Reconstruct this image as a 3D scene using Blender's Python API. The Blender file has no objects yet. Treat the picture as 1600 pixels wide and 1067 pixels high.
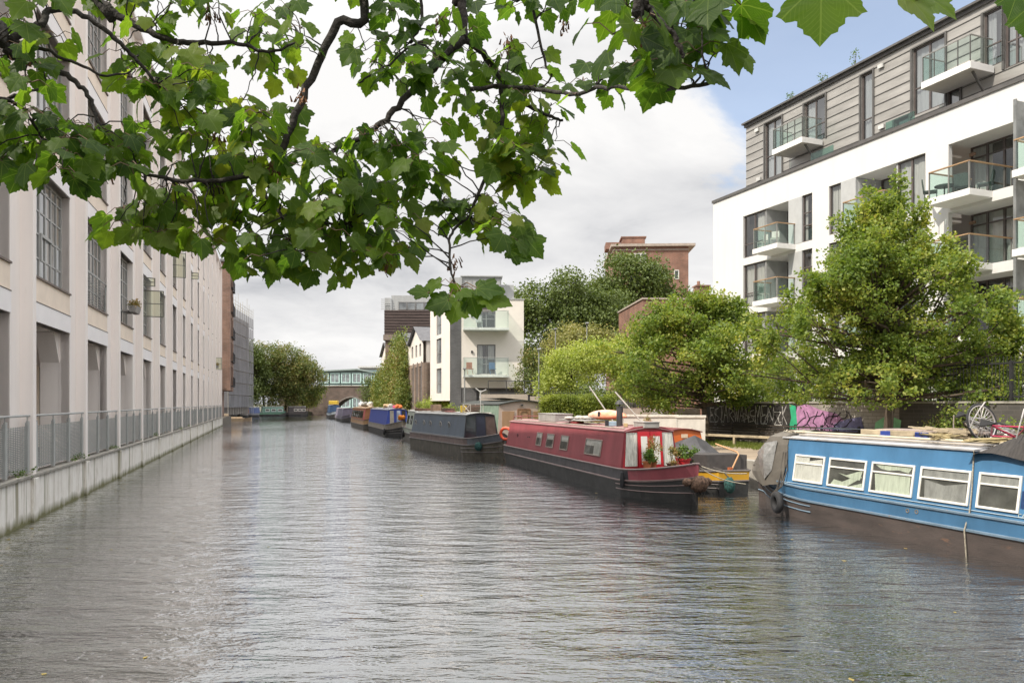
import bpy, math, random
import numpy as np
from mathutils import Vector, Matrix
R = math.radians
random.seed(7)
rng = np.random.default_rng(7)
scene = bpy.context.scene
COL = scene.collection

# ------------------------------------------------------------------ camera
cam_d = bpy.data.cameras.new('camera'); cam = bpy.data.objects.new('camera', cam_d); COL.objects.link(cam)
cam.location = (0, 0, 2.75); cam.rotation_euler = (R(90), 0, 0)
cam_d.lens = 27.0; cam_d.sensor_width = 36.0; cam_d.shift_y = 0.0597
cam_d.clip_start = 0.1; cam_d.clip_end = 3000
scene.camera = cam
scene.view_settings.view_transform = 'Standard'; scene.view_settings.look = 'None'
scene.view_settings.gamma = 1; scene.view_settings.exposure = 0.48
scene.view_settings.use_curve_mapping = False
scene.render.engine = 'CYCLES'
scene.cycles.max_bounces = 8; scene.cycles.transparent_max_bounces = 12
scene.cycles.caustics_reflective = False; scene.cycles.caustics_refractive = False

# ------------------------------------------------------------------ sun + sky
SUN_EL = R(46.0); SX, SY = -0.82, -0.572           # horizontal direction towards the sun
sun_d = bpy.data.lights.new('sun', 'SUN'); sun = bpy.data.objects.new('sun', sun_d); COL.objects.link(sun)
sun_d.energy = 3.4; sun_d.angle = R(0.55); sun_d.color = (1.0, 0.915, 0.79)
to_sun = Vector((SX*math.cos(SUN_EL), SY*math.cos(SUN_EL), math.sin(SUN_EL)))
sun.rotation_euler = to_sun.to_track_quat('Z', 'Y').to_euler()
world = bpy.data.worlds.new('World'); scene.world = world; world.use_nodes = True
nt = world.node_tree; N = nt.nodes; LK = nt.links
for n in list(N): N.remove(n)
out = N.new('ShaderNodeOutputWorld')
sky = N.new('ShaderNodeTexSky'); sky.sky_type = 'NISHITA'; sky.sun_disc = False
sky.sun_elevation = SUN_EL; sky.sun_rotation = math.atan2(SX, SY)
sky.air_density = 1.0; sky.dust_density = 1.0; sky.ozone_density = 1.5
bg_sky = N.new('ShaderNodeBackground'); bg_sky.inputs[1].default_value = 0.15
LK.new(sky.outputs[0], bg_sky.inputs[0])
tc = N.new('ShaderNodeTexCoord')
sep = N.new('ShaderNodeSeparateXYZ'); LK.new(tc.outputs['Generated'], sep.inputs[0])
def wm(op, a, b=None, c=None):
    n = N.new('ShaderNodeMath'); n.operation = op
    for i, q in enumerate((a, b, c)):
        if q is None: continue
        if isinstance(q, (int, float)): n.inputs[i].default_value = q
        else: LK.new(q, n.inputs[i])
    return n.outputs[0]
# project on a cloud deck so that clouds flatten towards the horizon
zz = wm('ADD', wm('MAXIMUM', sep.outputs[2], 0.0), 0.22)
px_ = wm('DIVIDE', sep.outputs[0], zz); py_ = wm('DIVIDE', sep.outputs[1], zz)
cv = N.new('ShaderNodeCombineXYZ'); LK.new(px_, cv.inputs[0]); LK.new(py_, cv.inputs[1]); cv.inputs[2].default_value = 3.7
def wnoise(scale, detail, rough, dist=0.0):
    n = N.new('ShaderNodeTexNoise'); n.inputs['Scale'].default_value = scale
    n.inputs['Detail'].default_value = detail; n.inputs['Roughness'].default_value = rough
    n.inputs['Distortion'].default_value = dist
    LK.new(cv.outputs[0], n.inputs['Vector']); return n.outputs['Fac']
n1 = wnoise(0.9, 9, 0.55, 0.3); n2 = wnoise(2.3, 8, 0.6, 0.5)
# clear patch: upper right of the view
dotn = N.new('ShaderNodeVectorMath'); dotn.operation = 'DOT_PRODUCT'
nrm = Vector((0.60, 1.0, 0.66)).normalized()
LK.new(tc.outputs['Generated'], dotn.inputs[0]); dotn.inputs[1].default_value = nrm
clear = N.new('ShaderNodeMapRange'); clear.inputs[1].default_value = 0.925; clear.inputs[2].default_value = 0.99
LK.new(dotn.outputs['Value'], clear.inputs[0])
cover = wm('ADD', wm('SUBTRACT', wm('MULTIPLY', n2, 1.6), wm('MULTIPLY', clear.outputs[0], 1.45)), 0.35)
cmask = N.new('ShaderNodeMapRange'); cmask.inputs[1].default_value = 0.40; cmask.inputs[2].default_value = 0.75
cmask.inputs[3].default_value = 0.30; cmask.interpolation_type = 'SMOOTHSTEP'; LK.new(cover, cmask.inputs[0])
ramp = N.new('ShaderNodeValToRGB')
ramp.color_ramp.elements[0].position = 0.31; ramp.color_ramp.elements[0].color = (0.44, 0.45, 0.48, 1)
ramp.color_ramp.elements[1].position = 0.56; ramp.color_ramp.elements[1].color = (0.90, 0.89, 0.88, 1)
e = ramp.color_ramp.elements.new(0.42); e.color = (0.70, 0.70, 0.71, 1)
LK.new(wm('ADD', wm('MULTIPLY', n1, 0.72), wm('MULTIPLY', n2, 0.28)), ramp.inputs[0])
bg_c = N.new('ShaderNodeBackground'); bg_c.inputs[1].default_value = 0.90
LK.new(ramp.outputs[0], bg_c.inputs[0])
# an overcast sky is brighter overhead than near the horizon
LK.new(wm('MULTIPLY_ADD', wm('MAXIMUM', wm('SUBTRACT', sep.outputs[2], 0.42), 0.0), 3.0, 0.79), bg_c.inputs[1])
mx = N.new('ShaderNodeMixShader'); LK.new(cmask.outputs[0], mx.inputs[0])
LK.new(bg_sky.outputs[0], mx.inputs[1]); LK.new(bg_c.outputs[0], mx.inputs[2])
LK.new(mx.outputs[0], out.inputs[0])

# ------------------------------------------------------------------ helpers
MATS = {}
def mat(name, col, rough=0.7, metal=0.0, var=0.12, scale=3.0, bump=0.0, bscale=40.0, stretch=(1,1,1), col2=None,
        spots=None, spec=0.5, trans=0.0, emit=None):
    """plain procedural material: base colour with noise variation, optional spots of a second colour and bump"""
    if name in MATS: return MATS[name]
    m = bpy.data.materials.new(name); m.use_nodes = True; t = m.node_tree; n = t.nodes; l = t.links
    b = n['Principled BSDF']; b.inputs['Roughness'].default_value = rough; b.inputs['Metallic'].default_value = metal
    b.inputs['Specular IOR Level'].default_value = spec
    if trans: b.inputs['Transmission Weight'].default_value = trans
    co = n.new('ShaderNodeTexCoord'); mp = n.new('ShaderNodeMapping'); mp.inputs['Scale'].default_value = stretch
    l.new(co.outputs['Object'], mp.inputs[0])
    nz = n.new('ShaderNodeTexNoise'); nz.inputs['Scale'].default_value = scale; nz.inputs['Detail'].default_value = 6
    nz.inputs['Roughness'].default_value = 0.62
    l.new(mp.outputs[0], nz.inputs['Vector'])
    c2 = col2 if col2 else tuple(c*(1-2.2*var) for c in col)
    r = n.new('ShaderNodeValToRGB'); r.color_ramp.elements[0].position = 0.32; r.color_ramp.elements[1].position = 0.66
    r.color_ramp.elements[0].color = (*c2, 1); r.color_ramp.elements[1].color = (*[min(1, c*(1+var*.5)) for c in col], 1)
    l.new(nz.outputs['Fac'], r.inputs[0]); last = r.outputs[0]
    if spots:
        sc, th, sw, scol = spots
        n3 = n.new('ShaderNodeTexNoise'); n3.inputs['Scale'].default_value = sc; n3.inputs['Detail'].default_value = 8
        n3.inputs['Roughness'].default_value = 0.7; l.new(mp.outputs[0], n3.inputs['Vector'])
        mr = n.new('ShaderNodeMapRange'); mr.inputs[1].default_value = th; mr.inputs[2].default_value = th+sw
        l.new(n3.outputs['Fac'], mr.inputs[0])
        mix = n.new('ShaderNodeMix'); mix.data_type = 'RGBA'; l.new(mr.outputs[0], mix.inputs[0])
        l.new(last, mix.inputs[6]); mix.inputs[7].default_value = (*scol, 1); last = mix.outputs[2]
    l.new(last, b.inputs['Base Color'])
    if bump:
        nb = n.new('ShaderNodeTexNoise'); nb.inputs['Scale'].default_value = bscale; nb.inputs['Detail'].default_value = 4
        l.new(mp.outputs[0], nb.inputs['Vector'])
        bm_ = n.new('ShaderNodeBump'); bm_.inputs['Strength'].default_value = bump; bm_.inputs['Distance'].default_value = 0.02
        l.new(nb.outputs['Fac'], bm_.inputs['Height']); l.new(bm_.outputs[0], b.inputs['Normal'])
    if emit:
        b.inputs['Emission Color'].default_value = (*emit[0], 1); b.inputs['Emission Strength'].default_value = emit[1]
    MATS[name] = m; return m

def brick_mat(name, c1, c2, mortar, scale=1.0, w=0.22, h=0.075, rough=0.85, msize=0.012):
    if name in MATS: return MATS[name]
    m = bpy.data.materials.new(name); m.use_nodes = True; t = m.node_tree; n = t.nodes; l = t.links
    b = n['Principled BSDF']; b.inputs['Roughness'].default_value = rough
    co = n.new('ShaderNodeTexCoord'); sp = n.new('ShaderNodeSeparateXYZ'); l.new(co.outputs['Object'], sp.inputs[0])
    ad = n.new('ShaderNodeMath'); ad.operation = 'ADD'; l.new(sp.outputs[0], ad.inputs[0]); l.new(sp.outputs[1], ad.inputs[1])
    cb = n.new('ShaderNodeCombineXYZ'); l.new(ad.outputs[0], cb.inputs[0]); l.new(sp.outputs[2], cb.inputs[1])
    bt = n.new('ShaderNodeTexBrick'); bt.inputs['Scale'].default_value = scale
    bt.inputs['Brick Width'].default_value = w; bt.inputs['Row Height'].default_value = h
    bt.inputs['Mortar Size'].default_value = msize; bt.inputs['Color1'].default_value = (*c1, 1)
    bt.inputs['Color2'].default_value = (*c2, 1); bt.inputs['Mortar'].default_value = (*mortar, 1)
    l.new(cb.outputs[0], bt.inputs['Vector'])
    nz = n.new('ShaderNodeTexNoise'); nz.inputs['Scale'].default_value = 0.8; nz.inputs['Detail'].default_value = 8
    l.new(co.outputs['Object'], nz.inputs['Vector'])
    mr = n.new('ShaderNodeMapRange'); mr.inputs[1].default_value = .3; mr.inputs[2].default_value = .7
    mr.inputs[3].default_value = .65; mr.inputs[4].default_value = 1.15; l.new(nz.outputs['Fac'], mr.inputs[0])
    mix = n.new('ShaderNodeVectorMath'); mix.operation = 'SCALE'; l.new(bt.outputs['Color'], mix.inputs[0]); l.new(mr.outputs[0], mix.inputs['Scale'])
    l.new(mix.outputs[0], b.inputs['Base Color'])
    bp = n.new('ShaderNodeBump'); bp.inputs['Strength'].default_value = .4; bp.inputs['Distance'].default_value = .01
    bp.invert = True; l.new(bt.outputs['Fac'], bp.inputs['Height']); l.new(bp.outputs[0], b.inputs['Normal'])
    MATS[name] = m; return m

def glass_mat(name, tint=(0.82, 0.92, 0.88), refl=0.15, rough=0.02):
    if name in MATS: return MATS[name]
    m = bpy.data.materials.new(name); m.use_nodes = True; t = m.node_tree; n = t.nodes; l = t.links
    for x in list(n):
        if x.type != 'OUTPUT_MATERIAL': n.remove(x)
    o = [x for x in n if x.type == 'OUTPUT_MATERIAL'][0]
    tr = n.new('ShaderNodeBsdfTransparent'); tr.inputs[0].default_value = (*tint, 1)
    gl = n.new('ShaderNodeBsdfGlossy'); gl.inputs['Roughness'].default_value = rough
    lw = n.new('ShaderNodeLayerWeight'); lw.inputs[0].default_value = 0.5; pw = n.new('ShaderNodeMath'); pw.operation = 'POWER'; pw.inputs[1].default_value = 4.0; l.new(lw.outputs['Facing'], pw.inputs[0])
    ma = n.new('ShaderNodeMath'); ma.operation = 'MULTIPLY_ADD'; ma.inputs[1].default_value = 0.8; ma.inputs[2].default_value = refl
    ma.use_clamp = True
    l.new(pw.outputs[0], ma.inputs[0])
    mx = n.new('ShaderNodeMixShader'); l.new(ma.outputs[0], mx.inputs[0]); l.new(tr.outputs[0], mx.inputs[1]); l.new(gl.outputs[0], mx.inputs[2])
    l.new(mx.outputs[0], o.inputs[0]); MATS[name] = m; return m

def leaf_mat(name, cols, transl=0.35, rough=0.55, veins=False, patch=0.6):
    """cols: list of base colours, spread at random over the leaves and in soft patches"""
    if name in MATS: return MATS[name]
    m = bpy.data.materials.new(name); m.use_nodes = True; t = m.node_tree; n = t.nodes; l = t.links
    b = n['Principled BSDF']; b.inputs['Roughness'].default_value = rough; b.inputs['Specular IOR Level'].default_value = 0.35
    o = [x for x in n if x.type == 'OUTPUT_MATERIAL'][0]
    ge = n.new('ShaderNodeNewGeometry'); co = n.new('ShaderNodeTexCoord')
    nz = n.new('ShaderNodeTexNoise'); nz.inputs['Scale'].default_value = patch; nz.inputs['Detail'].default_value = 4
    l.new(co.outputs['Object'], nz.inputs['Vector'])
    mr = n.new('ShaderNodeMapRange'); mr.inputs[1].default_value = .3; mr.inputs[2].default_value = .7; l.new(nz.outputs['Fac'], mr.inputs[0])
    mx = n.new('ShaderNodeMath'); mx.operation = 'MULTIPLY_ADD'; l.new(ge.outputs['Random Per Island'], mx.inputs[0]); mx.inputs[1].default_value = .5
    m2 = n.new('ShaderNodeMath'); m2.operation = 'MULTIPLY'; l.new(mr.outputs[0], m2.inputs[0]); m2.inputs[1].default_value = .5
    l.new(m2.outputs[0], mx.inputs[2])
    r = n.new('ShaderNodeValToRGB'); cr = r.color_ramp
    cr.elements[0].color = (*cols[0], 1); cr.elements[0].position = 0.1
    cr.elements[1].color = (*cols[-1], 1); cr.elements[1].position = 0.95
    for i, c in enumerate(cols[1:-1]):
        e = cr.elements.new(0.1+0.85*(i+1)/(len(cols)-1)); e.color = (*c, 1)
    l.new(mx.outputs[0], r.inputs[0]); last = r.outputs[0]
    if veins:
        sp = n.new('ShaderNodeSeparateXYZ'); l.new(co.outputs['UV'], sp.inputs[0])
        def M(op, a, b_=None, c_=None):
            q = n.new('ShaderNodeMath'); q.operation = op
            for i, v in enumerate((a, b_, c_)):
                if v is None: continue
                if isinstance(v, (int, float)): q.inputs[i].default_value = v
                else: l.new(v, q.inputs[i])
            return q.outputs[0]
        ux = M('SUBTRACT', sp.outputs[0], .5)
        uy = M('ADD', sp.outputs[1], .0)
        ang = M('ARCTAN2', ux, uy); rad = M('SQRT', M('ADD', M('MULTIPLY', ux, ux), M('MULTIPLY', uy, uy)))
        d = M('ABSOLUTE', M('SUBTRACT', M('FRACT', M('ADD', M('DIVIDE', ang, .72), .5)), .5))
        dist = M('MULTIPLY', M('MULTIPLY', d, rad), .72)
        vm = n.new('ShaderNodeMapRange'); vm.inputs[1].default_value = .006; vm.inputs[2].default_value = .016
        vm.inputs[3].default_value = 1; vm.inputs[4].default_value = 0; l.new(dist, vm.inputs[0])
        # side veins
        sv = M('ABSOLUTE', M('SUBTRACT', M('FRACT', M('SUBTRACT', M('MULTIPLY', rad, 9), M('MULTIPLY', d, 7))), .5))
        vm2 = n.new('ShaderNodeMapRange'); vm2.inputs[1].default_value = .04; vm2.inputs[2].default_value = .10
        vm2.inputs[3].default_value = .45; vm2.inputs[4].default_value = 0; l.new(sv, vm2.inputs[0])
        vv = M('MAXIMUM', vm.outputs[0], vm2.outputs[0])
        mi = n.new('ShaderNodeMix'); mi.data_type = 'RGBA'; l.new(M('MULTIPLY', vv, .5), mi.inputs[0]); l.new(last, mi.inputs[6])
        mi.inputs[7].default_value = (.22, .30, .07, 1); last = mi.outputs[2]
    l.new(last, b.inputs['Base Color'])
    tr = n.new('ShaderNodeBsdfTranslucent')
    sc = n.new('ShaderNodeMix'); sc.data_type = 'RGBA'; sc.blend_type = 'MULTIPLY'; sc.inputs[0].default_value = 1
    l.new(last, sc.inputs[6]); sc.inputs[7].default_value = (1.7, 1.75, .8, 1); l.new(sc.outputs[2], tr.inputs[0])
    mm = n.new('ShaderNodeMixShader'); mm.inputs[0].default_value = transl
    l.new(b.outputs[0], mm.inputs[1]); l.new(tr.outputs[0], mm.inputs[2]); l.new(mm.outputs[0], o.inputs[0])
    MATS[name] = m; return m

class MB:
    """collects shapes and links them as one mesh object"""
    def __init__(s): s.v = []; s.f = []; s.mi = []; s.cur = 0
    def add(s, vs, fs):
        o = len(s.v); s.v += [tuple(v) for v in vs]; s.f += [tuple(i+o for i in f) for f in fs]; s.mi += [s.cur]*len(fs); return s
    def box(s, x0, x1, y0, y1, z0, z1):
        if x0 > x1: x0, x1 = x1, x0
        if y0 > y1: y0, y1 = y1, y0
        if z0 > z1: z0, z1 = z1, z0
        return s.add([(x0,y0,z0),(x1,y0,z0),(x1,y1,z0),(x0,y1,z0),(x0,y0,z1),(x1,y0,z1),(x1,y1,z1),(x0,y1,z1)],
              [(0,3,2,1),(4,5,6,7),(0,1,5,4),(1,2,6,5),(2,3,7,6),(3,0,4,7)])
    def quad(s, a, b, c, d): return s.add([a, b, c, d], [(0,1,2,3)])
    def beam(s, a, b, w, h=None, up=(0,0,1)):
        h = h or w; a = Vector(a); b = Vector(b); d = (b-a).normalized(); u = Vector(up)
        if abs(d.dot(u)) > .95: u = Vector((1,0,0))
        r = d.cross(u).normalized(); u = r.cross(d)
        vs = [p+r*i*w/2+u*j*h/2 for p in (a, b) for i, j in ((-1,-1),(1,-1),(1,1),(-1,1))]
        return s.add(vs, [(0,3,2,1),(4,5,6,7),(0,1,5,4),(1,2,6,5),(2,3,7,6),(3,0,4,7)])
    def tube(s, pts, r, n=6, closed=False):
        pts = [Vector(p) for p in pts]; k = len(pts); rs = r if isinstance(r, (list, tuple)) else [r]*k
        rings = []; prev = None
        for i, p in enumerate(pts):
            if closed: d = pts[(i+1) % k]-pts[i-1]
            else: d = pts[min(i+1, k-1)]-pts[max(i-1, 0)]
            d = d.normalized() if d.length > 1e-9 else Vector((0,0,1))
            if prev is None:
                u = Vector((0,0,1)) if abs(d.z) < .9 else Vector((1,0,0)); a = d.cross(u).normalized()
            else:
                a = (prev-d*prev.dot(d)); a = a.normalized() if a.length > 1e-6 else d.orthogonal().normalized()
            prev = a; b = d.cross(a)
            rings.append([p+(a*math.cos(2*math.pi*j/n)+b*math.sin(2*math.pi*j/n))*rs[i] for j in range(n)])
        vs = [v for ring in rings for v in ring]; fs = []
        for i in range(k if closed else k-1):
            i2 = (i+1) % k
            for j in range(n): fs.append((i*n+j, i*n+(j+1) % n, i2*n+(j+1) % n, i2*n+j))
        if not closed: fs += [tuple(range(n))[::-1], tuple((k-1)*n+j for j in range(n))]
        return s.add(vs, fs)
    def cyl(s, c, r, h, n=16, r2=None):
        return s.tube([c, (c[0], c[1], c[2]+h)], [r, r if r2 is None else r2], n)
    def torus(s, c, Rr, r, ax=(0,0,1), n=24, m=8):
        ax = Vector(ax).normalized(); a = ax.orthogonal().normalized(); b = ax.cross(a); c = Vector(c)
        return s.tube([c+(a*math.cos(2*math.pi*i/n)+b*math.sin(2*math.pi*i/n))*Rr for i in range(n)], r, m, True)
    def loft(s, rings, closed=True, caps=True):
        k = len(rings[0]); vs = [v for r in rings for v in r]; fs = []
        for i in range(len(rings)-1):
            for j in range(k if closed else k-1): fs.append((i*k+j, i*k+(j+1) % k, (i+1)*k+(j+1) % k, (i+1)*k+j))
        if caps and closed: fs += [tuple(range(k))[::-1], tuple((len(rings)-1)*k+j for j in range(k))]
        return s.add(vs, fs)
    def prism(s, poly, z0, z1):
        return s.loft([[(x, y, z0) for x, y in poly], [(x, y, z1) for x, y in poly]])
    def prism_y(s, poly, y0, y1):
        return s.loft([[(x, y0, z) for x, z in poly], [(x, y1, z) for x, z in poly]])
    def prism_x(s, poly, x0, x1):
        return s.loft([[(x0, y, z) for y, z in poly], [(x1, y, z) for y, z in poly]])
    def ball(s, c, rx, ry=None, rz=None, n=12, m=8, jit=0):
        ry = ry or rx; rz = rz or rx; vs = [(c[0], c[1], c[2]-rz)]
        for i in range(1, m):
            a = -math.pi/2+math.pi*i/m
            for j in range(n):
                b = 2*math.pi*j/n; q = 1+random.uniform(-jit, jit)
                vs.append((c[0]+rx*q*math.cos(a)*math.cos(b), c[1]+ry*q*math.cos(a)*math.sin(b), c[2]+rz*q*math.sin(a)))
        vs.append((c[0], c[1], c[2]+rz)); L = len(vs)-1; fs = [(0, 1+(j+1) % n, 1+j) for j in range(n)]
        for i in range(m-2):
            for j in range(n): fs.append((1+i*n+j, 1+i*n+(j+1) % n, 1+(i+1)*n+(j+1) % n, 1+(i+1)*n+j))
        fs += [(L, 1+(m-2)*n+j, 1+(m-2)*n+(j+1) % n) for j in range(n)]
        return s.add(vs, fs)
    def holes(s, u0, u1, z0, z1, hs, y, depth, back=False):
        """wall sheet in the xz plane at y with rectangular openings and their reveals going to y+depth"""
        us = sorted({u0, u1, *[min(max(h[0], u0), u1) for h in hs], *[min(max(h[1], u0), u1) for h in hs]})
        zs = sorted({z0, z1, *[min(max(h[2], z0), z1) for h in hs], *[min(max(h[3], z0), z1) for h in hs]})
        for i in range(len(us)-1):
            for j in range(len(zs)-1):
                cu = (us[i]+us[i+1])/2; cz = (zs[j]+zs[j+1])/2
                if any(h[0] < cu < h[1] and h[2] < cz < h[3] for h in hs): continue
                s.quad((us[i], y, zs[j]), (us[i+1], y, zs[j]), (us[i+1], y, zs[j+1]), (us[i], y, zs[j+1]))
        for a, b, c, d in hs:
            a = max(a, u0); b = min(b, u1); c = max(c, z0); d = min(d, z1); e = y+depth
            s.quad((a,y,c),(a,e,c),(a,e,d),(a,y,d)); s.quad((b,y,c),(b,y,d),(b,e,d),(b,e,c))
            s.quad((a,y,d),(a,e,d),(b,e,d),(b,y,d)); s.quad((a,y,c),(b,y,c),(b,e,c),(a,e,c))
        return s
    def build(s, name, m, parent=None, smooth=False, bevel=0, loc=None, rot=None):
        me = bpy.data.meshes.new(name); me.from_pydata(s.v, [], s.f); ms = m if isinstance(m, (list, tuple)) else [m]
        for q in ms: me.materials.append(q)
        me.polygons.foreach_set('material_index', s.mi)
        if smooth: me.polygons.foreach_set('use_smooth', [True]*len(s.f))
        me.update(); o = bpy.data.objects.new(name, me); COL.objects.link(o)
        if parent is not None: o.parent = parent
        if loc is not None: o.location = loc
        if rot is not None: o.rotation_euler = rot
        if bevel:
            b = o.modifiers.new('bevel', 'BEVEL'); b.width = bevel; b.segments = 2; b.limit_method = 'ANGLE'; b.angle_limit = R(40)
        return o

def tag(o, label=None, cat=None, group=None, kind=None):
    if label: o['label'] = label
    if cat: o['category'] = cat
    if group: o['group'] = group
    if kind: o['kind'] = kind
    return o
def empty(name, loc, rz=0, label=None, cat=None, group=None):
    o = bpy.data.objects.new(name, None); COL.objects.link(o); o.empty_display_size = .3
    o.location = loc; o.rotation_euler = (0, 0, rz); return tag(o, label, cat, group)
def copy_tree(o, parent=None):
    c = o.copy(); COL.objects.link(c); c.parent = parent
    for ch in list(o.children): copy_tree(ch, c)
    return c
def strc(o, label, cat='ground'):
    return tag(o, label, cat, kind='structure')

# canal frame: s runs away from the camera along the canal, t to the right across it
DX, DY = -0.3019, 0.9533
def W(s, t, z=0.0): return (s*DX+t*DY, s*DY-t*DX, z)
ANG = math.atan2(DY, DX)
def mesh_np(name, V, F4, m, parent=None, uv=None, smooth=False, F3=None):
    """fast mesh from numpy quads"""
    me = bpy.data.meshes.new(name); nv = len(V); nf = len(F4); k = F4.shape[1]
    me.vertices.add(nv); me.vertices.foreach_set('co', V.astype(np.float32).ravel())
    me.loops.add(nf*k); me.loops.foreach_set('vertex_index', F4.astype(np.int32).ravel())
    me.polygons.add(nf); me.polygons.foreach_set('loop_start', np.arange(0, nf*k, k, dtype=np.int32))
    me.polygons.foreach_set('loop_total', np.full(nf, k, dtype=np.int32))
    if uv is not None:
        ul = me.uv_layers.new(name='UVMap'); ul.data.foreach_set('uv', uv[F4.ravel()].astype(np.float32).ravel())
    me.materials.append(m); me.update(calc_edges=True); me.validate()
    o = bpy.data.objects.new(name, me); COL.objects.link(o)
    if parent is not None: o.parent = parent
    return o
def leaf_cloud(cent, spread, per, size, flat=1.0, up=0.35):
    """leaf rhombi scattered round cluster centres; returns V, F"""
    n = len(cent)*per
    c = np.repeat(cent, per, axis=0)+rng.normal(0, 1, (n, 3))*np.asarray(spread)*np.array([1, 1, flat])
    d = rng.normal(0, 1, (n, 3)); d[:, 2] -= up; d /= np.linalg.norm(d, axis=1, keepdims=True)
    q = rng.normal(0, 1, (n, 3)); q[:, 2] += 1.2
    s_ = np.cross(d, q); s_ /= np.linalg.norm(s_, axis=1, keepdims=True); nn = np.cross(s_, d)
    L = size*rng.uniform(.6, 1.25, (n, 1)); w = L*.36
    V = np.stack([c-d*L/2, c+s_*w+nn*L*.10, c+d*L/2, c-s_*w+nn*L*.10], 1).reshape(-1, 3)
    return V, np.arange(n*4).reshape(-1, 4)

# ================================================================== SETTING
WREF = 0.14
def water_mat():
    m = bpy.data.materials.new('canal water'); m.use_nodes = True; t = m.node_tree; n = t.nodes; l = t.links
    b = n['Principled BSDF']; b.inputs['Base Color'].default_value = (.016, .018, .013, 1)
    b.inputs['Roughness'].default_value = .045; b.inputs['IOR'].default_value = 2.0; b.inputs['Specular IOR Level'].default_value = .5
    co = n.new('ShaderNodeTexCoord')
    def nz(sc, st, rot, det, rough=.5, dist=0):
        mp = n.new('ShaderNodeMapping'); mp.inputs['Scale'].default_value = st; mp.inputs['Rotation'].default_value = (0, 0, rot)
        l.new(co.outputs['Object'], mp.inputs[0]); q = n.new('ShaderNodeTexNoise'); q.inputs['Scale'].default_value = sc
        q.inputs['Detail'].default_value = det; q.inputs['Roughness'].default_value = rough; q.inputs['Distortion'].default_value = dist
        l.new(mp.outputs[0], q.inputs['Vector']); return q.outputs['Fac']
    def M(op, a, b_=None, c_=None):
        q = n.new('ShaderNodeMath'); q.operation = op
        for i, v in enumerate((a, b_, c_)):
            if v is None: continue
            if isinstance(v, (int, float)): q.inputs[i].default_value = v
            else: l.new(v, q.inputs[i])
        return q.outputs[0]
    big = nz(1.0, (.75, 1.9, 1), .06, 5, .58, .3); mid = nz(1.0, (2.2, 7.2, 1), -.05, 3, .55, .6); fine = nz(1.0, (9, 18, 1), .12, 2.5, .55, .4)
    gust = nz(.09, (1, .5, 1), .5, 3)
    gm = n.new('ShaderNodeMapRange'); gm.inputs[1].default_value = .35; gm.inputs[2].default_value = .65
    gm.inputs[3].default_value = .5; gm.inputs[4].default_value = 1.35; l.new(gust, gm.inputs[0])
    # wind is broken in the lee of the left wall: calmer there
    h = M('ADD', M('MULTIPLY', big, .10), M('ADD', M('MULTIPLY', mid, .022), M('MULTIPLY', fine, .007)))
    h = M('MULTIPLY', h, gm.outputs[0])
    bp = n.new('ShaderNodeBump'); bp.inputs['Strength'].default_value = 1.0; bp.inputs['Distance'].default_value = 1.0
    l.new(h, bp.inputs['Height']); l.new(bp.outputs[0], b.inputs['Normal'])
    gl = n.new('ShaderNodeBsdfGlossy'); gl.inputs['Roughness'].default_value = .03; gl.inputs[0].default_value = (.97, .98, 1, 1)
    l.new(bp.outputs[0], gl.inputs['Normal'])
    fr = n.new('ShaderNodeFresnel'); fr.inputs['IOR'].default_value = 1.34; l.new(bp.outputs[0], fr.inputs['Normal'])
    fm = n.new('ShaderNodeMapRange'); fm.inputs[2].default_value = .30; fm.inputs[3].default_value = WREF; fm.inputs[4].default_value = 1.0; l.new(fr.outputs[0], fm.inputs[0])
    b.inputs['Specular IOR Level'].default_value = 0
    o = [x for x in n if x.type == 'OUTPUT_MATERIAL'][0]; mx = n.new('ShaderNodeMixShader'); l.new(fm.outputs[0], mx.inputs[0])
    l.new(b.outputs[0], mx.inputs[1]); l.new(gl.outputs[0], mx.inputs[2]); l.new(mx.outputs[0], o.inputs[0])
    return m
wv = MB(); wv.quad((-160, -40, 0), (160, -40, 0), (160, 420, 0), (-160, 420, 0))
strc(wv.build('water', water_mat()), 'rippled grey canal water reflecting the clouds', 'water')

M_PATH = mat('path', (.34, .27, .20), .95, var=.14, scale=1.1, bump=.5, bscale=25, spots=(2.5, .55, .12, (.24, .19, .14)))
M_STONE = mat('coping stone', (.36, .34, .30), .9, var=.15, scale=3, bump=.4, spots=(4, .6, .1, (.12, .13, .08)))
EDGE = [(-45, 15.0), (50, 15.0), (55, 12.7), (172, 12.7)]
g = MB(); ring = [W(s, t) for s, t in EDGE]+[W(172, 300), W(-45, 300)]
g.prism([(p[0], p[1]) for p in ring], -.4, .8); strc(g.build('towpath', M_PATH), 'pale gravel and earth towpath on the right bank', 'path')
g = MB()
for (s0, t0), (s1, t1) in zip(EDGE[:-1], EDGE[1:]):
    g.loft([[W(s, t-.06, -.3), W(s, t+.34, -.3), W(s, t+.34, .86), W(s, t-.06, .86)] for s, t in ((s0, t0), (s1, t1))])
strc(g.build('canal_edge', M_STONE), 'stone coping along the right bank of the canal', 'canal edge')
g = MB(); ring = [W(-30, -5.6), W(93, -5.6), W(94, -5.3), W(114, -5.0), W(116, -12), W(150, -30), W(150, -140), W(-30, -140)]
g.prism([(p[0], p[1]) for p in ring][::-1], -.4, .9); strc(g.build('ground', mat('dark earth', (.16, .14, .11), .95, var=.2)), 'ground behind the left bank of the canal')
g = MB(); g.prism([(-420, 161), (-46, 161), (-44, 178), (420, 178), (420, 900), (-420, 900)], -.4, .78)
strc(g.build('far_ground', mat('far earth', (.13, .13, .08), .95, var=.25, scale=.2)), 'far ground beyond the bridge')
g = MB(); g.prism([(-14, -25), (14, -25), (14, -1.5), (-5.5, -1.2), (-5.9, 3.5), (-14, 3.5)], -.4, .85)
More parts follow.
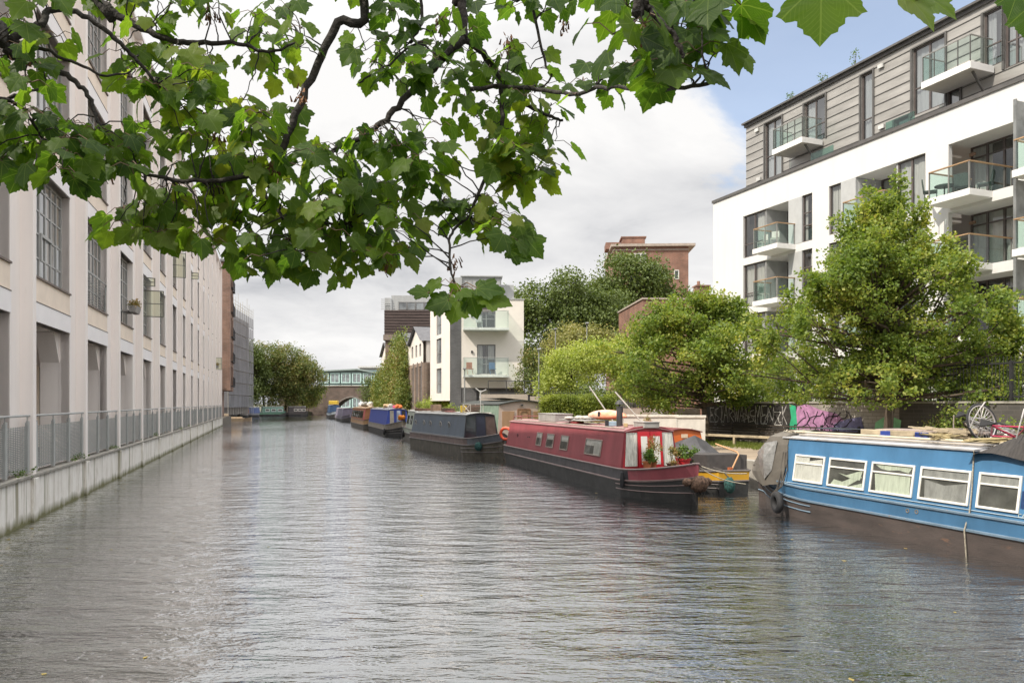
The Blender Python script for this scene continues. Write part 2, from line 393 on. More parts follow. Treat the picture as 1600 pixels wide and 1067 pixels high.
strc(g.build('near_bank', mat('bank earth', (.15, .13, .09), .95, var=.2, scale=2, bump=.5)), 'earth bank behind the viewpoint', 'bank')

# ================================================================== LEFT WAREHOUSE
M_WHITE = mat('pinkish white paint', (.95, .885, .845), .75, var=.03, scale=.9, bump=.12, bscale=30, spots=(3.0, .60, .14, (.80, .73, .68)), stretch=(1.2, 1.2, .2))
M_CREAM = mat('cream render', (.93, .80, .67), .85, var=.05, scale=1.5, bump=.1, spots=(2, .68, .1, (.68, .56, .46)))
M_LINTEL = mat('white lintel paint', (.93, .90, .90), .7, var=.03, scale=1.2, bump=.1)
M_SILL = mat('brown lead flashing', (.20, .16, .14), .7)
M_STEEL = mat('grey steel window', (.42, .42, .41), .5, var=.05)
M_RAIL = mat('grey galvanised rail', (.40, .41, .40), .55, var=.06, metal=.1)
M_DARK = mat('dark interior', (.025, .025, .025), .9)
M_WGLASS = glass_mat('window glass', (.80, .82, .82), .22, .03)
BL = mat('pale blind', (.82, .80, .77), .9, var=.12, scale=1.2, stretch=(6, 6, .3))
BLD = mat('dark room', (.34, .34, .33), .9, var=.3, scale=1.0, stretch=(5, 5, .4))
def canal_wall_mat():
    m = bpy.data.materials.new('stained white canal wall'); m.use_nodes = True; t = m.node_tree; n = t.nodes; l = t.links
    b = n['Principled BSDF']; b.inputs['Roughness'].default_value = .85
    co = n.new('ShaderNodeTexCoord'); sp = n.new('ShaderNodeSeparateXYZ'); l.new(co.outputs['Object'], sp.inputs[0])
    def nz(sc, st, det=6, rough=.65):
        mp = n.new('ShaderNodeMapping'); mp.inputs['Scale'].default_value = st; l.new(co.outputs['Object'], mp.inputs[0])
        q = n.new('ShaderNodeTexNoise'); q.inputs['Scale'].default_value = sc; q.inputs['Detail'].default_value = det; q.inputs['Roughness'].default_value = rough
        l.new(mp.outputs[0], q.inputs['Vector']); return q.outputs['Fac']
    def mr(v, a, b_, c=0, d=1):
        q = n.new('ShaderNodeMapRange'); q.inputs[1].default_value = a; q.inputs[2].default_value = b_; q.inputs[3].default_value = c; q.inputs[4].default_value = d
        l.new(v, q.inputs[0]); return q.outputs[0]
    def mix(f, a, col):
        q = n.new('ShaderNodeMix'); q.data_type = 'RGBA'; l.new(f, q.inputs[0])
        if isinstance(a, tuple): q.inputs[6].default_value = (*a, 1)
        else: l.new(a, q.inputs[6])
        q.inputs[7].default_value = (*col, 1); return q.outputs[2]
    def mul(a, b_):
        q = n.new('ShaderNodeMath'); q.operation = 'MULTIPLY'; l.new(a, q.inputs[0]); l.new(b_, q.inputs[1]); return q.outputs[0]
    c = mix(mr(nz(2, (1, 1, 1)), .4, .7), (.90, .87, .82), (.78, .74, .68))
    c = mix(mr(nz(5, (2.2, 1, .12)), .53, .66, 0, .7), c, (.42, .37, .28))          # vertical drip stains
    c = mix(mr(nz(1.1, (1.6, 1, .10), 3), .54, .66, 0, .8), c, (.22, .20, .11))
    c = mix(mr(nz(22, (1, 1, .5)), .66, .74, 0, .6), c, (.25, .23, .20))            # flaking
    # algae along the waterline
    q = n.new('ShaderNodeMath'); q.operation = 'MULTIPLY_ADD'; l.new(nz(2.4, (1, 1, .3)), q.inputs[0]); q.inputs[1].default_value = -.45; l.new(sp.outputs[2], q.inputs[2])
    c = mix(mr(q.outputs[0], -.20, .02, 1, 0), c, (.15, .145, .06))
    l.new(c, b.inputs['Base Color'])
    bp = n.new('ShaderNodeBump'); bp.inputs['Strength'].default_value = .4; bp.inputs['Distance'].default_value = .01
    l.new(nz(14, (1, 1, 1)), bp.inputs['Height']); l.new(bp.outputs[0], b.inputs['Normal'])
    return m
LS = 18.05+.0   # world Y of the first pilaster's far edge
P0 = ((57-800)/1200*18.05, 18.05)
SP = 5.38; K0, K1 = -1, 14                     # bays k: from pilaster k-1 to k
lb = empty('warehouse_building', (P0[0], P0[1], 0), ANG, 'long pinkish white concrete warehouse with tall steel windows rising along the left bank', 'building')
U0 = SP*(K0-1)+.3; U1 = SP*K1
FL = [5.87, 9.77, 13.67]; TOP = 18.4
WP, WD = .28, .50       # wall plane, window plane (local y; the pilaster fronts are at y = 0)
hs = []; win = []
for k in range(K0, K1+1):
    a = SP*(k-1)+.02; b = SP*k-.95
    hs.append((a, b, 1.09, 4.75)); win.append((a, b))
    for z in FL: hs.append((a, b, z, z+2.77))
mb = MB(); mb.holes(U0-1, U1, 1.09, TOP, hs, WP+.02, .26)
mb.box(U0-1, U1+.0, WP+.30, WP+14, 17.9, TOP-.3)           # roof slab
mb.quad((U1, WP+.02, 1), (U1, 16, 1), (U1, 16, TOP), (U1, WP+.02, TOP))
mb.quad((U0-1, WP+.02, 1), (U0-1, WP+.02, TOP), (U0-1, 16, TOP), (U0-1, 16, 1))
mb.build('wall', M_WHITE, lb)
def repeat(proto, locs):
    """the first location moves the prototype, the rest take copies of it and of its children"""
    for i, l_ in enumerate(locs):
        o = proto
        if i:
            o = proto.copy(); COL.objects.link(o); o.parent = proto.parent
            for ch in proto.children: c = ch.copy(); COL.objects.link(c); c.parent = o
        o.location = l_
BWD = SP-.97
mb = MB(); mb.box(0, BWD, WP-.005, WP+.018, .024, .61); repeat(mb.build('cream_panel', M_CREAM, lb), [(a, 0, z) for a, b in win for z in (5.225, 9.115, 13.015, 16.92)])
mb = MB(); mb.box(0, BWD, WP-.03, WP+.26, 0, .475); mb.cur = 1; mb.box(0, BWD, WP-.04, WP+.012, .479, .497); repeat(mb.build('lintel', [M_LINTEL, M_SILL], lb), [(a, 0, z) for a, b in win for z in (4.75, 8.64, 12.54, 16.44)])
mb = MB(); mb.box(0, BWD, WP-.05, WP+.2, -.035, .015); repeat(mb.build('sill', M_SILL, lb), [(a, 0, z) for a, b in win for z in FL])
mb = MB(); mb.box(U0-1, U1+.15, -.04, WP+.6, TOP, TOP+.14); mb.build('parapet_coping', M_LINTEL, lb)
# pilasters
mb = MB(); mb.box(-.26, 0, 0, WP+.24, .98, TOP-.002); mb.box(-.95, -.26, WP-.01, WP+.24, 1.1, TOP-.004)
pil0 = mb.build('pilaster', M_WHITE, lb, bevel=.012); pil0.location = (SP*K0-SP, 0, 0)
for k in range(K0, K1+1):
    o = pil0.copy(); COL.objects.link(o); o.parent = lb; o.location = (SP*k, 0, 0)
# ground-floor gallery: inner piers with haunches, back wall, glazing
mb = MB(); x = 0
mb.prism_y([(x-.95, 1), (x-.20, 1), (x-.20, 3.9), (x+.35, 4.72), (x-1.5, 4.72), (x-.95, 3.9)], WP+.27, WP+.75)
mb.prism_x([(WP+.75, 4.72), (3.3, 4.72), (3.3, 3.7), (2.6, 4.3), (WP+1.3, 4.3), (WP+.75, 3.7)], x-.75, x-.25)
repeat(mb.build('gallery_pier', M_WHITE, lb), [(SP*k, 0, 0) for k in range(K0-1, K1+1)])
mb = MB(); mb.box(U0-1, U1, WP+.28, 3.4, 4.73, 4.9); mb.build('gallery_ceiling', M_WHITE, lb)
mb = MB(); mb.box(-.6, 2.7, 3.3, 3.42, 1, 4.72); repeat(mb.build('gallery_wall', M_CREAM, lb), [(SP*(k-1), 0, 0) for k in range(K0, K1+1)])
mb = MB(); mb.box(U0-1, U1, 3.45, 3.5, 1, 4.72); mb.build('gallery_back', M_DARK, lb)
mb = MB(); x0 = 2.75; x1 = SP-.7
for x in (x0, (x0+x1)/2, x1-.06): mb.box(x, x+.07, 3.28, 3.34, 1, 4.6)
for z in (1.05, 2.4, 3.6, 4.5): mb.box(x0, x1, 3.29, 3.33, z, z+.06)
gf = mb.build('gallery_window', mat('dark green steel', (.07, .09, .08), .5), lb)
mb = MB(); mb.quad((2.75, 3.36, 1), (SP-.6, 3.36, 1), (SP-.6, 3.36, 4.6), (2.75, 3.36, 4.6)); mb.build('pane', glass_mat('dim glass', (.4, .48, .45), .25), gf)
repeat(gf, [(SP*(k-1), 0, 0) for k in range(K0, K1+1)])
mb = MB(); mb.box(U0-1, U1, .05, 3.4, .95, 1.03); mb.build('gallery_floor', mat('gallery floor', (.30, .28, .25), .9), lb)
# windows: frame with a pane sub-part; shared meshes, copied bay by bay
wa, wb = .02, SP-.95
def wh_window(variant):
    w = wb-wa; f = MB(); H = 2.77
    f.box(0, .07, 0, .07, 0, H); f.box(w-.07, w, 0, .07, 0, H); f.box(0, w, .002, .068, 0, .07); f.box(0, w, .002, .068, H-.07, H)
    nx = 8
    for i in range(1, nx):
        x = w*i/nx; f.box(x-(.028 if i % 2 else .045), x+(.028 if i % 2 else .045), .01, .06, .07, H-.07)
    for z in (.62, 1.25, 1.85, 2.42): f.box(.07, w-.07, .014, .056, z-.022, z+.022)
    if variant == 2: f.box(w*.5, w*.75, -.03, .012, 1.22, 1.30); f.box(w*.5, w*.52, -.03, .012, .6, 1.3)
    o = f.build('window', M_STEEL, lb)
    g_ = MB(); g_.quad((.05, .035, .04), (w-.05, .035, .04), (w-.05, .035, H-.04), (.05, .035, H-.04)); g_.build('pane', M_WGLASS, o)
    c = MB(); rr = random.Random(variant)
    c.cur = 0; x = .08
    while x < w-.1:
        ww = rr.choice((.25, .4, .55)); bright = rr.random() < (.5, .3, .7, .15)[variant]
        c.cur = 0 if bright else 1
        c.quad((x, .16+rr.uniform(0, .05), .05), (min(x+ww, w-.05), .16+rr.uniform(0, .05), .05), (min(x+ww, w-.05), .18, H-.05), (x, .18, H-.05)); x += ww
    c.build('blind', [BL, BLD], o)
    return o
protos = [wh_window(i) for i in range(4)]; used = set()
for k in range(K0, K1+1):
    for fi, z in enumerate(FL):
        v = random.randrange(4); p = protos[v]
        if v in used:
            o = p.copy(); COL.objects.link(o); o.parent = lb
            for ch in p.children:
                c = ch.copy(); COL.objects.link(c); c.parent = o
        else: o = p; used.add(v)
        o.location = (SP*(k-1)+wa, WP+.20, z)
for i, p in enumerate(protos):
    if i not in used: p.location = (SP*(K0-1)+wa, WP+.20, FL[0])
# opened casements hung on the wall
def casement(k, fi, off, w=.95, h=1.25, z=.9, a=80):
    f = MB()
    f.box(0, .04, 0, .03, 0, h); f.box(w-.04, w, 0, .03, 0, h); f.box(0.04, w-.04, 0, .03, 0, .04); f.box(0.04, w-.04, 0, .03, h-.04, h); f.box(.04, w-.04, .005, .025, h/2-.018, h/2+.018)
    o = f.build('open_casement', mat('casement steel', (.16, .16, .13), .5), lb, loc=(SP*(k-1)+off, WP+.18, FL[fi]+z), rot=(0, 0, -R(a)))
    g_ = MB(); g_.quad((.03, .015, .03), (w-.03, .015, .03), (w-.03, .015, h-.03), (.03, .015, h-.03)); g_.build('pane', glass_mat('yellow glass', (.72, .74, .58), .08), o)
casement(4, 0, 2.7); casement(6, 1, 2.6, .9, 1.5, .5); casement(13, 0, 2.5, .9, 1.3, .4); casement(8, 1, 2.2, .8, .5, 2.0, 70); casement(4, 0, 1.5, .8, .4, 2.2, 60)
# juliet rail in the third bay
mb = MB(); x0 = SP*1+.1; x1 = SP*2-1.0
mb.tube([(x0, .36, FL[0]+.03), (x0, .30, FL[0]+1.05), (x1, .30, FL[0]+1.05), (x1, .36, FL[0]+.03)], .022)
for i in range(10): mb.tube([(x0+.1, .31, FL[0]+.12+i*.088), (x1-.1, .31, FL[0]+.12+i*.088)], .010, 4)
for x in (x0+.1, (x0+x1)/2, x1-.1): mb.box(x, x+.03, .30, .32, FL[0]+.1, FL[0]+.95)
mb.build('window_guard', M_RAIL, lb)
# box, cable pipe and lamps on the wall
mb = MB(); mb.tube([(-1.3, WP+.25, 2.7), (-1.3, WP+.25, 4.7)], .02); mb.box(-1.42, -1.2, WP+.14, WP+.26, 2.55, 2.75); mb.ball((-1.3, WP+.2, 4.1), .05)
mb.build('cable_box', mat('black plastic', (.03, .03, .03), .5), lb)
# railings: one panel set per bay
f = MB(); L = SP-.30
for i in range(4):
    x = .12+i*(L-.35)/3; f.box(x, x+.13, -.01, .05, 0, 1.16)
    f.box(x+.03, x+.16, .0, .04, 1.16, 1.20)
    f.tube([(x+.06, .02, 1.18), (x+.06, .02, 1.30)], .012, 5)
f.tube([(-.02, .02, 1.32), (L+.1, .02, 1.32)], .026, 8)
rail0 = f.build('railing', M_RAIL, lb); gr = MB()
for i in range(26):
    z = .07+i*.039; gr.box(.1, L-.1, .034, .040, z, z+.022)
for i in range(30):
    x = .16+i*(L-.3)/30; gr.box(x, x+.008, .041, .050, .05, 1.08)
gr.build('grille', mat('grey grille', (.33, .34, .33), .6, var=.05), rail0)
for k in range(K0, K1+1):
    if k == K0: o = rail0
    else:
        o = rail0.copy(); COL.objects.link(o); o.parent = lb
        for ch in rail0.children:
            c = ch.copy(); COL.objects.link(c); c.parent = o
    o.location = (SP*(k-1)+.05, .06, 1.13)
# retaining wall in the water under it
cw = MB(); cw.box(U0-1, U1+.6, .03, .6, -.4, 1.02)
for k in range(K0-1, K1+1): cw.box(SP*k-.33, SP*k+.04, -.045, .03, -.4, 1.0)
ccop = MB(); x = U0-1
while x < U1+.4:
    ccop.box(x, min(x+5.36, U1+.6), -.03, .35, 1.02, 1.09); x += SP
rw = empty('retaining_wall', (P0[0], P0[1], 0), ANG, 'stained white retaining wall standing in the canal under the railings', 'wall')
cw.build('wall_face', canal_wall_mat(), rw, bevel=.01); ccop.build('coping', M_STONE, rw, bevel=.01)

# plants on the sills
def plant_cloud(name, cents, spread, per, size, m, parent=None, flat=1.0, up=.0):
    V, F = leaf_cloud(np.array(cents, float), spread, per, size, flat, up); return tag(mesh_np(name, V, F, m, parent), kind='stuff')
M_GREEN = leaf_mat('garden green', [(.05, .10, .02), (.10, .17, .03), (.20, .26, .05)], .3)
M_DRY = leaf_mat('dry flowers', [(.10, .13, .03), (.28, .20, .08), (.40, .24, .16)], .3)
def win_planter(k, fi, off, lab):
    p = empty('window_planter', W(0, 0), ANG, lab, 'planter', 'planters hung outside the warehouse windows')
    v = Matrix.Rotation(ANG, 3, 'Z') @ Vector((SP*(k-1)+off, .05, FL[fi]+.55)); p.location = (P0[0]+v.x, P0[1]+v.y, v.z)
    b = MB(); b.prism_x([(-.16, .26), (.18, .26), (.12, 0), (-.10, 0)], 0, 1.1); b.box(0.0, 1.1, .18, .38, .02, .07); b.build('box', mat('grey planter', (.38, .36, .34), .8), p)
    plant_cloud('plant', [(.1+.18*i, 0, .36) for i in range(6)], (.10, .10, .09), 55, .09, M_DRY, p)
win_planter(3, 0, 2.9, 'grey window box of dry grasses, the nearer one on the warehouse')
win_planter(13, 0, 1.5, 'small planter of flowers beneath the far open casement of the warehouse')

# ================================================================== FAR LEFT BUILDINGS
M_BRB = brick_mat('brown brick', (.30, .17, .12), (.24, .14, .10), (.30, .26, .22), w=.5, h=.16)
bb = empty('brick_apartment_building', W(105.7, -4.7), ANG, 'brown brick apartment block with juliet balconies just past the warehouse end', 'building')
hs = []; 
for i in range(5):
    z = 5.0+i*3.2
    for x in (.8, 4.2): hs.append((x, x+2.2, z+.1, z+2.5))
mb = MB(); mb.holes(-2, 8, 4.3, 20.6, hs, 0, .35); mb.box(-2, 8, .36, 12, 4.3, 4.6); mb.box(-2, 8, .36, 12, 20.3, 20.6)
mb.quad((-2, 0, 4.3), (-2, 12, 4.3), (-2, 12, 20.6), (-2, 0, 20.6)); mb.quad((8, 0, 4.3), (8, 0, 20.6), (8, 12, 20.6), (8, 12, 4.3))
mb.box(-1.5, 7.5, 1.2, 12, .8, 4.3)
mb.build('wall', M_BRB, bb)
mb = MB(); mb.box(-2.1, 8.3, -.35, 12, 20.62, 20.9); mb.build('roof', mat('roof grey', (.18, .18, .18), .8), bb)
M_BLK = mat('black steel', (.03, .03, .035), .5)
M_DGLASS = mat('dark window glass', (.05, .06, .07), .06, var=.3, scale=.6, spec=.8)
M_LGLASS = mat('reflecting window glass', (.30, .33, .35), .08, var=.3, scale=.7, spec=.9)
for a, b, c, d in hs:
    f = MB(); f.box(a, b, .2, .28, c, c+.1); f.box(a, b, .2, .28, d-.1, d); f.box(a, a+.1, .2, .28, c, d); f.box(b-.1, b, .2, .28, c, d); f.box((a+b)/2-.05, (a+b)/2+.05, .2, .28, c, d); f.box(a, b, .2, .28, (c+d)/2-.03, (c+d)/2+.03)
    w_ = f.build('window', mat('pale frame', (.45, .45, .44), .5), bb)
    q = MB(); q.quad((a, .24, c), (b, .24, c), (b, .24, d), (a, .24, d)); q.build('pane', M_DGLASS, w_)
    r_ = MB()
    for i in range(14): r_.box(a+(b-a)*i/13-.02, a+(b-a)*i/13+.02, -.3, -.26, c-.15, c+.95)
    r_.box(a-.1, b+.1, -.32, 0, c-.22, c-.12); r_.box(a-.1, b+.1, -.32, -.24, c+.93, c+1)
    r_.build('juliet_balcony', M_BLK, bb)
r_ = MB()
for i in range(16): r_.box(-2+i*.66, -1.96+i*.66, -.2, -.16, 20.9, 22.1)
r_.box(-2, 8.2, -.22, -.14, 22.0, 22.1); r_.box(-2, 8.2, -.2, -.15, 21.4, 21.45); r_.build('roof_railing', M_BLK, bb)

sc_ = empty('scaffolded_building', (-43.7, 118.5, 0), math.atan2(20, -3.2)-R(0), 'building wrapped in grey scaffold netting beyond the brick apartment block', 'building')
L = 22; mb = MB(); mb.box(0, L, .9, 14, .8, 17.2); mb.build('wall', mat('grey brick far', (.28, .25, .23), .9), sc_)
def net_mat():
    m = mat('scaffold net', (.27, .27, .29), .9, var=.18, scale=.35, stretch=(1, 1, .5)); t = m.node_tree; n = t.nodes; l = t.links
    o = [x for x in n if x.type == 'OUTPUT_MATERIAL'][0]; b = n['Principled BSDF']; tr = n.new('ShaderNodeBsdfTransparent')
    mx = n.new('ShaderNodeMixShader'); mx.inputs[0].default_value = .72; l.new(tr.outputs[0], mx.inputs[1]); l.new(b.outputs[0], mx.inputs[2]); l.new(mx.outputs[0], o.inputs[0]); return m
mb = MB()
for i in range(11): 
    for z in range(8): mb.quad((i*2, -.02+.03*(i % 2), 2+z*2), (i*2+2, .01-.03*(i % 2), 2+z*2), (i*2+2, .04, 4+z*2-.1), (i*2, 0, 4+z*2-.1))
for z in range(8): mb.quad((0, 0, 2+z*2), (0, 1.2, 2+z*2), (0, 1.2, 4+z*2), (0, 0, 4+z*2))
mb.build('netting', net_mat(), sc_)
mb = MB()
for i in range(12):
    mb.tube([(i*2, .1, .8), (i*2, .1, 19.3+random.uniform(0, 1.6))], .035, 4); mb.tube([(i*2+.5, 1, .8), (i*2+.5, 1, 19.0+random.uniform(0, 1))], .03, 4)
for z in range(9): mb.tube([(0, .12, 2.2+z*2), (L, .12, 2.2+z*2)], .03, 4)
for z in (18.7, 19.2): mb.tube([(0, .1, z), (L, .1, z)], .03, 4)
mb.build('scaffold_pole', mat('scaffold steel', (.50, .48, .42), .5, metal=.2), sc_)

# glass office building beyond the bridge
go = empty('glass_office_building', (-58.5, 232, 0), R(-2), 'low glass office building with pale turquoise frames behind the bridge', 'building')
mb = MB(); mb.box(0, 30, .4, 20, .8, 12.6); mb.build('wall', mat('glass block wall', (.16, .22, .22), .4), go)
mb = MB(); mb.prism_y([(-1, 12.4), (12, 13.0), (31, 9.2), (31, 9.0), (12, 12.6), (-1, 12.0)], -.6, 18); mb.build('roof', mat('green glass roof', (.30, .36, .35), .3), go)
fr = mat('turquoise frame', (.50, .68, .66), .5)
for i in range(9):
    for z in (1.2, 5.0, 8.6):
        if z > 8 and i > 5: continue
        f = MB(); x = .3+i*3.3; x1 = x+2.9; f.box(x, x+.35, 0, .2, z, z+3.1); f.box(x1-.35, x1, 0, .2, z, z+3.1); f.box(x, x1, 0.01, .19, z, z+.3); f.box(x, x1, 0.01, .19, z+2.8, z+3.1); f.box((x+x1)/2-.1, (x+x1)/2+.1, 0.02, .18, z, z+3.1)
        w_ = f.build('window', fr, go); q = MB(); q.quad((x, .12, z), (x1, .12, z), (x1, .12, z+3.1), (x, .12, z+3.1)); q.build('pane', M_LGLASS, w_)
fb = empty('far_grey_terrace', (-42, 262, 0), 0, 'long pale flat roofed terrace behind the glass office', 'building')
mb = MB(); mb.box(-10, 34, 0, 14, .8, 14.6); mb.build('wall', mat('far concrete', (.42, .40, .38), .8), fb)
mb = MB(); mb.box(-10.5, 34.5, -.6, 14, 14.6, 15.2); mb.build('roof', mat('pale roof', (.62, .61, .60), .7), fb)
mb = MB()
for i in range(13): mb.box(-9+i*3.3, -6.6+i*3.3, -.06, .02, 11.6, 13.6)
mb.build('window_band', M_DGLASS, fb)
# bridge
br = empty('canal_bridge', (-36, 171.5, 0), 0, 'old dark brick arch bridge spanning the far end of the canal', 'bridge')
def arch_ring(x0, x1, zs, zc, n=18): return [(x0+(x1-x0)*i/n, zs+(zc-zs)*math.sin(math.pi*i/n)) for i in range(n+1)]
A = arch_ring(-4.6, 5.0, .9, 3.9); top = lambda x: 6.4-.0045*(x+1)**2
mb = MB(); xs = [-16, -12, -8]+[a[0] for a in A]+[8, 12, 16]; low = [-.3]*3+[a[1] for a in A]+[-.3]*3
for y in (0, 6):
    for i in range(len(xs)-1): mb.quad((xs[i], y, low[i] if not(2 <= i < 3) else -.3), (xs[i+1], y, low[i+1] if i != 2 else -.3), (xs[i+1], y, top(xs[i+1])), (xs[i], y, top(xs[i])))
for i in range(len(A)-1): mb.quad((A[i][0], 0, A[i][1]), (A[i][0], 6, A[i][1]), (A[i+1][0], 6, A[i+1][1]), (A[i+1][0], 0, A[i+1][1]))
mb.build('wall', brick_mat('bridge brick', (.17, .12, .10), (.13, .10, .085), (.20, .17, .15), w=.6, h=.2), br)
mb = MB(); mb.loft([[(x, -.15, top(x)), (x, .3, top(x)), (x, .3, top(x)+.25), (x, -.15, top(x)+.25)] for x in np.linspace(-16, 16, 17)]); mb.build('parapet', mat('bridge coping', (.34, .30, .27), .9), br)
mb = MB(); B = arch_ring(-4.9, 5.3, .9, 4.25)
for i in range(len(A)-1): mb.add([(A[i][0], -.08, A[i][1]), (B[i][0], -.08, B[i][1]), (B[i+1][0], -.08, B[i+1][1]), (A[i+1][0], -.08, A[i+1][1])], [(0, 1, 2, 3)])
mb.build('arch_ring', mat('arch stone', (.24, .21, .19), .9), br)

# ================================================================== RIGHT APARTMENT BLOCK
FA = math.atan2(-.932, .363)          # local x: along the facade towards the viewer, y: into the building
ap = empty('white_apartment_block', (12.6, 48.1, 0), FA, 'large white rendered apartment block with glass balconies and zinc top storey on the right', 'building')
M_RW = mat('white render', (.68, .675, .665), .8, var=.03, scale=1.2, bump=.08, bscale=60, stretch=(1.3, 1, .22), spots=(2.2, .62, .2, (.60, .59, .57)))
M_ZINC = mat('zinc cladding', (.42, .405, .38), .5, var=.12, scale=1.5, metal=.35, stretch=(.4, 1, 2))
M_ZD = mat('dark zinc trim', (.12, .115, .11), .5, metal=.2)
M_BRF = mat('brown window frame', (.11, .09, .085), .45)
M_PANEL = mat('grey panel', (.45, .46, .46), .6, var=.05)
M_BGL = glass_mat('balcony glass', (.78, .90, .86), .07)
M_WOOD = mat('teak handrail', (.42, .27, .15), .6)
M_SLAB = mat('white slab', (.80, .79, .77), .75, var=.03)
M_BALU = mat('steel baluster', (.34, .33, .31), .4, metal=.5)
KF = 37620.0
def fu(px, K=KF): return (48.1-K/(px-333.0))/.932
FLO = [2.55, 5.45, 8.35, 11.25]; HD = 2.48
cols = [(1162, 1270), (1296, 1447), (1483, 1592), (1640, 1760)]
UE = fu(1830); hs = []
for a, b in cols:
    for i, z in enumerate(FLO): hs.append((fu(a), fu(b), z, z+HD))
mb = MB(); mb.holes(0, UE, .8, 15.3, hs, 0, .22)
mb.quad((0, 0, .8), (0, 0, 15.3), (0, 14, 15.3), (0, 14, .8)); mb.box(0, UE, .5, 14, 15.0, 15.25); mb.box(0, UE, 13.9, 14, .8, 15)
for a, b in cols:
    for i, z in enumerate(FLO):      # deep recess: floor, ceiling, back
        mb.box(fu(a), fu(b), .221, 2.2, z-.2, z-.002); mb.box(fu(a), fu(b), .221, 2.2, z+HD+.002, z+HD+.1)
mb.build('wall', M_RW, ap)
mb = MB(); mb.box(-.06, UE, -.05, 1.5, 15.3, 15.38); mb.box(-.06, UE, -.07, -.02, 15.2, 15.37); mb.build('parapet_cap', M_ZD, ap)
def wframe(par, x0, x1, z0, z1, y, nx=2, tr=None, fm=None, gm=None, w=.07, name='window', curtain=None):
    f = MB(); f.box(x0, x0+w, y, y+.08, z0, z1); f.box(x1-w, x1, y, y+.08, z0, z1); f.box(x0+w, x1-w, y+.002, y+.078, z0, z0+w); f.box(x0+w, x1-w, y+.002, y+.078, z1-w, z1)
    for i in range(1, nx): f.box(x0+(x1-x0)*i/nx-w*.6, x0+(x1-x0)*i/nx+w*.6, y+.004, y+.076, z0+w, z1-w)
    for q in (tr or []): f.box(x0+w, x1-w, y+.006, y+.074, z0+(z1-z0)*q-w*.4, z0+(z1-z0)*q+w*.4)
    o = f.build(name, fm or M_BRF, par)
    g_ = MB(); g_.quad((x0+w*.5, y+.04, z0+.02), (x1-w*.5, y+.04, z0+.02), (x1-w*.5, y+.04, z1-.02), (x0+w*.5, y+.04, z1-.02)); g_.build('pane', gm or M_AGL, o)
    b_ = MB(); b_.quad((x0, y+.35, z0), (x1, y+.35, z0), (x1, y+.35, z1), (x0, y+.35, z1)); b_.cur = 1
    if curtain:
        for (p, q, h) in curtain:
            xa, xb = x0+(x1-x0)*p, x0+(x1-x0)*q; n = 10
            pts = [(xa+(xb-xa)*i/n, y+.16+.03*math.sin(i*2.3)) for i in range(n+1)]
            for i in range(n): b_.quad((pts[i][0], pts[i][1], z1-(z1-z0)*h), (pts[i+1][0], pts[i+1][1], z1-(z1-z0)*h), (pts[i+1][0], pts[i+1][1], z1-.03), (pts[i][0], pts[i][1], z1-.03))
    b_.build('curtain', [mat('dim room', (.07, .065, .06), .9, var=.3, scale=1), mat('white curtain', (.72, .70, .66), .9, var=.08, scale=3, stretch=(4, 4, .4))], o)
    return o
M_AGL = glass_mat('apartment glass', (.75, .78, .78), .14)
def rnd_cur():
    r = random.random()
    if r < .35: return [(0, .5, 1.0), (.5, 1, 1.0)]
    if r < .6: return [(0.03, .3, 1.0), (.7, .97, 1.0)]
    if r < .8: return [(0, 1, random.uniform(.3, .7))]
    return [(.55, 1, 1.0)]
for ci, (a, b) in enumerate(cols[:1]):
    for z in FLO:
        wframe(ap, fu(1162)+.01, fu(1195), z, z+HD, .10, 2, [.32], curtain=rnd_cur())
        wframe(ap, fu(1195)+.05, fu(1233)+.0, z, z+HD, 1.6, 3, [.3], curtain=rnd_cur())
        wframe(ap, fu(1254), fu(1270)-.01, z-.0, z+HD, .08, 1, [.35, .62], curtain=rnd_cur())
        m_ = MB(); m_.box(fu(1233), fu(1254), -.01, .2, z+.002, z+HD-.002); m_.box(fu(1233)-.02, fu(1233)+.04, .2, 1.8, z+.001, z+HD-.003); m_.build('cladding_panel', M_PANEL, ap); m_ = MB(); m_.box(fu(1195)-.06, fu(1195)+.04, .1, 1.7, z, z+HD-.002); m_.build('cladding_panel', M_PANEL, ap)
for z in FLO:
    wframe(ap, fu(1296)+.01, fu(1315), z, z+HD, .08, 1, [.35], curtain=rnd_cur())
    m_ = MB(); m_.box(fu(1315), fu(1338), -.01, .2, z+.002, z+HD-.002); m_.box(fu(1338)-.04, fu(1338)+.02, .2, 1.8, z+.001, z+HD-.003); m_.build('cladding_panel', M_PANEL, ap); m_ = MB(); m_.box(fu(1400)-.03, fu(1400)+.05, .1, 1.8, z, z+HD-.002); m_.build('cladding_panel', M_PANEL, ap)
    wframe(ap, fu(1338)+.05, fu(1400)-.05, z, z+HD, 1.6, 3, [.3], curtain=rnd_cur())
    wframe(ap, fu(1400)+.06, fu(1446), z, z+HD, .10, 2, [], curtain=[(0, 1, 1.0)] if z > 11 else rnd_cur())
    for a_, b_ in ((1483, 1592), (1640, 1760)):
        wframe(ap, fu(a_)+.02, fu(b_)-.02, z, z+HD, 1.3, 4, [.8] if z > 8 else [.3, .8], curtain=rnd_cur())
        m_ = MB(); m_.box(fu(a_)+.25, fu(a_)+.5, .9, 1.0, z+2.0, z+2.12); m_.build('wall_lamp', mat('lamp brown', (.25, .16, .11), .6), ap)
M_CHAIR = mat('dark green rattan', (.05, .075, .065), .7, var=.3, scale=20)
M_BT = mat('balcony timber', (.36, .31, .26), .7)
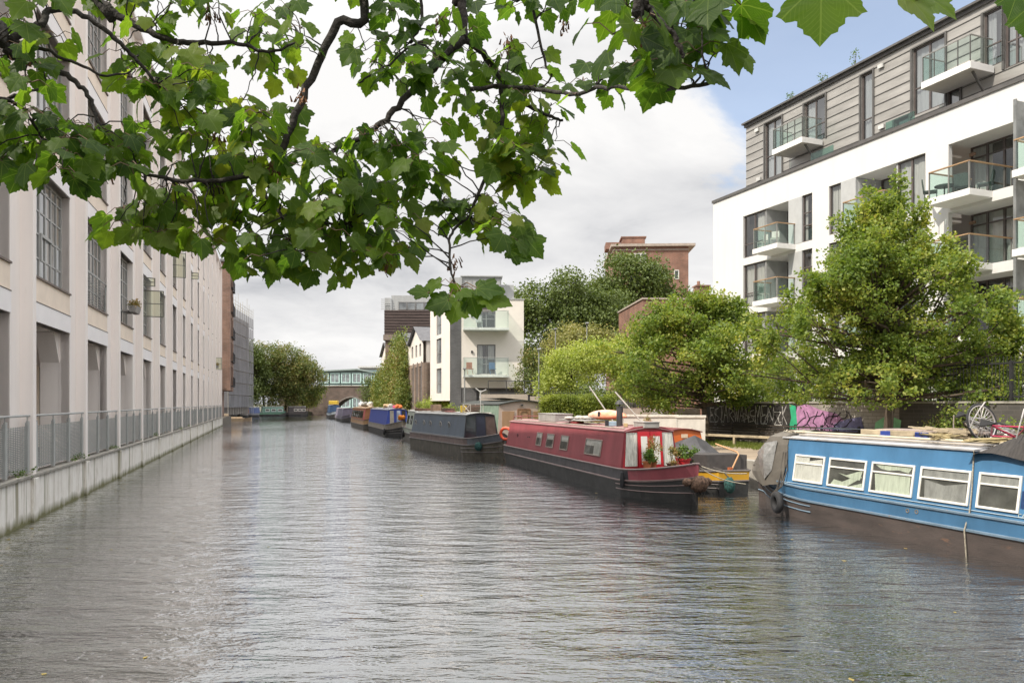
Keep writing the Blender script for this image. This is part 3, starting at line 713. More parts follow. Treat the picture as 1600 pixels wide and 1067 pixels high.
def balcony(u0, u1, d, z, name='balcony', y0=.0, rail_back=0.0, wood=True):
    """slab with glass balustrade; u0 far end, u1 near end, d projection"""
    s = MB(); s.box(u0, u1, -d, y0+1.25, z-.27, z); o = s.build(name, M_SLAB, ap, bevel=.015)
    g_ = MB(); e = .06
    for p0, p1 in (((u0+e, y0), (u0+e, -d+e)), ((u0+e, -d+e), (u1-e, -d+e)), ((u1-e, -d+e), (u1-e, y0))):
        g_.quad((p0[0], p0[1], z+.06), (p1[0], p1[1], z+.06), (p1[0], p1[1], z+1.05), (p0[0], p0[1], z+1.05))
    g_.build('balustrade', M_BGL, o)
    r = MB(); P = [(u0+e, y0, z+1.1), (u0+e, -d+e, z+1.1), (u1-e, -d+e, z+1.1), (u1-e, y0, z+1.1)]
    for i in range(3): r.beam(P[i], P[i+1], .09, .045)
    r.build('handrail', M_WOOD if wood else M_BALU, o)
    b = MB()
    for (x, y) in ((u0+e, y0-.05), (u0+e, -d+e), ((u0+u1)/2, -d+e), (u1-e, -d+e), (u1-e, y0-.05)): b.box(x-.02, x+.02, y-.025, y+.025, z, z+1.08)
    b.build('post', M_BALU, o); return o
for z in FLO[1:]:
    balcony(5.3, 7.3, 1.25, z)
    balcony(fu(1338)+.1, fu(1338)+2.6, 1.0, z)
    balcony(16.56, 18.5, 1.3, z, y0=1.2)
    balcony(20.65, 24.0, 1.9, z)
M_PFR = mat('privacy screen', (.22, .23, .23), .3, var=.2, scale=2)
for z in FLO[1:]:
    m_ = MB(); m_.box(20.7, 20.76, -1.78, -.0, z+1.16, z+2.55); m_.box(20.68, 20.78, -1.86, -1.78, z+.0, z+2.6); m_.build('privacy_screen', M_PFR, ap)
# garden chairs and tables on the balconies (each thing of its own)
def fpt(u, y, z):
    v = Matrix.Rotation(FA, 3, 'Z') @ Vector((u, y, 0)); return (12.6+v.x, 48.1+v.y, z)
def rattan_chair(u, y, z, a, lab):
    c = empty('garden_chair', fpt(u, y, z), FA+R(a), lab, 'chair', 'chairs on the white block balconies')
    b = MB(); b.box(-.25, .25, -.25, .25, .38, .44); b.build('seat', M_CHAIR, c)
    b = MB(); b.loft([[(-.27, .22, .40), (.27, .22, .40), (.27, .28, .40), (-.27, .28, .40)], [(-.27, .30, .92), (.27, .30, .92), (.27, .35, .92), (-.27, .35, .92)]]); b.build('backrest', M_CHAIR, c)
    for i, j in ((-1, -1), (1, -1), (-1, 1), (1, 1)):
        b = MB(); b.tube([(i*.24, j*.23, 0), (i*.23, j*.22, .4)], .02, 5); b.build('leg', M_CHAIR, c)
zC = FLO[3]
rattan_chair(fu(1483)-.15, -.85, zC, 130, 'dark rattan chair with curved back at the far end of the top right balcony')
rattan_chair(fu(1483)+.9, -.25, zC, 200, 'dark rattan chair in the middle of the top right balcony')
rattan_chair(fu(1483)+1.5, .2, zC, -60, 'dark rattan chair near the glass door of the top right balcony')
tb = empty('garden_table', fpt(fu(1483)+.3, -.6, zC), 0, 'low dark round table on the top right balcony', 'table')
b = MB(); b.cyl((0, 0, .55), .38, .04, 20); b.build('table_top', M_CHAIR, tb); b = MB(); b.cyl((0, 0, 0), .22, .03, 14); b.cyl((0, 0, .03), .03, .52, 8); b.build('leg', M_CHAIR, tb)
M_CHM = mat('white metal chair', (.62, .60, .56), .5)
for i, (u, z, lab) in enumerate(((fu(1195)+.6, FLO[3], 'pale metal chair on the top left balcony of the white block'), (fu(1195)+1.6, FLO[3], 'pale metal chair beside the right rail of the top left balcony'), (fu(1195)+.7, FLO[2], 'pale metal chair on the second balcony down at the left'))):
    c = empty('metal_chair', fpt(u, -.6, z), FA+R(40*i), lab, 'chair', 'chairs on the white block balconies')
    b = MB(); b.box(-.2, .2, -.2, .2, .43, .46); b.build('seat', M_CHM, c)
    b = MB(); b.box(-.2, .2, .19, .22, .55, .88); b.build('backrest', M_CHM, c)
    for p, q in ((-1, -1), (1, -1), (-1, 1), (1, 1)):
        b = MB(); b.tube([(p*.2, q*.2, 0), (p*.19, q*.2, .88 if q > 0 else .43)], .012, 5); b.build('leg', M_CHM, c)
# ---- zinc storeys, set back 1.5 m
KZ = 39520.0; ZY = 1.5; ZB, ZT = 15.25, 19.85
def zu(px): return (48.1+.545-KZ/(px-333.0))/.932
zhs = [(zu(1195.5), zu(1222), 16.0, 19.35), (zu(1257), zu(1290), 16.95, 19.35), (zu(1345.6), zu(1364), 15.5, 19.35), (zu(1426), zu(1477), 16.2, 19.35), (zu(1537), zu(1567), 16.95, 19.35), (zu(1570), zu(1604), 16.6, 19.35), (zu(1640), zu(1700), 16.6, 19.35),
       (zu(1209), zu(1222.5), 15.45, 15.95), (zu(1398), zu(1421), 15.3, 16.35), (zu(1480), zu(1500), 15.3, 16.7)]
z0u = zu(1166); mb = MB(); mb.holes(z0u, UE, ZB, ZT, zhs, ZY, .2)
mb.quad((z0u, ZY, ZB), (z0u, ZY, ZT), (z0u, 13, ZT), (z0u, 13, ZB)); mb.box(z0u, UE, ZY+.3, 13, ZT-.2, ZT-.05); mb.build('zinc_wall', M_ZINC, ap)
mb = MB(); z = ZB+.35; spans = []
while z < ZT-.15:
    x = z0u
    for a, b, c, d in sorted(zhs)+[(UE, UE, 0, 99)]:
        if a >= UE or c-.02 < z < d+.02:
            if a-.06 > x: mb.box(x, a-.06, ZY-.03, ZY-.002, z, z+.028)
            x = max(x, b+.06)
    z += .47
mb.build('zinc_seam', M_ZD, ap)
mb = MB(); mb.box(z0u-.12, UE, ZY-.28, ZY+.6, ZT, ZT+.10); mb.box(z0u-.06, UE, ZY-.12, ZY+.02, ZT-.16, ZT); mb.build('roof', M_ZD, ap)
for a, b, c, d in zhs:
    mb = MB()
    for q in (a-.10, b): mb.box(q, q+.10, ZY-.06, ZY-.001, c, d+.06)
    mb.box(a, b, ZY-.06, ZY-.001, d, d+.06); mb.build('window_trim', M_ZD, ap)
for i, (a, b, c, d) in enumerate(zhs): wframe(ap, a+.01, b-.01, c+.01, d-.01, ZY+.08, 2 if b-a > .9 else 1, [.4] if d-c > 2 else [], gm=glass_mat('sky window glass', (.7, .75, .78), .3), curtain=[(0, 1, 1.0)] if i % 3 != 1 else [(0, .5, 1.0)])
for a, b in ((1206, 1253), (1439, 1516)):
    K2 = 37600.; u0 = (48.1-K2/(a-333.0))/.932; u1 = (48.1-K2/(b-333.0))/.932; z = 16.9
    s = MB(); s.box(u0, u1, 0.02, ZY-.07, z-.3, z); o = s.build('roof_balcony', M_SLAB, ap, bevel=.015)
    g_ = MB()
    for p0, p1 in (((u0+.05, ZY-.1), (u0+.05, .08)), ((u0+.05, .08), (u1-.05, .08)), ((u1-.05, .08), (u1-.05, ZY-.1))): g_.quad((p0[0], p0[1], z+.08), (p1[0], p1[1], z+.08), (p1[0], p1[1], z+1.08), (p0[0], p0[1], z+1.08))
    g_.build('balustrade', M_BGL, o); r = MB(); P = [(u0+.05, ZY-.1, z+1.12), (u0+.05, .08, z+1.12), (u1-.05, .08, z+1.12), (u1-.05, ZY-.1, z+1.12)]
    for i in range(3): r.beam(P[i], P[i+1], .05, .04)
    r.build('handrail', M_BALU, o); r = MB(); n = 4
    for i in range(n+1): r.box(u0+.05+(u1-u0-.1)*i/n-.015, u0+.05+(u1-u0-.1)*i/n+.015, .06, .10, z, z+1.1)
    r.beam((u1-.2, .4, z-.3), (u1-.2, ZY, ZB+.1), .08); r.build('post', M_ZD, o)
for a in (1292, 1411): mb = MB(); mb.box(zu(a), zu(a)+1.6, .4, .42, 15.4, 15.95); mb.build('glass_screen', glass_mat('green screen', (.55, .75, .68), .1), ap)
for px, z in ((1184, 19.1), (1378, 19.2), (1379, 16.2), (1187, 16.1)):
    m_ = MB(); m_.box(zu(px)-.16, zu(px)+.16, ZY-.12, ZY-.031, z, z+.2); m_.build('vent', mat('vent white', (.6, .6, .58), .5), ap)
# weeds on the roof
for px, h, lab in ((1336, .8, 'bushy self seeded weed on the zinc roof, the tallest one'), (1238, .35, 'small weed tuft near the left end of the zinc roof'), (1285, .5, 'thin bare weed on the zinc roof edge')):
    p_ = fpt(zu(px), ZY, ZT+.1)
    cs = [(random.gauss(0, .12), random.gauss(0, .12), h*q) for q in (.2, .4, .6, .8, 1) for _ in range(2)]
    w_ = empty('roof_weed', p_, 0, lab, 'plant', 'weeds growing on the zinc roof')
    plant_cloud('leaves', cs, (.07, .07, .05), 9, .09, M_GREEN, w_)
    b = MB()
    for i in range(3): b.tube([(0, 0, 0), (random.gauss(0, .1), 0, h*.95)], .008, 4)
    b.build('stem', mat('stem', (.12, .09, .05), .8), w_)

# ================================================================== MID-DISTANCE BUILDINGS ON THE RIGHT BANK
M_MW = mat('pale render', (.78, .73, .67), .85, var=.04, scale=.8, bump=.08, spots=(1.4, .66, .12, (.66, .60, .52)))
M_GB = brick_mat('dark grey brick', (.13, .13, .135), (.105, .105, .11), (.15, .15, .15), w=.3, h=.1)
M_GZ = mat('pale grey zinc', (.42, .43, .43), .5, var=.06, metal=.2, scale=2, stretch=(3, 3, .3))
# side wall runs along the canal direction; front faces the viewer
mbd = empty('white_canal_house', (-4.69, 58.0, 0), R(4), 'pale apartment house with dark grey brick band and two glass balconies facing the viewer', 'building')
FW = 5.6; hs = [(2.05, 3.45, 4.9, 7.15), (2.05, 3.45, 8.4, 10.4)]
mb = MB(); mb.holes(.85, FW, 3.9, 10.55, hs, 0, .25)
mb.quad((FW, 0, 3.9), (FW, 9, 3.9), (FW, 9, 10.55), (FW, 0, 10.55)); mb.box(.85, FW, .3, 9, 10.3, 10.5); mb.box(.85, FW, .02, 9, 3.86, 3.9); mb.build('wall', M_MW, mbd)
mb = MB(); mb.box(0, .849, -.02, 1, .8, 10.6); mb.box(.85, FW+.0, .45, 9, .8, 3.86); mb.box(.85, 2.0, .03, .45, .8, 3.84); mb.build('brick_band', M_GB, mbd)
# canal side wing (bright cream, seen at a glancing angle)
sd = []; th = ANG-R(4)
wing = []
L2 = 7.4
def rot2(u, y): return (u*math.cos(th)-y*math.sin(th), u*math.sin(th)+y*math.cos(th))
mb = MB()
hs2 = [(3.0, 4.9, 3.5, 5.5), (3.0, 4.9, 5.9, 7.9), (3.0, 4.9, 8.2, 10.2)]
tmp = MB(); tmp.holes(-.05, L2, 2.9, 10.7, hs2, -.0, -.2); tmp.quad((-.05, 0, 2.9), (L2, 0, 2.9), (L2, -3, 2.9), (-.05, -3, 2.9)); tmp.quad((-.05, 0, 10.7), (-.05, -3, 10.7), (L2, -3, 10.7), (L2, 0, 10.7))
tmp.quad((L2, 0, 2.9), (L2, 0, 10.7), (L2, -3, 10.7), (L2, -3, 2.9))
tmp.v = [(*rot2(x, y if y > 0.0 else y), z) for x, y, z in tmp.v]
def side(v): return v
tmp.build('side_wall', M_MW, mbd)
for a, b, c, d in hs2:
    f = MB(); f.box(a, b, -.08, -.14, c, c+.07); f.box(a, b, -.08, -.14, d-.07, d); f.box(a, a+.07, -.08, -.14, c, d); f.box(b-.07, b, -.08, -.14, c, d); f.box((a+b)/2-.04, (a+b)/2+.04, -.08, -.14, c, d); f.box(a, b, -.082, -.138, c+.8, c+.86)
    f.v = [(*rot2(x, y), z) for x, y, z in f.v]; w_ = f.build('window', mat('mid grey frame', (.22, .22, .22), .5), mbd)
    q = MB(); q.quad((a, -.11, c), (b, -.11, c), (b, -.11, d), (a, -.11, d)); q.v = [(*rot2(x, y), z) for x, y, z in q.v]; q.build('pane', M_LGLASS, w_)
mb = MB(); mb.box(-.02, .9, .0, 7, 10.6, 12.2); mb.box(.9, 3.9, .25, 7, 10.55, 12.3); mb.box(3.9, 4.9, .8, 7, 10.55, 11.8)
for i in range(9):
    x = .9+i*.36; mb.box(x, x+.03, .2, .25, 10.56, 12.2)
mb.build('roof_storey', M_GZ, mbd)
mb = MB(); mb.box(.8, 4.0, .1, 7, 12.3, 12.38); mb.box(.86, FW+.06, -.05, .3, 10.552, 10.63); mb.box(1.9, 3.6, -.25, .1, 10.41, 10.5); mb.build('roof', M_GZ, mbd)
for a, b, c, d in hs: wframe(mbd, a, b, c, d, .1, 2, [.35], fm=mat('mid grey frame', (.22, .22, .22), .5), curtain=[(0, .3, 1), (.6, 1, .5)])
mb = MB(); mb.box(2.06, 3.44, .03, .09, 9.6, 10.39); mb.build('roller_shade', mat('brown shade', (.16, .14, .13), .8), mbd)
for z in (4.85, 8.35):
    s = MB(); s.box(1.0, 4.4, -1.15, .0, z-.2, z-.02); o = s.build('balcony', mat('green white slab', (.62, .68, .64), .7), mbd)
    g_ = MB()
    for p0, p1 in (((1.03, 0), (1.03, -1.1)), ((1.03, -1.1), (4.37, -1.1)), ((4.37, -1.1), (4.37, 0))): g_.quad((p0[0], p0[1], z), (p1[0], p1[1], z), (p1[0], p1[1], z+1.25), (p0[0], p0[1], z+1.25))
    g_.build('balustrade', glass_mat('green balcony glass', (.78, .88, .84), .12), o)
    b = MB(); b.tube([(1.03, 0, z+1.25), (1.03, -1.1, z+1.25), (4.37, -1.1, z+1.25), (4.37, 0, z+1.25)], .02, 5); b.build('handrail', M_BALU, o)
mb = MB(); mb.box(1.6, 1.72, -.1, 0, 9.2, 9.38); mb.box(1.6, 1.72, -.1, 0, 6.5, 6.68); mb.build('wall_lamp', M_BLK, mbd)
M_DOOR = mat('pale door', (.40, .40, .34), .6)
mb = MB(); mb.box(2.2, 3.0, .40, .44, 1.9, 3.7); mb.build('door', M_DOOR, mbd); mb = MB(); mb.box(3.9, 4.9, .40, .44, 2.5, 3.3); mb.build('vent_panel', M_BLK, mbd)
mb = MB(); mb.tube([(.3, .5, 12.2), (.3, .5, 13.1)], .02, 4); mb.tube([(-.1, .5, 12.95), (.7, .5, 13.0)], .012, 4); mb.tube([(-.1, .5, 12.8), (.5, .5, 12.85)], .012, 4); mb.build('aerial', M_BALU, mbd)
q = MathV = mbd.matrix_basis
def mpt(x, y, z): a = R(4); return (-4.69+x*math.cos(a)-y*math.sin(a), 58+x*math.sin(a)+y*math.cos(a), z)
for x, z, col, lab in ((1.5, 4.83, (.55, .22, .12), 'orange brown folding chair on the lower balcony of the canal house'), (3.2, 4.83, (.10, .22, .40), 'blue folding chair on the lower balcony of the canal house'), (2.2, 8.33, (.6, .6, .58), 'white folding chair on the upper balcony of the canal house')):
    c = empty('folding_chair', mpt(x, -.6, z), .3, lab, 'chair'); cm = mat('chair %.2f' % col[0], col, .7)
    b = MB(); b.box(-.22, .22, -.22, .22, .42, .47); b.build('seat', cm, c); b = MB(); b.box(-.22, .22, .2, .24, .5, .95); b.build('backrest', cm, c)
    b = MB(); b.beam((-.2, -.2, 0), (-.2, .22, .5), .03); b.build('leg', cm, c); b = MB(); b.beam((.2, -.2, 0), (.2, .22, .5), .03); b.build('leg', cm, c)

# dark timber-clad building behind it, in the same row
bt = empty('brown_clad_building', (-13.9, 84.0, 0), R(3), 'tall building clad in dark brown boards with a grey zinc top floor', 'building')
mb = MB(); mb.box(-.1, 8.2, .3, 12, 10.2, 12.9)
mb.build('board_cladding', mat('dark brown board', (.105, .075, .068), .7, var=.2, scale=2.2, stretch=(.3, .3, 6)), bt)
mb = MB(); mb.box(0, 8.1, .35, 12, .8, 9.6); mb.build('wall', brick_mat('brown works brick', (.22, .15, .12), (.18, .13, .10), (.25, .22, .19), w=.45, h=.15), bt)
mb = MB()
for i in range(8): mb.box(-.13, 8.23, .255, .299, 10.5+i*.32, 10.53+i*.32)
mb.build('board_joint', mat('joint dark', (.03, .022, .02), .9), bt)
mb = MB(); mb.box(.6, 8.4, .9, 11, 12.9, 14.6); mb.build('roof_storey', M_GZ, bt)
mb = MB()
for i in range(6): mb.box(-.5, .7, .6+i*.04, .64+i*.04, 13.0+i*.22, 13.08+i*.22)
mb.box(-.1, .55, .75, .82, 12.9, 14.3); mb.build('louvre_screen', M_GZ, bt)
for i in range(4): 
    f = MB(); x = 1.4+i*.95; f.box(x, x+.9, .82, .88, 13.0, 13.08); f.box(x, x+.9, .82, .88, 13.8, 13.88); f.box(x, x+.07, .82, .88, 13.0, 13.88); f.box(x+.83, x+.9, .82, .88, 13.0, 13.88)
    w_ = f.build('window', mat('mid grey frame', (.22, .22, .22), .5), bt); q = MB(); q.quad((x, .85, 13.0), (x+.9, .85, 13.0), (x+.9, .85, 13.88), (x, .85, 13.88)); q.build('pane', M_LGLASS, w_)
mb = MB(); mb.box(-.2, 8.3, .1, 12, 9.6, 10.19); mb.build('cornice', mat('brown stone', (.25, .2, .17), .9), bt)
mb = MB(); mb.box(1.0, 3.6, .28, .34, 5.5, 9.4); mb.build('window', M_DGLASS, bt)

# old brick canalside warehouse, ivy on its nearer end
ow = empty('old_brick_works', W(66.5, 12.9), ANG, 'old low brick works with tall arched windows and pale gables beside the canal', 'building')
hs = [(1.0, 1.9, 2.2, 6.0), (2.9, 3.8, 2.2, 6.0), (4.9, 5.8, 2.2, 6.0), (1.0, 1.9, 6.9, 8.0), (2.9, 3.8, 6.9, 8.0), (4.9, 5.8, 6.9, 8.0)]
mb = MB(); mb.holes(0, 26, .8, 6.3, hs[:3], 0, -.25); mb.quad((0, 0, .8), (0, 0, 6.3), (0, -8, 6.3), (0, -8, .8)); mb.box(0, 26, -.3, -.6, .8, 6.2)
mb.build('wall', brick_mat('old brick', (.34, .24, .18), (.26, .18, .14), (.36, .32, .27), w=.35, h=.12), ow)
mb = MB(); mb.holes(0, 26, 6.3, 8.2, hs[3:], .001, -.25)
for i in range(4): mb.prism_y([(6.5*i, 8.2), (6.5*i+6.5, 8.2), (6.5*i+3.25, 9.6)], -.25, .001)
mb.box(0, 26, -.3, -.6, 6.3, 8.2); mb.build('gable_wall', M_MW, ow)
mb = MB()
for i in range(4):
    x = 6.5*i; mb.quad((x-.1, .3, 8.18), (x-.1, -9, 8.18), (x+3.25, -9, 9.7), (x+3.25, .3, 9.7)); mb.quad((x+6.6, .3, 8.18), (x+6.6, -9, 8.18), (x+3.25, -9, 9.7), (x+3.25, .3, 9.7))
mb.build('roof', mat('slate', (.14, .14, .15), .8), ow)
for a, b, c, d in hs:
    q = MB(); q.box(a, b, -.12, -.18, c, d); q.box((a+b)/2-.03, (a+b)/2+.03, -.09, -.12, c, d); q.build('window', M_DGLASS, ow)
mb = MB()
for x in (.4, 2.4, 4.4): mb.tube([(x, .08, .8), (x, .08, 6.4)], .05, 6)
mb.build('drainpipe', mat('pipe', (.30, .27, .25), .7), ow)

# brick flats behind the trees
M_RB = brick_mat('red brown brick', (.26, .125, .085), (.21, .105, .075), (.28, .22, .18), w=.45, h=.15)
tf = empty('tall_brick_flats', (14.3, 108.0, 0), R(-3), 'tall red brown brick block of flats rising behind the dark trees', 'building')
mb = MB(); mb.box(0, 10.4, 0, 16, .8, 24.6); mb.box(10.401, 11.0, .3, 12, .8, 18.3); mb.build('wall', M_RB, tf)
mb = MB(); mb.box(-.4, 11.3, -.5, 16.3, 24.6, 24.95); mb.box(-.1, 10.5, -.08, 16.1, 24.1, 24.25); mb.build('roof', mat('roof concrete', (.40, .34, .29), .8), tf)
mb = MB(); mb.box(-.9, 1.2, 3, 6, 24.95, 25.9); mb.build('chimney', M_RB, tf); mb = MB(); mb.box(1.4, 4.6, 2, 5, 24.95, 26.3); mb.box(1.2, 4.8, 1.9, 5.1, 26.3, 26.5); mb.build('chimney', M_RB, tf)
M_WF = mat('white frame', (.72, .70, .66), .6)
for x, z in ((2.2, 22.4), (5.6, 18.6), (8.4, 16.8), (8.4, 20), (2.2, 19.2)):
    w2 = 2.4 if x < 3 else .7; f = MB(); f.box(x, x+w2, -.05, .02, z, z+.12); f.box(x, x+w2, -.05, .02, z+1.2, z+1.32)
    for i in range(4 if w2 > 1 else 2): f.box(x+(w2-.12)*i/(3 if w2 > 1 else 1), x+(w2-.12)*i/(3 if w2 > 1 else 1)+.12, -.05, .02, z, z+1.32)
    w_ = f.build('window', M_WF, tf); q = MB(); q.quad((x, -.02, z), (x+w2, -.02, z), (x+w2, -.02, z+1.3), (x, -.02, z+1.3)); q.build('pane', M_DGLASS, w_)
lf = empty('low_brick_flats', (10.0, 65.5, 0), R(4), 'lower flat roofed red brick house with a chimney above the canalside tree', 'building')
mb = MB(); mb.box(1.2, 12, 0, 10, .8, 11.55); mb.build('wall', M_RB, lf)
mb = MB(); mb.box(1.1, 12.1, -.1, 10.1, 11.56, 11.70); mb.build('roof', mat('roof concrete', (.4, .34, .29), .8), lf)
mb = MB(); mb.box(6.2, 7.3, 1, 2, 11.7, 12.9); mb.box(6.1, 7.4, .9, 2.1, 12.9, 13.0); mb.tube([(6.5, 1.5, 13), (6.5, 1.5, 13.4)], .14, 8); mb.build('chimney', M_RB, lf); mb = MB(); mb.box(9.0, 11.5, 1, 3, 11.7, 12.8); mb.build('chimney', M_RB, lf)
for x in (3.4, 6.8):
    f = MB(); f.box(x, x+1.6, -.05, .02, 9.3, 9.42); f.box(x, x+1.6, -.05, .02, 10.6, 10.72)
    for i in range(3): f.box(x+.74*i, x+.74*i+.1, -.05, .02, 9.3, 10.72)
    w_ = f.build('window', M_WF, lf); q = MB(); q.quad((x, -.02, 9.3), (x+1.6, -.02, 9.3), (x+1.6, -.02, 10.7), (x, -.02, 10.7)); q.build('pane', M_DGLASS, w_)

# ================================================================== TREES
M_BARK = mat('bark', (.105, .08, .06), .95, var=.25, scale=6, bump=.6, bscale=18, stretch=(1, 1, .25))
L_PLANE = leaf_mat('field maple leaf', [(.085, .14, .028), (.145, .21, .042), (.24, .29, .06), (.42, .39, .09)], .38, patch=.7)
L_DARK = leaf_mat('dark leaf', [(.065, .095, .028), (.105, .145, .038), (.16, .195, .055)], .2, patch=.25)
L_OLIVE = leaf_mat('olive leaf', [(.16, .18, .06), (.25, .25, .09), (.32, .27, .11)], .25, patch=.4)
L_YEL = leaf_mat('yellow green leaf', [(.22, .28, .06), (.34, .39, .10), (.46, .47, .16)], .36, patch=.6)
L_MID = leaf_mat('mid leaf', [(.075, .12, .035), (.13, .17, .05), (.22, .20, .07), (.28, .20, .08)], .25, patch=.35)
L_IVY = leaf_mat('ivy', [(.07, .11, .025), (.14, .19, .045), (.24, .25, .07), (.30, .19, .09)], .25, patch=.45)
def ell_pts(n, c, r, shell=.55):
    d = rng.normal(0, 1, (n, 3)); d /= np.linalg.norm(d, axis=1, keepdims=True)
    q = rng.uniform(shell**3, 1, (n, 1))**(1/3)
    return np.array(c)+d*q*np.array(r)
def tree(loc, lobes, trunk_h, trunk_r, leafm, lsize, per, spread, label, group, name='tree', lean=(0, 0), limbs=True, shell=.5, up=.35, spikes=None, cat='tree', ncl=1.0, stems=1):
    """lobes: (dx, dy, z, rx, ry, rz, clusters) relative to the trunk base"""
    t = empty(name, loc, 0, label, cat, group); C = []; tk = MB()
    base = Vector((0, 0, -.1)); topz = max(l_[2] for l_ in lobes); fork = Vector((lean[0], lean[1], trunk_h))
    for s_ in range(stems):
        off = Vector((random.uniform(-.3, .3), random.uniform(-.3, .3), 0)) if s_ else Vector((0, 0, 0))
        pts = [base+off, base.lerp(fork, .35)+off+Vector((random.gauss(0, .05), 0, 0)), fork+off*.5]
        tk.tube(pts, [trunk_r*1.25, trunk_r, trunk_r*.85], 9)
    zt = max(l_[2]+l_[5]*.6 for l_ in lobes); topp = Vector((lean[0]*1.5, lean[1]*1.5, zt))
    axis = [fork.lerp(topp, i/5)+Vector((random.gauss(0, .12), random.gauss(0, .12), 0))*(i > 0) for i in range(6)]
    axis[0] = fork; tk.tube(axis, [trunk_r*.85*(1-i/5.6) for i in range(6)], 7)
    for (dx, dy, z, rx, ry, rz, n) in lobes:
        c = ell_pts(max(2, int(n*ncl)), (dx, dy, z), (rx, ry, rz), shell); C.append(c)
        if limbs:
            f = max(0, min(.9, (z-rz*.6-trunk_h)/max(.1, (zt-trunk_h)))); st = fork.lerp(topp, f*.8); lc = Vector((dx, dy, z))
            mid = st.lerp(lc, .5)+Vector((random.gauss(0, .2), random.gauss(0, .2), -.1*rz)); tk.tube([st, mid, lc], [trunk_r*.42, trunk_r*.28, trunk_r*.14], 6)
            for p in c[::3]:
                p = Vector(p); s2 = st.lerp(lc, random.uniform(.65, 1)); m2 = s2.lerp(p, .5)+Vector((0, 0, .12*rz)); tk.tube([s2, m2, p], [trunk_r*.11, trunk_r*.08, trunk_r*.03], 4)
    if spikes:
        for (dx, dy, z0, z1) in spikes:
            k = 9; c = np.array([[dx+random.gauss(0, .05), dy+random.gauss(0, .05), z0+(z1-z0)*i/k] for i in range(k)]); C.append(c)
            tk.tube([(dx*.6, dy*.6, z0-.6), (dx, dy, z1)], [.03, .01], 4)
    tk.build('trunk', M_BARK, t, smooth=True)
    V, F = leaf_cloud(np.concatenate(C), spread, per, lsize, .75, up); mesh_np('crown', V, F, leafm, t); return t
# the two field maples on the towpath
g2 = 'trees on the towpath'
lobes = []
for i in range(9): lobes.append((random.gauss(0, .3)-.2, random.gauss(0, .3), 3.0+i*.62, 1.5-.1*i, 1.3-.1*i, .6, 12))
for i in range(50):
    f = i/49; z = 2.25+6.75*f; Rr = (4.7 if z < 4.6 else 4.7*(1-((z-4.6)/5.0))) if z > 2.9 else 4.1
    for j in range(3 if z < 7 else 2):
        a = random.uniform(0, 6.283); q = random.uniform(.25, .97); lobes.append((math.cos(a)*Rr*q-.35, math.sin(a)*Rr*q*.8, z, 1.0 if z < 6.5 else .6, .9 if z < 6.5 else .5, .55, 8 if z < 6.5 else 6))
tree((13.45, 27.3, .8), lobes, 2.0, .17, L_PLANE, .13, 46, .15, 'broad bushy field maple in front of the white apartment block, largest tree on the towpath', g2, name='field_maple', shell=.2,
     spikes=[(x-.3, random.uniform(-2, 0), 8.3-abs(x)*1.05-.5, 8.3-abs(x)*1.05+random.uniform(.2, .7)) for x in [random.uniform(-4.4, 4.4) for _ in range(26)]]+[(x, random.uniform(-.6, .6), z, z+random.uniform(.7, 1.3)) for x, z in ((-.5, 8.4), (.2, 8.8), (.9, 8.0), (-1.5, 7.2), (1.8, 7.0), (-2.8, 5.6), (-3.6, 4.8), (3.0, 5.4), (3.9, 4.3), (2.4, 6.4))])
lobes = [(-1.0+random.gauss(0, .5), random.gauss(-.3, .4), 2.2+i*.5, 1.5, 1.2, .6, 12) for i in range(8)]
for i in range(40):
    f = i/39; z = 2.0+4.7*f; Rr = 4.2*(1-max(0, (z-3.8)/3.6)**1.3)*(1 if z > 2.0 else .85)
    for j in range(2):
        a = random.uniform(0, 6.283); q = random.uniform(.3, .95); lobes.append((-1.0+math.cos(a)*Rr*q*1.1, math.sin(a)*Rr*q*.8, z, .9, .9, .5, 13))
tree((9.65, 36.6, .8), lobes, 1.7, .14, L_PLANE, .15, 36, .18, 'rounded yellowing field maple with a slim trunk by the graffiti, second tree from the right', g2, name='field_maple', shell=.2, lean=(-.5, 0),
     spikes=[(x, random.uniform(-.6, .6), z, z+random.uniform(.8, 1.3)) for x, z in ((.3, 6.0), (1.3, 5.7), (.7, 6.0), (2.0, 5.0), (2.8, 4.2), (-2.2, 5.0), (-3.6, 4.0), (1.0, 5.8), (-.5, 6.1), (1.7, 5.2), (-1.6, 5.6), (2.4, 4.4), (-3.0, 4.6))])
# small tree and shrubs near the right wall
tree((16.0, 25.6, .8), [(0, 0, 1.6, .9, .7, .8, 40), (.9, .2, 2.6, 1.2, .8, 1.0, 50), (1.6, .3, 3.9, 1.3, .9, .9, 50), (-1.0, 0, 1.2, .8, .6, .6, 26)], .9, .05, L_PLANE, .10, 40, .2, 'thin shrubby tree in front of the brick wall beside the large field maple', None, name='shrub_tree', cat='shrub')
tree((14.2, 22.4, .8), [(.6, 0, .9, .9, .6, .55, 34), (1.9, 0, 1.2, .8, .5, .7, 26)], .5, .04, L_PLANE, .10, 34, .2, 'low yellow green bush beyond the bicycles at the right edge', None, name='bush', cat='bush')
tree((14.6, 26.6, .8), [(.3, 0, .8, .8, .5, .7, 40)], .4, .04, L_MID, .09, 40, .18, 'small green bush at the foot of the wall right of the maple trunk', None, name='bush', cat='bush')
tree((10.9, 30.5, .8), [(.3, 0, .35, .9, .4, .3, 20)], .3, .03, L_MID, .09, 30, .15, 'straggly low bush between the knee rail and the block wall', None, name='bush', cat='bush')
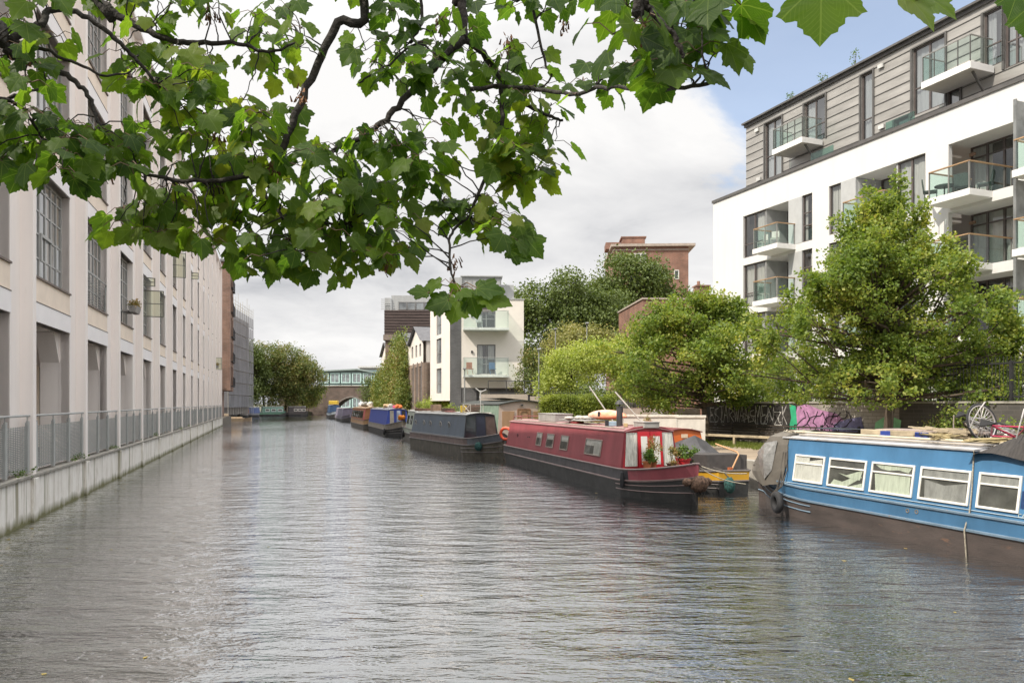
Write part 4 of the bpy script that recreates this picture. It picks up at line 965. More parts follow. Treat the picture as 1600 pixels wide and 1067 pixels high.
# yellow-green willowy trees
g3 = 'yellow green garden trees'
tree((3.9, 50.5, .8), [(0, 0, 4.2, 1.9, 1.6, 1.6, 90), (-1.2, 0, 3.2, 1.0, 1.0, 1.3, 50), (1.5, 0, 4.9, 1.5, 1.2, 1.1, 60), (.4, 0, 2.2, 1.6, 1.2, 1.0, 50)], 2, .1, L_YEL, .16, 60, .28, 'pale yellow green drooping tree beside the second lamp post', g3, name='willow', up=1.2)
tree((7.2, 52, .8), [(0, 0, 4.9, 1.6, 1.5, 1.5, 80), (1.3, 0, 3.6, 1.6, 1.4, 1.7, 60)], 2.2, .1, L_YEL, .16, 55, .28, 'yellow green tree between the drooping tree and the rounded field maple', g3, name='willow', up=.8)
tree((1.4, 56, .8), [(0, 0, 3.2, 1.1, 1.0, 2.0, 70), (.6, 0, 1.8, 1.2, 1, 1, 40)], 1.4, .08, L_MID, .15, 50, .25, 'narrow dark leafy shrub against the right edge of the canal house', None, name='tall_shrub', cat='shrub', spikes=[(-.3, 0, 4.6, 5.8), (.3, 0, 4.8, 5.6)])
tree((5.0, 47.5, .8), [(0, 0, 1.9, 1.6, .8, 1.1, 60)], 1, .06, L_DARK, .14, 45, .25, 'dark climber on the fence under the drooping yellow green tree', None, name='tall_shrub', cat='shrub')
# tall trees behind
g4 = 'tall trees behind the canal house'
tree((6.5, 83, .8), [(-3, 0, 8.5, 4, 4, 5.2, 150), (1.0, 0, 9.6, 4, 4, 5, 150), (-5, 0, 12.2, 2.6, 2.6, 2.6, 70), (-.5, 0, 13.4, 3, 3, 2.6, 80), (4, 0, 11, 3, 3, 3.6, 90)], 5, .4, L_DARK, .30, 60, .55, 'broad dark green tree immediately right of the canal house', g4, name='tall_tree')
tree((14.6, 90, .8), [(-.4, 0, 15.4, 4.8, 4, 3.9, 220), (2.8, 0, 12, 3.6, 3, 4.5, 130), (-4.4, 0, 12.5, 3.6, 3, 3.8, 140), (0, 0, 9, 5.5, 4, 4, 150)], 6, .45, L_DARK, .32, 60, .6, 'highest dark domed tree in front of the tall brick flats', g4, name='tall_tree')
tree((5.6, 69, .8), [(0, 0, 6.5, 2.8, 2.5, 2.4, 110), (2.2, 0, 7.3, 1.6, 1.5, 1.6, 50), (-2, 0, 5, 1.8, 1.8, 2.4, 60)], 3, .18, L_OLIVE, .20, 60, .4, 'olive brown feathery tree before the dark trees', None, name='olive_tree')
tree((11.5, 72, .8), [(0, 0, 5.5, 3.2, 2.5, 3.4, 110)], 3, .18, L_MID, .22, 60, .4, 'green tree hidden behind the low brick flats and the maples', None, name='olive_tree')
# far left bank trees
g5 = 'trees along the far left bank'
for i, (px, Y, top_, rx, m_, lab) in enumerate(((384, 152, 532, 30, L_DARK, 'darkest far bank tree next to the scaffolding'), (412, 156, 536, 34, L_MID, 'mid green far bank tree, second from the scaffolding'), (446, 158, 538, 32, L_MID, 'far bank tree above the green and white boat'), (473, 162, 556, 28, L_MID, 'far bank tree touching the brick bridge'))):
    x = (px-800)/1200*Y; H = 2.75+(629-top_)/1200*Y; r_ = rx/1200*Y
    tree((x, Y, .8), [(0, 0, H-1-r_*.75, r_*.9, r_*.8, r_*.8, 130), (-r_*.5, 0, H*.48, r_*.8, r_*.7, H*.28, 90), (r_*.5, 0, H*.5, r_*.8, r_*.7, H*.28, 90), (0, -1, 3.2, r_*1.0, r_*.5, 2.4, 60)], H*.3, .22, m_, .34, 42, .6, lab, g5, name='tall_tree')
tree((-30.6, 166, .8), [(0, 0, 4.4, 2.2, 2, 2.8, 70), (2.4, 0, 3.6, 2.2, 2, 2.4, 50)], 2, .12, L_DARK, .3, 45, .5, 'dark bush hanging over the bridge arch on its right side', None, name='bush', cat='bush')
tree((-44.5, 168.2, .8), [(0, 0, 2.6, 2.0, 1, 1.9, 60), (1.8, 0, 4.0, 1.3, 1, 1.3, 30)], 1, .08, L_YEL, .28, 40, .4, 'bright green ivy clump at the left foot of the bridge', None, name='bush', cat='bush')
tree((-30, 245, .8), [(0, 0, 12, 5, 4, 4.5, 70)], 4, .3, L_DARK, .5, 45, .8, 'distant round tree top behind the pale terrace', None, name='tall_tree')
for i, (x, Y, h, w, lab) in enumerate(((-2, 120, 13, 9, 'large distant tree filling the gap left of the dark trees'), (28, 95, 9, 9, 'distant tree behind the white apartment block corner'))):
    tree((x, Y, .8), [(0, 0, h*.6, w*.6, 4, h*.4, 150)], 3, .4, L_DARK, .4, 50, .8, lab, None, name='tall_tree')
# ivy on the old works
V = []; ic = []
for i in range(1000):
    s = rng.uniform(6.0, 26); zt = min(9.6, 6.0+3.4*math.exp(-((s-11)/5.5)**2)+rng.uniform(-.8, .8)) if s > 7 else 5; z = rng.uniform(.3, zt); ic.append((s, -rng.uniform(-.2, 1.3)*(1.25-z/10), z))
iv = empty('ivy', W(66.5, 12.9), ANG+0, 'thick hanging ivy covering the old brick works', 'ivy')
ic = np.array(ic); ic[:, 1] *= -1; V, F = leaf_cloud(ic, (.35, .25, .4), 46, .20, 1, .8); 
mesh_np('leaves', V, F, L_IVY, iv)
st = MB()
for i in range(30):
    s = random.uniform(6.5, 25); st.tube([(s, .1, .8), (s+random.gauss(0, .4), .08, 3), (s+random.gauss(0, .7), .1, 6)], .03, 4)
st.build('stem', M_BARK, iv)
tree(W(64, 13.6, .8), [(0, 0, 1.4, 1.5, 1.0, 1.3, 60), (.6, 0, 2.4, 1.0, .8, .9, 36)], .8, .05, L_YEL, .15, 45, .25, 'light green bush at the foot of the ivy', None, name='bush', cat='bush')
# clipped hedge
hg = empty('clipped_hedge', (3.25, 42.0, .8), 0, 'clipped yellow green hedge behind the moored houseboat', 'hedge')
ic = np.stack([rng.uniform(-1.7, 2.3, 700), np.where(rng.random(700) < .6, rng.uniform(-.72, -.55, 700), rng.uniform(-.6, .9, 700)), rng.uniform(.1, 2.3, 700)], 1)
V, F = leaf_cloud(ic, .12, 62, .075, 1, 0); mesh_np('leaves', V, F, leaf_mat('hedge leaf', [(.11, .155, .03), (.21, .26, .045), (.36, .38, .07)], .3, patch=1.2), hg)
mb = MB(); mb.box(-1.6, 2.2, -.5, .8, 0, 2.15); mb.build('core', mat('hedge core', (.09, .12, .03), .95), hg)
hg2 = empty('long_hedge', (-1.5, 51.5, .8), 0, 'long low bright green hedge in front of the canal house ramp', 'hedge')
ic = np.stack([rng.uniform(-3.4, 6.5, 560), rng.uniform(-.4, .5, 560), rng.uniform(.1, 1.6, 560)], 1)
V, F = leaf_cloud(ic, .16, 40, .10, 1, 0); mesh_np('leaves', V, F, leaf_mat('lime hedge leaf', [(.13, .18, .03), (.22, .28, .04), (.32, .36, .06)], .3), hg2)
# garden greenery behind the right fence
hg3 = empty('garden_shrubbery', (15.4, 34.0, .8), FA, 'green shrubbery behind the black railings at the right', 'shrub')
ic = np.stack([rng.uniform(-9, 16, 900), rng.uniform(-.8, 1.0, 900), rng.uniform(.5, 3.6, 900)], 1)
V, F = leaf_cloud(ic, .28, 45, .13, 1, 0); mesh_np('leaves', V, F, L_PLANE, hg3)

# ================================================================== TOWPATH FURNITURE
wl0 = Vector((10.0, 40.0, 0)); WA = math.atan2(-.937, .348)
M_BLOCK = brick_mat('grey block wall', (.40, .36, .32), (.35, .32, .29), (.24, .22, .20), w=.42, h=.14)
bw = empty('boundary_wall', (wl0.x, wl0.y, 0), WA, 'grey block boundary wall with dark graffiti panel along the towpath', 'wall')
mb = MB(); mb.box(-.2, 12.4, 0, .3, .6, 2.72); mb.build('wall_face', M_BLOCK, bw); mb = MB(); mb.box(12.4, 26, -.01, .3, .6, 2.72); mb.build('shaded_wall_face', brick_mat('shaded block wall', (.115, .105, .095), (.09, .085, .08), (.13, .12, .11), w=.42, h=.14), bw)  # right stretch: shade put into the colour, a darker copy of the blocks
mb = MB(); mb.box(-.3, 26.1, -.05, .36, 2.725, 2.80); mb.build('coping', M_STONE, bw)
mb = MB(); mb.box(-.1, 7.6, -.02, -.001, 1.5, 2.71); mb.build('black_panel', mat('black painted boards', (.045, .04, .038), .8, var=.3, scale=3), bw)
gm = {'white': mat('white spray paint', (.58, .56, .54), .8, var=.3, scale=6), 'green': mat('green spray paint', (.04, .42, .22), .7), 'pink': mat('pink spray paint', (.48, .24, .42), .8, var=.2, scale=4), 'blue': mat('violet spray paint', (.20, .19, .34), .8, var=.2), 'lime': mat('lime spray paint', (.30, .66, .36), .7), 'blk': mat('black spray paint', (.03, .02, .03), .7)}
def ribbon(mb, pts, w, y):
    for (a, b) in zip(pts[:-1], pts[1:]):
        a = Vector((a[0], 0, a[1])); b = Vector((b[0], 0, b[1])); d = (b-a).normalized(); p = Vector((-d.z, 0, d.x))*w/2; e = d*w*.3
        mb.quad(*[(q.x, y, q.z) for q in (a-e-p, b+e-p, b+e+p, a-e+p)])
rr = random.Random(3)
GL = {'S': [(.8, 1), (.2, .9), (.1, .6), (.8, .4), (.7, .1), (0, 0)], 'T': [(0, 1), (1, 1), (.5, 1), (.45, 0)], 'A': [(0, 0), (.5, 1), (.9, 0), (.7, .4), (.2, .4)], 'R': [(.1, 0), (.1, 1), (.8, .8), (.2, .5), (.9, 0)], 'W': [(0, 1), (.25, 0), (.5, .7), (.7, 0), (1, 1)], 'K': [(.1, 1), (.1, 0), (.1, .5), (.8, 1), (.2, .5), (.9, 0)], 'N': [(0, 0), (.1, 1), (.8, 0), (.9, 1)], 'E': [(.9, 1), (.1, 1), (.2, .5), (.7, .5), (.1, .4), (0, 0), (.9, 0)], 'Z': [(0, 1), (.9, 1), (0, 0), (1, 0)], 'M': [(0, 0), (.1, 1), (.5, .3), (.8, 1), (1, 0)]}
mb = MB(); x = .55
for ch in 'ESTARWANSMENZK':
    w_ = rr.uniform(.34, .5); h = rr.uniform(.55, .85); z = 1.78+rr.uniform(-.05, .08)
    ribbon(mb, [(x+p*w_, z+q*h) for p, q in GL[ch]], .036, -.026); x += w_*1.02
for i in range(5):
    x0 = .5+rr.uniform(0, .5); ribbon(mb, [(x0+rr.uniform(-.1, .5), .95+j*.16) for j in range(5)], .03, -.026)
for i in range(7):
    x = .5+i*.85; ribbon(mb, [(x+rr.uniform(-.1, .75), 1.75+rr.uniform(-.15, .75)) for j in range(5)], .022, -.027)
mb.build('graffiti', gm['white'], bw)
def patch(c, pts, y): m_ = MB(); m_.add([(p, y, q) for p, q in pts], [tuple(range(len(pts)))]); m_.build('graffiti', gm[c], bw)
patch('green', [(6.4, 1.4), (6.9, 1.35), (7.0, 1.8), (6.9, 2.6), (6.5, 2.68), (6.62, 2.1)], -.026)
patch('pink', [(6.95, 1.5), (10.2, 1.5), (9.9, 1.9), (9.3, 2.3), (8.4, 2.45), (7.6, 2.68), (7.0, 2.6), (6.85, 2.0)], -.024)
patch('blue', [(9.0, 1.45), (10.8, 1.45), (10.6, 2.2), (9.9, 2.1), (9.2, 1.9)], -.028)
patch('lime', [(11.2, 1.4), (12.4, 1.4), (12.5, 2.1), (11.9, 2.3), (11.3, 2.0)], -.024)
mb = MB()
for i in range(9):
    x = 7.0+i*.33; a_ = rr.uniform(0, 6); ribbon(mb, [(x+.30*math.sin(a_+j*.75)*(1-j*.05)+j*.05, 1.55+.10*j+.06*math.cos(a_+j*2)) for j in range(9)], .045, -.032)
mb.build('graffiti', gm['blk'], bw)
mb = MB()
for i in range(9): mb.quad(*[(11.3+random.uniform(-.0, 1.2), -.006, 1.0+random.uniform(0, 1)) for _ in range(4)])
# low pinkish wall with tags, left of the panel
lw = empty('painted_garden_wall', (5.9, 40.6, 0), R(-3), 'pale wall with faint graffiti and orange patch behind the white lockers', 'wall')
mb = MB(); mb.box(0, 4.0, 0, .25, .7, 2.45); mb.build('wall_face', mat('pinkish wall', (.52, .43, .39), .9, var=.1, spots=(2, .55, .1, (.6, .58, .55))), lw)
m_ = MB(); m_.add([(p, -.005, q) for p, q in [(1.2, 1.1), (2.1, 1.1), (2.2, 2.2), (1.6, 2.35), (1.25, 2.0)]], [(0, 1, 2, 3, 4)]); m_.build('graffiti', gm['white'], lw)
m_ = MB(); m_.add([(p, -.005, q) for p, q in [(2.3, 1.6), (2.7, 1.5), (2.75, 2.1), (2.4, 2.3)]], [(0, 1, 2, 3)]); m_.build('graffiti', mat('orange paint', (.70, .22, .08), .7), lw)
m_ = MB(); ribbon(m_, [(1.3, 1.3), (1.45, 2.0), (1.6, 1.4), (1.8, 2.1), (1.95, 1.3)], .05, -.009); ribbon(m_, [(.3, 1.2), (.5, 2.0), (.7, 1.4), (.9, 1.9)], .04, -.009); m_.build('graffiti', gm['blue'], lw)
# slatted timber screen under the panel
sl = empty('slatted_screen', (wl0.x-.12, wl0.y-.4, 0), WA, 'black horizontal slatted screen standing in front of the graffiti wall', 'fence')
mb = MB()
for i in range(7): mb.box(.2, 14.5, -.03, .0, .86+i*.135, .93+i*.135)
mb.build('slat', mat('black timber', (.07, .055, .045), .75, var=.25, scale=4, stretch=(.3, 1, 1)), sl)
for i in range(8): mb = MB(); mb.box(.3+i*2, .38+i*2, .0, .07, .7, 1.82); mb.build('post', M_BLK, sl)
# knee rail
M_RAILW = mat('weathered rail timber', (.46, .38, .26), .85, var=.2, scale=3, stretch=(1, 1, 1))
kr = empty('knee_rail', (8.75, 36.3, 0), math.atan2(-.83, .56), 'low weathered timber knee rail along the grass verge', 'rail')
mb = MB(); mb.box(-.5, 14, -.06, .06, 1.20, 1.31); mb.build('rail', M_RAILW, kr, bevel=.012)
for i in range(8): mb = MB(); mb.box(.25+i*1.9, .36+i*1.9, -.05, .05, .7, 1.20); mb.build('post', M_RAILW, kr, bevel=.01)
# grass verge
gp = []
for i in range(5200):
    u = rng.uniform(0, 17); v = rng.uniform(.05, 1.9)*(1 if rng.random() < .8 else 1.4); gp.append((wl0.x+.348*u-.937*v-.3, wl0.y-.937*u-.348*v, .80))
gp = np.array(gp); n = len(gp)*5; c = np.repeat(gp, 5, 0)+rng.normal(0, .05, (n, 3))*[1, 1, 0]; h = rng.uniform(.05, .20, n); a = rng.uniform(0, 6.28, n)
dx = np.cos(a)*.012; dy = np.sin(a)*.012; tip = c+np.stack([rng.normal(0, .04, n), rng.normal(0, .04, n), h], 1); o_ = np.stack([dx, dy, 0*dx], 1)
V = np.stack([c-o_, c+o_, tip], 1).reshape(-1, 3); strg = mesh_np('grass', V, np.arange(n*3).reshape(-1, 3), leaf_mat('grass blade', [(.07, .11, .02), (.16, .20, .04), (.28, .28, .08)], .3))
tag(strg, 'short green grass growing on the verge under the knee rail', 'grass', kind='stuff')
g = MB(); u0 = Vector((10, 40)); e_ = Vector((.348, -.937)); f_ = Vector((-.937, -.348))
q = [u0+e_*0-f_*.0, u0+e_*0+f_*2, u0+e_*17+f_*2, u0+e_*17]; g.add([(p.x, p.y, .804) for p in q], [(0, 1, 2, 3)]); strc(g.build('verge', mat('verge earth', (.13, .14, .05), .95, var=.25, scale=3)), 'earthy green verge under the grass', 'verge')
# black railings on the wall
rf = empty('black_railings', (wl0.x+.1, wl0.y, 0), WA, 'black vertical bar railings standing on the boundary wall at the right', 'fence')
mb = MB()
for i in range(100): mb.tube([(7+i*.13, .15, 2.8), (7+i*.13, .15, 4.25)], [.013, .010], 4)
tag(mb.build('bar', M_BLK, rf), kind='stuff')
mb = MB(); mb.box(6.9, 20.1, .13, .17, 4.0, 4.05); mb.box(6.9, 20.1, .13, .17, 2.92, 2.97); mb.build('rail', M_BLK, rf)
for x in (7, 10, 13.0, 13.9, 16.5): mb = MB(); mb.box(x-.05, x+.05, .10, .20, 2.8, 4.1 if x != 13.0 else 4.5); mb.build('post', M_BLK, rf)
# ramp, steps and railing in front of the canal house
rp = empty('concrete_ramp', (-1.3, 54.5, 0), 0, 'pale concrete ramp wall in front of the canal house', 'ramp')
mb = MB(); mb.prism_y([(-1.6, .8), (5.5, .8), (5.5, 3.2), (2.6, 3.2), (2.5, 3.35), (-.9, 3.35)], 0, .3); mb.build('wall', mat('ramp concrete', (.44, .38, .33), .9, var=.08), rp)
mb = MB(); mb.box(-.9, 12, .3, 2.5, 2.4, 2.9); mb.build('deck', mat('ramp deck', (.2, .19, .18), .9), rp)
rl = empty('ramp_railing', (-1.3, 54.7, 0), 0, 'black metal railing along the top of the concrete ramp', 'railing')
mb = MB(); mb.tube([(-.4, .1, 4.3), (13, .1, 4.3)], .03, 6); mb.tube([(-.4, .1, 3.45), (13, .1, 3.45)], .02, 5); mb.build('rail', M_BLK, rl)
for i in range(11): mb = MB(); mb.tube([(-.4+i*1.3, .1, 2.4), (-.4+i*1.3, .1, 4.3)], .03, 5); mb.build('post', M_BLK, rl)
mb = MB()
for i in range(90): mb.tube([(3+i*.11, .1, 3.45), (3+i*.11, .1, 4.25)], .010, 3)
tag(mb.build('bar', M_BLK, rl), kind='stuff')
# black palings behind the hedge + sloping stair rails
fp = empty('black_palings', (2.0, 48.3, 0), 0, 'black metal palings and sloping stair rail between hedge and trees', 'fence')
mb = MB()
for i in range(60): mb.box(i*.14, .03+i*.14, 0, .03, .8, 3.5)
tag(mb.build('bar', M_BLK, fp), kind='stuff'); mb = MB(); mb.box(-.1, 8.6, -.03, .0, 3.3, 3.36); mb.box(-.1, 8.6, -.03, 0, 2.2, 2.25)
mb.beam((1.6, -.1, 2.6), (3.8, -.1, 3.2), .06); mb.beam((3.0, -.1, 3.3), (4.4, -.1, 3.3), .05); mb.build('rail', M_BLK, fp)
# lamp posts
M_POST = mat('grey lamp post', (.30, .31, .31), .5, metal=.3)
for px, Y, ztop, lab in ((842, 50, 547, 'tall grey lamp post between the canal house and the yellow green tree'), (868, 62, 515, 'slim lamp post behind the drooping yellow green tree'), (917, 62, 506, 'lamp post in the trees left of the low brick flats'), (726, 56.5, 577, 'short steel post on the ramp before the canal house')):
    x = (px-800)/1200*Y; H = 2.75+(629-ztop)/1200*Y; lp = empty('lamp_post', (x, Y, .8), 0, lab, 'lamp post', 'grey lamp posts')
    b = MB(); b.tube([(0, 0, 0), (0, 0, 1.0), (0, 0, H-.8)], [.07, .055, .04], 8); b.build('pole', M_POST, lp)
    b = MB(); b.loft([[(-.09, -.12, H-.82), (.09, -.12, H-.82), (.09, .12, H-.82), (-.09, .12, H-.82)], [(-.13, -.3, H-.78), (.13, -.3, H-.78), (.13, .2, H-.74), (-.13, .2, H-.74)], [(-.1, -.28, H-.7), (.1, -.28, H-.7), (.1, .15, H-.66), (-.1, .15, H-.66)]]); b.build('lamp_head', M_POST, lp)
# white storage lockers on the bank
M_LOCK = mat('dirty white panel', (.62, .60, .55), .7, var=.1, scale=2, spots=(3, .62, .1, (.40, .37, .32)))
for (x, y, w_, lab) in ((5.85, 33.1, 1.1, 'leftmost white storage locker behind the red narrowboat'), (7.0, 32.7, 1.15, 'white storage locker in the middle of three behind the red narrowboat'), (7.85, 31.3, 1.15, 'large white storage locker nearest the orange cabin')):
    lk = empty('storage_locker', (x-w_/2, y, .8), R(-14), lab, 'locker', 'white storage lockers on the bank')
    b = MB(); b.box(-w_/2, w_/2, 0, 1.2, 0, 1.34); b.box(-w_/2-.01, -w_/2+.04, -.02, 0, 0, 1.34); b.box(w_/2-.04, w_/2+.01, -.02, 0, 0, 1.34); b.build('body', M_LOCK, lk)
    b = MB(); b.box(-w_/2-.04, w_/2+.04, -.05, 1.25, 1.34, 1.42); b.build('lid', mat('lid white', (.66, .62, .55), .6), lk)

# ================================================================== BOATS
def paint(name, col, rough=.45, rust=True, wear=(.25, .15, .10)):
    return mat(name, col, rough, var=.10, scale=1.6, bump=.05, bscale=8, spots=(7, .655, .07, wear) if rust else None, stretch=(1.2, 1, .55))
M_HULLB = mat('hull blacking', (.030, .030, .029), .6, var=.25, scale=2.5, spots=(6, .60, .12, (.085, .075, .065)), bump=.15)
M_HULLBR = mat('brown hull', (.085, .068, .062), .7, var=.2, scale=2, spots=(5, .6, .1, (.17, .10, .07)), bump=.2, stretch=(.5, 1, 1.5))
M_ROPE = mat('rope', (.42, .38, .30), .95, var=.2, scale=30)
M_DROPE = mat('dark rope', (.10, .09, .08), .95)
M_RUB = mat('rubber', (.028, .028, .03), .8, var=.2)
M_BGLS = glass_mat('boat window glass', (.88, .89, .87), .06)
def nb_station(x, L, W2, bow, stern, blunt=0.0):
    """half width at gunwale, at waterline, sheer height offset"""
    g = W2; w = W2*.97; sh = 0
    if x > L-bow:
        f = (x-(L-bow))/bow; g = W2*max(.03, (1-f**2.3*(1-blunt))); w = W2*max(.015, (1-min(1, f*1.10)**1.7*(1-blunt*.9))); sh = (.34 if not blunt else .05)*f**2
    if x < stern: f = 1-x/stern; g = W2*math.sqrt(max(.0, 1-.72*f*f)); w = W2*(.97-.75*f**1.5)
    return g, w, sh
def narrowboat(name, A, B, label, hull_cols, W2=1.05, strake=.45, gun=.76, bow=3.4, stern=1.3, cab=None, cabm=None, roofm=None, ch=1.87, endm=None, group='moored narrowboats', bowband=None, deckm=None, blunt=0.0, strakec=(.17, .15, .145)):
    A = Vector((A[0], A[1], 0)); B = Vector((B[0], B[1], 0)); L = (B-A).length; a = math.atan2(B.y-A.y, B.x-A.x)
    t = empty(name, A, a, label, 'boat', group); low, upm = hull_cols
    xs = sorted(set([0, .15, .4, .8, stern]+list(np.linspace(stern, L-bow, 10))+[L-bow+bow*q for q in (.1, .25, .4, .55, .7, .8, .9, .96, 1)]))
    mb = MB(); rings = []
    for x in xs:
        g, w, sh = nb_station(x, L, W2, bow, stern, blunt)
        zs = strake+sh*.9; zg = gun+sh*1.0; gm_ = (g+w)/2 if x > L-bow else g
        rings.append([(x, w*.9, -.35), (x, w, 0), (x, gm_, zs), (x, g, zg), (x, -g, zg), (x, -gm_, zs), (x, -w, 0), (x, -w*.9, -.35)])
    k = 8; base = 0; vs = [v for r in rings for v in r]
    mb.v = vs
    for i in range(len(rings)-1):
        for j in range(7):
            if j == 3: continue
            mb.f.append((i*k+j, i*k+j+1, (i+1)*k+j+1, (i+1)*k+j)); x = xs[i]
            up = j in (2, 4); mb.mi.append((2 if (bowband and x >= bowband-.01) else 1) if up else 0)
    mb.f.append(tuple(range(8))); mb.mi.append(0); q = (len(rings)-1)*8; mb.f.append(tuple(q+j for j in (0, 1, 2, 5, 6, 7))); mb.mi.append(0); mb.f.append((q+2, q+3, q+4, q+5)); mb.mi.append(2 if bowband else 1)
    mats_ = [low, upm, deckm or upm]
    hull = mb.build('hull', mats_, t)
    d = MB()
    for i in range(len(rings)-1): d.quad((rings[i][3][0], rings[i][3][1], rings[i][3][2]-.03), (rings[i][4][0], rings[i][4][1], rings[i][4][2]-.03), (rings[i+1][4][0], rings[i+1][4][1], rings[i+1][4][2]-.03), (rings[i+1][3][0], rings[i+1][3][1], rings[i+1][3][2]-.03))
    d.build('deck', mat('deck', (.16, .13, .11), .8), t)
    s_ = MB()
    for j, r_ in ((3, .028), (2, .030)):
        s_.tube([(r[j][0], r[j][1]+.01, r[j][2]) for r in rings]+[(r[7-j][0], r[7-j][1]-.01, r[7-j][2]) for r in rings[::-1]], r_, 5, True)
    for q in (.55, .25): s_.tube([(r[1][0], r[1][1]+(r[2][1]-r[1][1])*(1-q)+.01, strake*(1-q)+(r[2][2]-strake)*(1-q)) for r in rings if r[0][0] > L-bow-.3], .018, 4); s_.tube([(r[1][0], -(r[1][1]+(r[2][1]-r[1][1])*(1-q)+.01), strake*(1-q)+(r[2][2]-strake)*(1-q)) for r in rings if r[0][0] > L-bow-.3], .018, 4)
    s_.build('rubbing_strake', mat('strake %.2f %.2f' % strakec[:2], strakec, .55, spots=(8, .62, .1, (.26, .17, .12))), t)
    if cab:
        x0, x1 = cab; yb, yt = W2-.12, W2-.30; c = MB()
        c.quad((x0, yb, gun), (x1, yb, gun), (x1-.12, yt, ch), (x0+.12, yt, ch)); c.quad((x0, -yb, gun), (x0+.12, -yt, ch), (x1-.12, -yt, ch), (x1, -yb, gun))
        c.build('cabin_side', cabm, t)
        for x, xx, sg in ((x0, x0+.12, -1), (x1, x1-.12, 1)):
            e = MB(); n = 8; ar = [(xx+sg*0.0, -yt+2*yt*i/n, ch+.10*math.sin(math.pi*i/n)) for i in range(n+1)]; e.add([(x, -yb, gun), (x, yb, gun)]+ar[::-1], [tuple(range(n+3))]); e.build('cabin_end', endm or cabm, t)
        r = MB(); n = 8; prof = [(-yt-.04+2*(yt+.04)*i/n, ch-.005+.11*math.sin(math.pi*i/n)) for i in range(n+1)]
        prof2 = [(y, z+.03) for y, z in prof]
        r.loft([[(x, y, z) for y, z in prof+prof2[::-1]] for x in (x0+.02, x1-.05)]); r.build('roof', roofm, t)
        for sg in (1, -1): r = MB(); r.tube([(x0+.4, sg*(yt-.12), ch+.1), (x1-.5, sg*(yt-.12), ch+.1)], .022, 6); r.build('handrail', mat('handrail', (.45, .40, .34), .6), t)
    t['L'] = L
    return t
def side_mb(yb, yt, gun, ch, sg):
    """maps (x, height z, outward offset) on the sloping cabin side to local coordinates"""
    sl = (yb-yt)/(ch-gun)
    return lambda x, z, o: (x, sg*(yb-sl*(z-gun)+o), z+o*sl)
def nb_window(t, P, x0, x1, z0, z1, fm, curtain=None, mid=None, fw=.045, name='window'):
    def slab(mb, xa, xb, za, zb, o0, o1):
        mb.add([P(xa,za,o0), P(xb,za,o0), P(xb,zb,o0), P(xa,zb,o0), P(xa,za,o1), P(xb,za,o1), P(xb,zb,o1), P(xa,zb,o1)], [(0,3,2,1),(4,5,6,7),(0,1,5,4),(1,2,6,5),(2,3,7,6),(3,0,4,7)])
    f = MB(); slab(f, x0, x0+fw, z0, z1, 0, .035); slab(f, x1-fw, x1, z0, z1, 0, .035); slab(f, x0+fw, x1-fw, z0, z0+fw, .0, .035); slab(f, x0+fw, x1-fw, z1-fw, z1, .0, .035)
    if mid: slab(f, x0+fw, x1-fw, z0+(z1-z0)*mid-.018, z0+(z1-z0)*mid+.018, .001, .03)
    o = f.build(name, fm, t, bevel=.008)
    b = MB(); b.quad(P(x0+.01, z0+.01, .004), P(x1-.01, z0+.01, .004), P(x1-.01, z1-.01, .004), P(x0+.01, z1-.01, .004)); b.build('dark_backing', mat('cabin gloom', (.11, .11, .10), .8, var=.3, scale=3), o)
    if curtain:
        cm, shapes = curtain; c = MB(); w_ = x1-x0-2*fw
        for k_, pl_ in enumerate(shapes):
            if len(pl_) == 2: (p, lo), (q, hi) = pl_; pl_ = [(p, lo), (q, lo), (q, hi), (p, hi)]
            c.add([P(x0+fw+w_*(1-u), z0+fw+(z1-z0-2*fw)*v, .007+.004*k_) for u, v in pl_], [tuple(range(len(pl_)))])
        c.build('curtain', cm, o)
    g = MB(); g.quad(P(x0+.02, z0+.02, .026), P(x1-.02, z0+.02, .026), P(x1-.02, z1-.02, .026), P(x0+.02, z1-.02, .026)); g.build('pane', M_BGLS, o)
    return o
def loc_pt(t, p):
    v = Matrix.Rotation(t.rotation_euler.z, 3, 'Z') @ Vector(p); return (t.location.x+v.x, t.location.y+v.y, t.location.z+v.z)
def at_px(px, t_port):   # s on the line t = t_port seen at image column px
    k = (px-800)/1200.0; Y = t_port/(k*DY-DX); X = k*Y
    return X*DX+Y*DY
# ---------------- blue boat
M_BLUE = paint('blue boat paint', (.075, .205, .375), .35, wear=(.10, .26, .44))
M_BLUED = paint('blue boat lower paint', (.06, .165, .30), .38, wear=(.09, .2, .32))
sA = 1.0; TB = 13.1; sB = 18.35
bl = narrowboat('blue_narrowboat', W(sA, TB), W(sB, TB-.05), 'long bright blue narrowboat with five white framed windows moored at the right', (M_HULLBR, M_BLUED), cab=(1.2, 15.35), cabm=M_BLUE, roofm=mat('greyish blue roof', (.42, .42, .43), .6, var=.12, spots=(2, .55, .15, (.33, .26, .20))), strake=.45, gun=.74, stern=1.0, strakec=(.16, .23, .30))
Pb = side_mb(1.05-.12, 1.05-.30, .74, 1.87, 1)
M_WFR = mat('white window frame', (.80, .78, .72), .5, var=.05, spots=(12, .66, .06, (.5, .44, .34)))
CUR = mat('grey white curtain', (.74, .73, .68), .9, var=.08, scale=5, stretch=(3, 1, .6), bump=1, bscale=7); CURG = mat('pale green curtain', (.62, .68, .56), .9, var=.12, scale=4, stretch=(4, 1, .5), bump=1, bscale=7); CURD = mat('grey net curtain', (.36, .36, .35), .9, var=.15, scale=4, stretch=(2, 1, .7), bump=1, bscale=6)
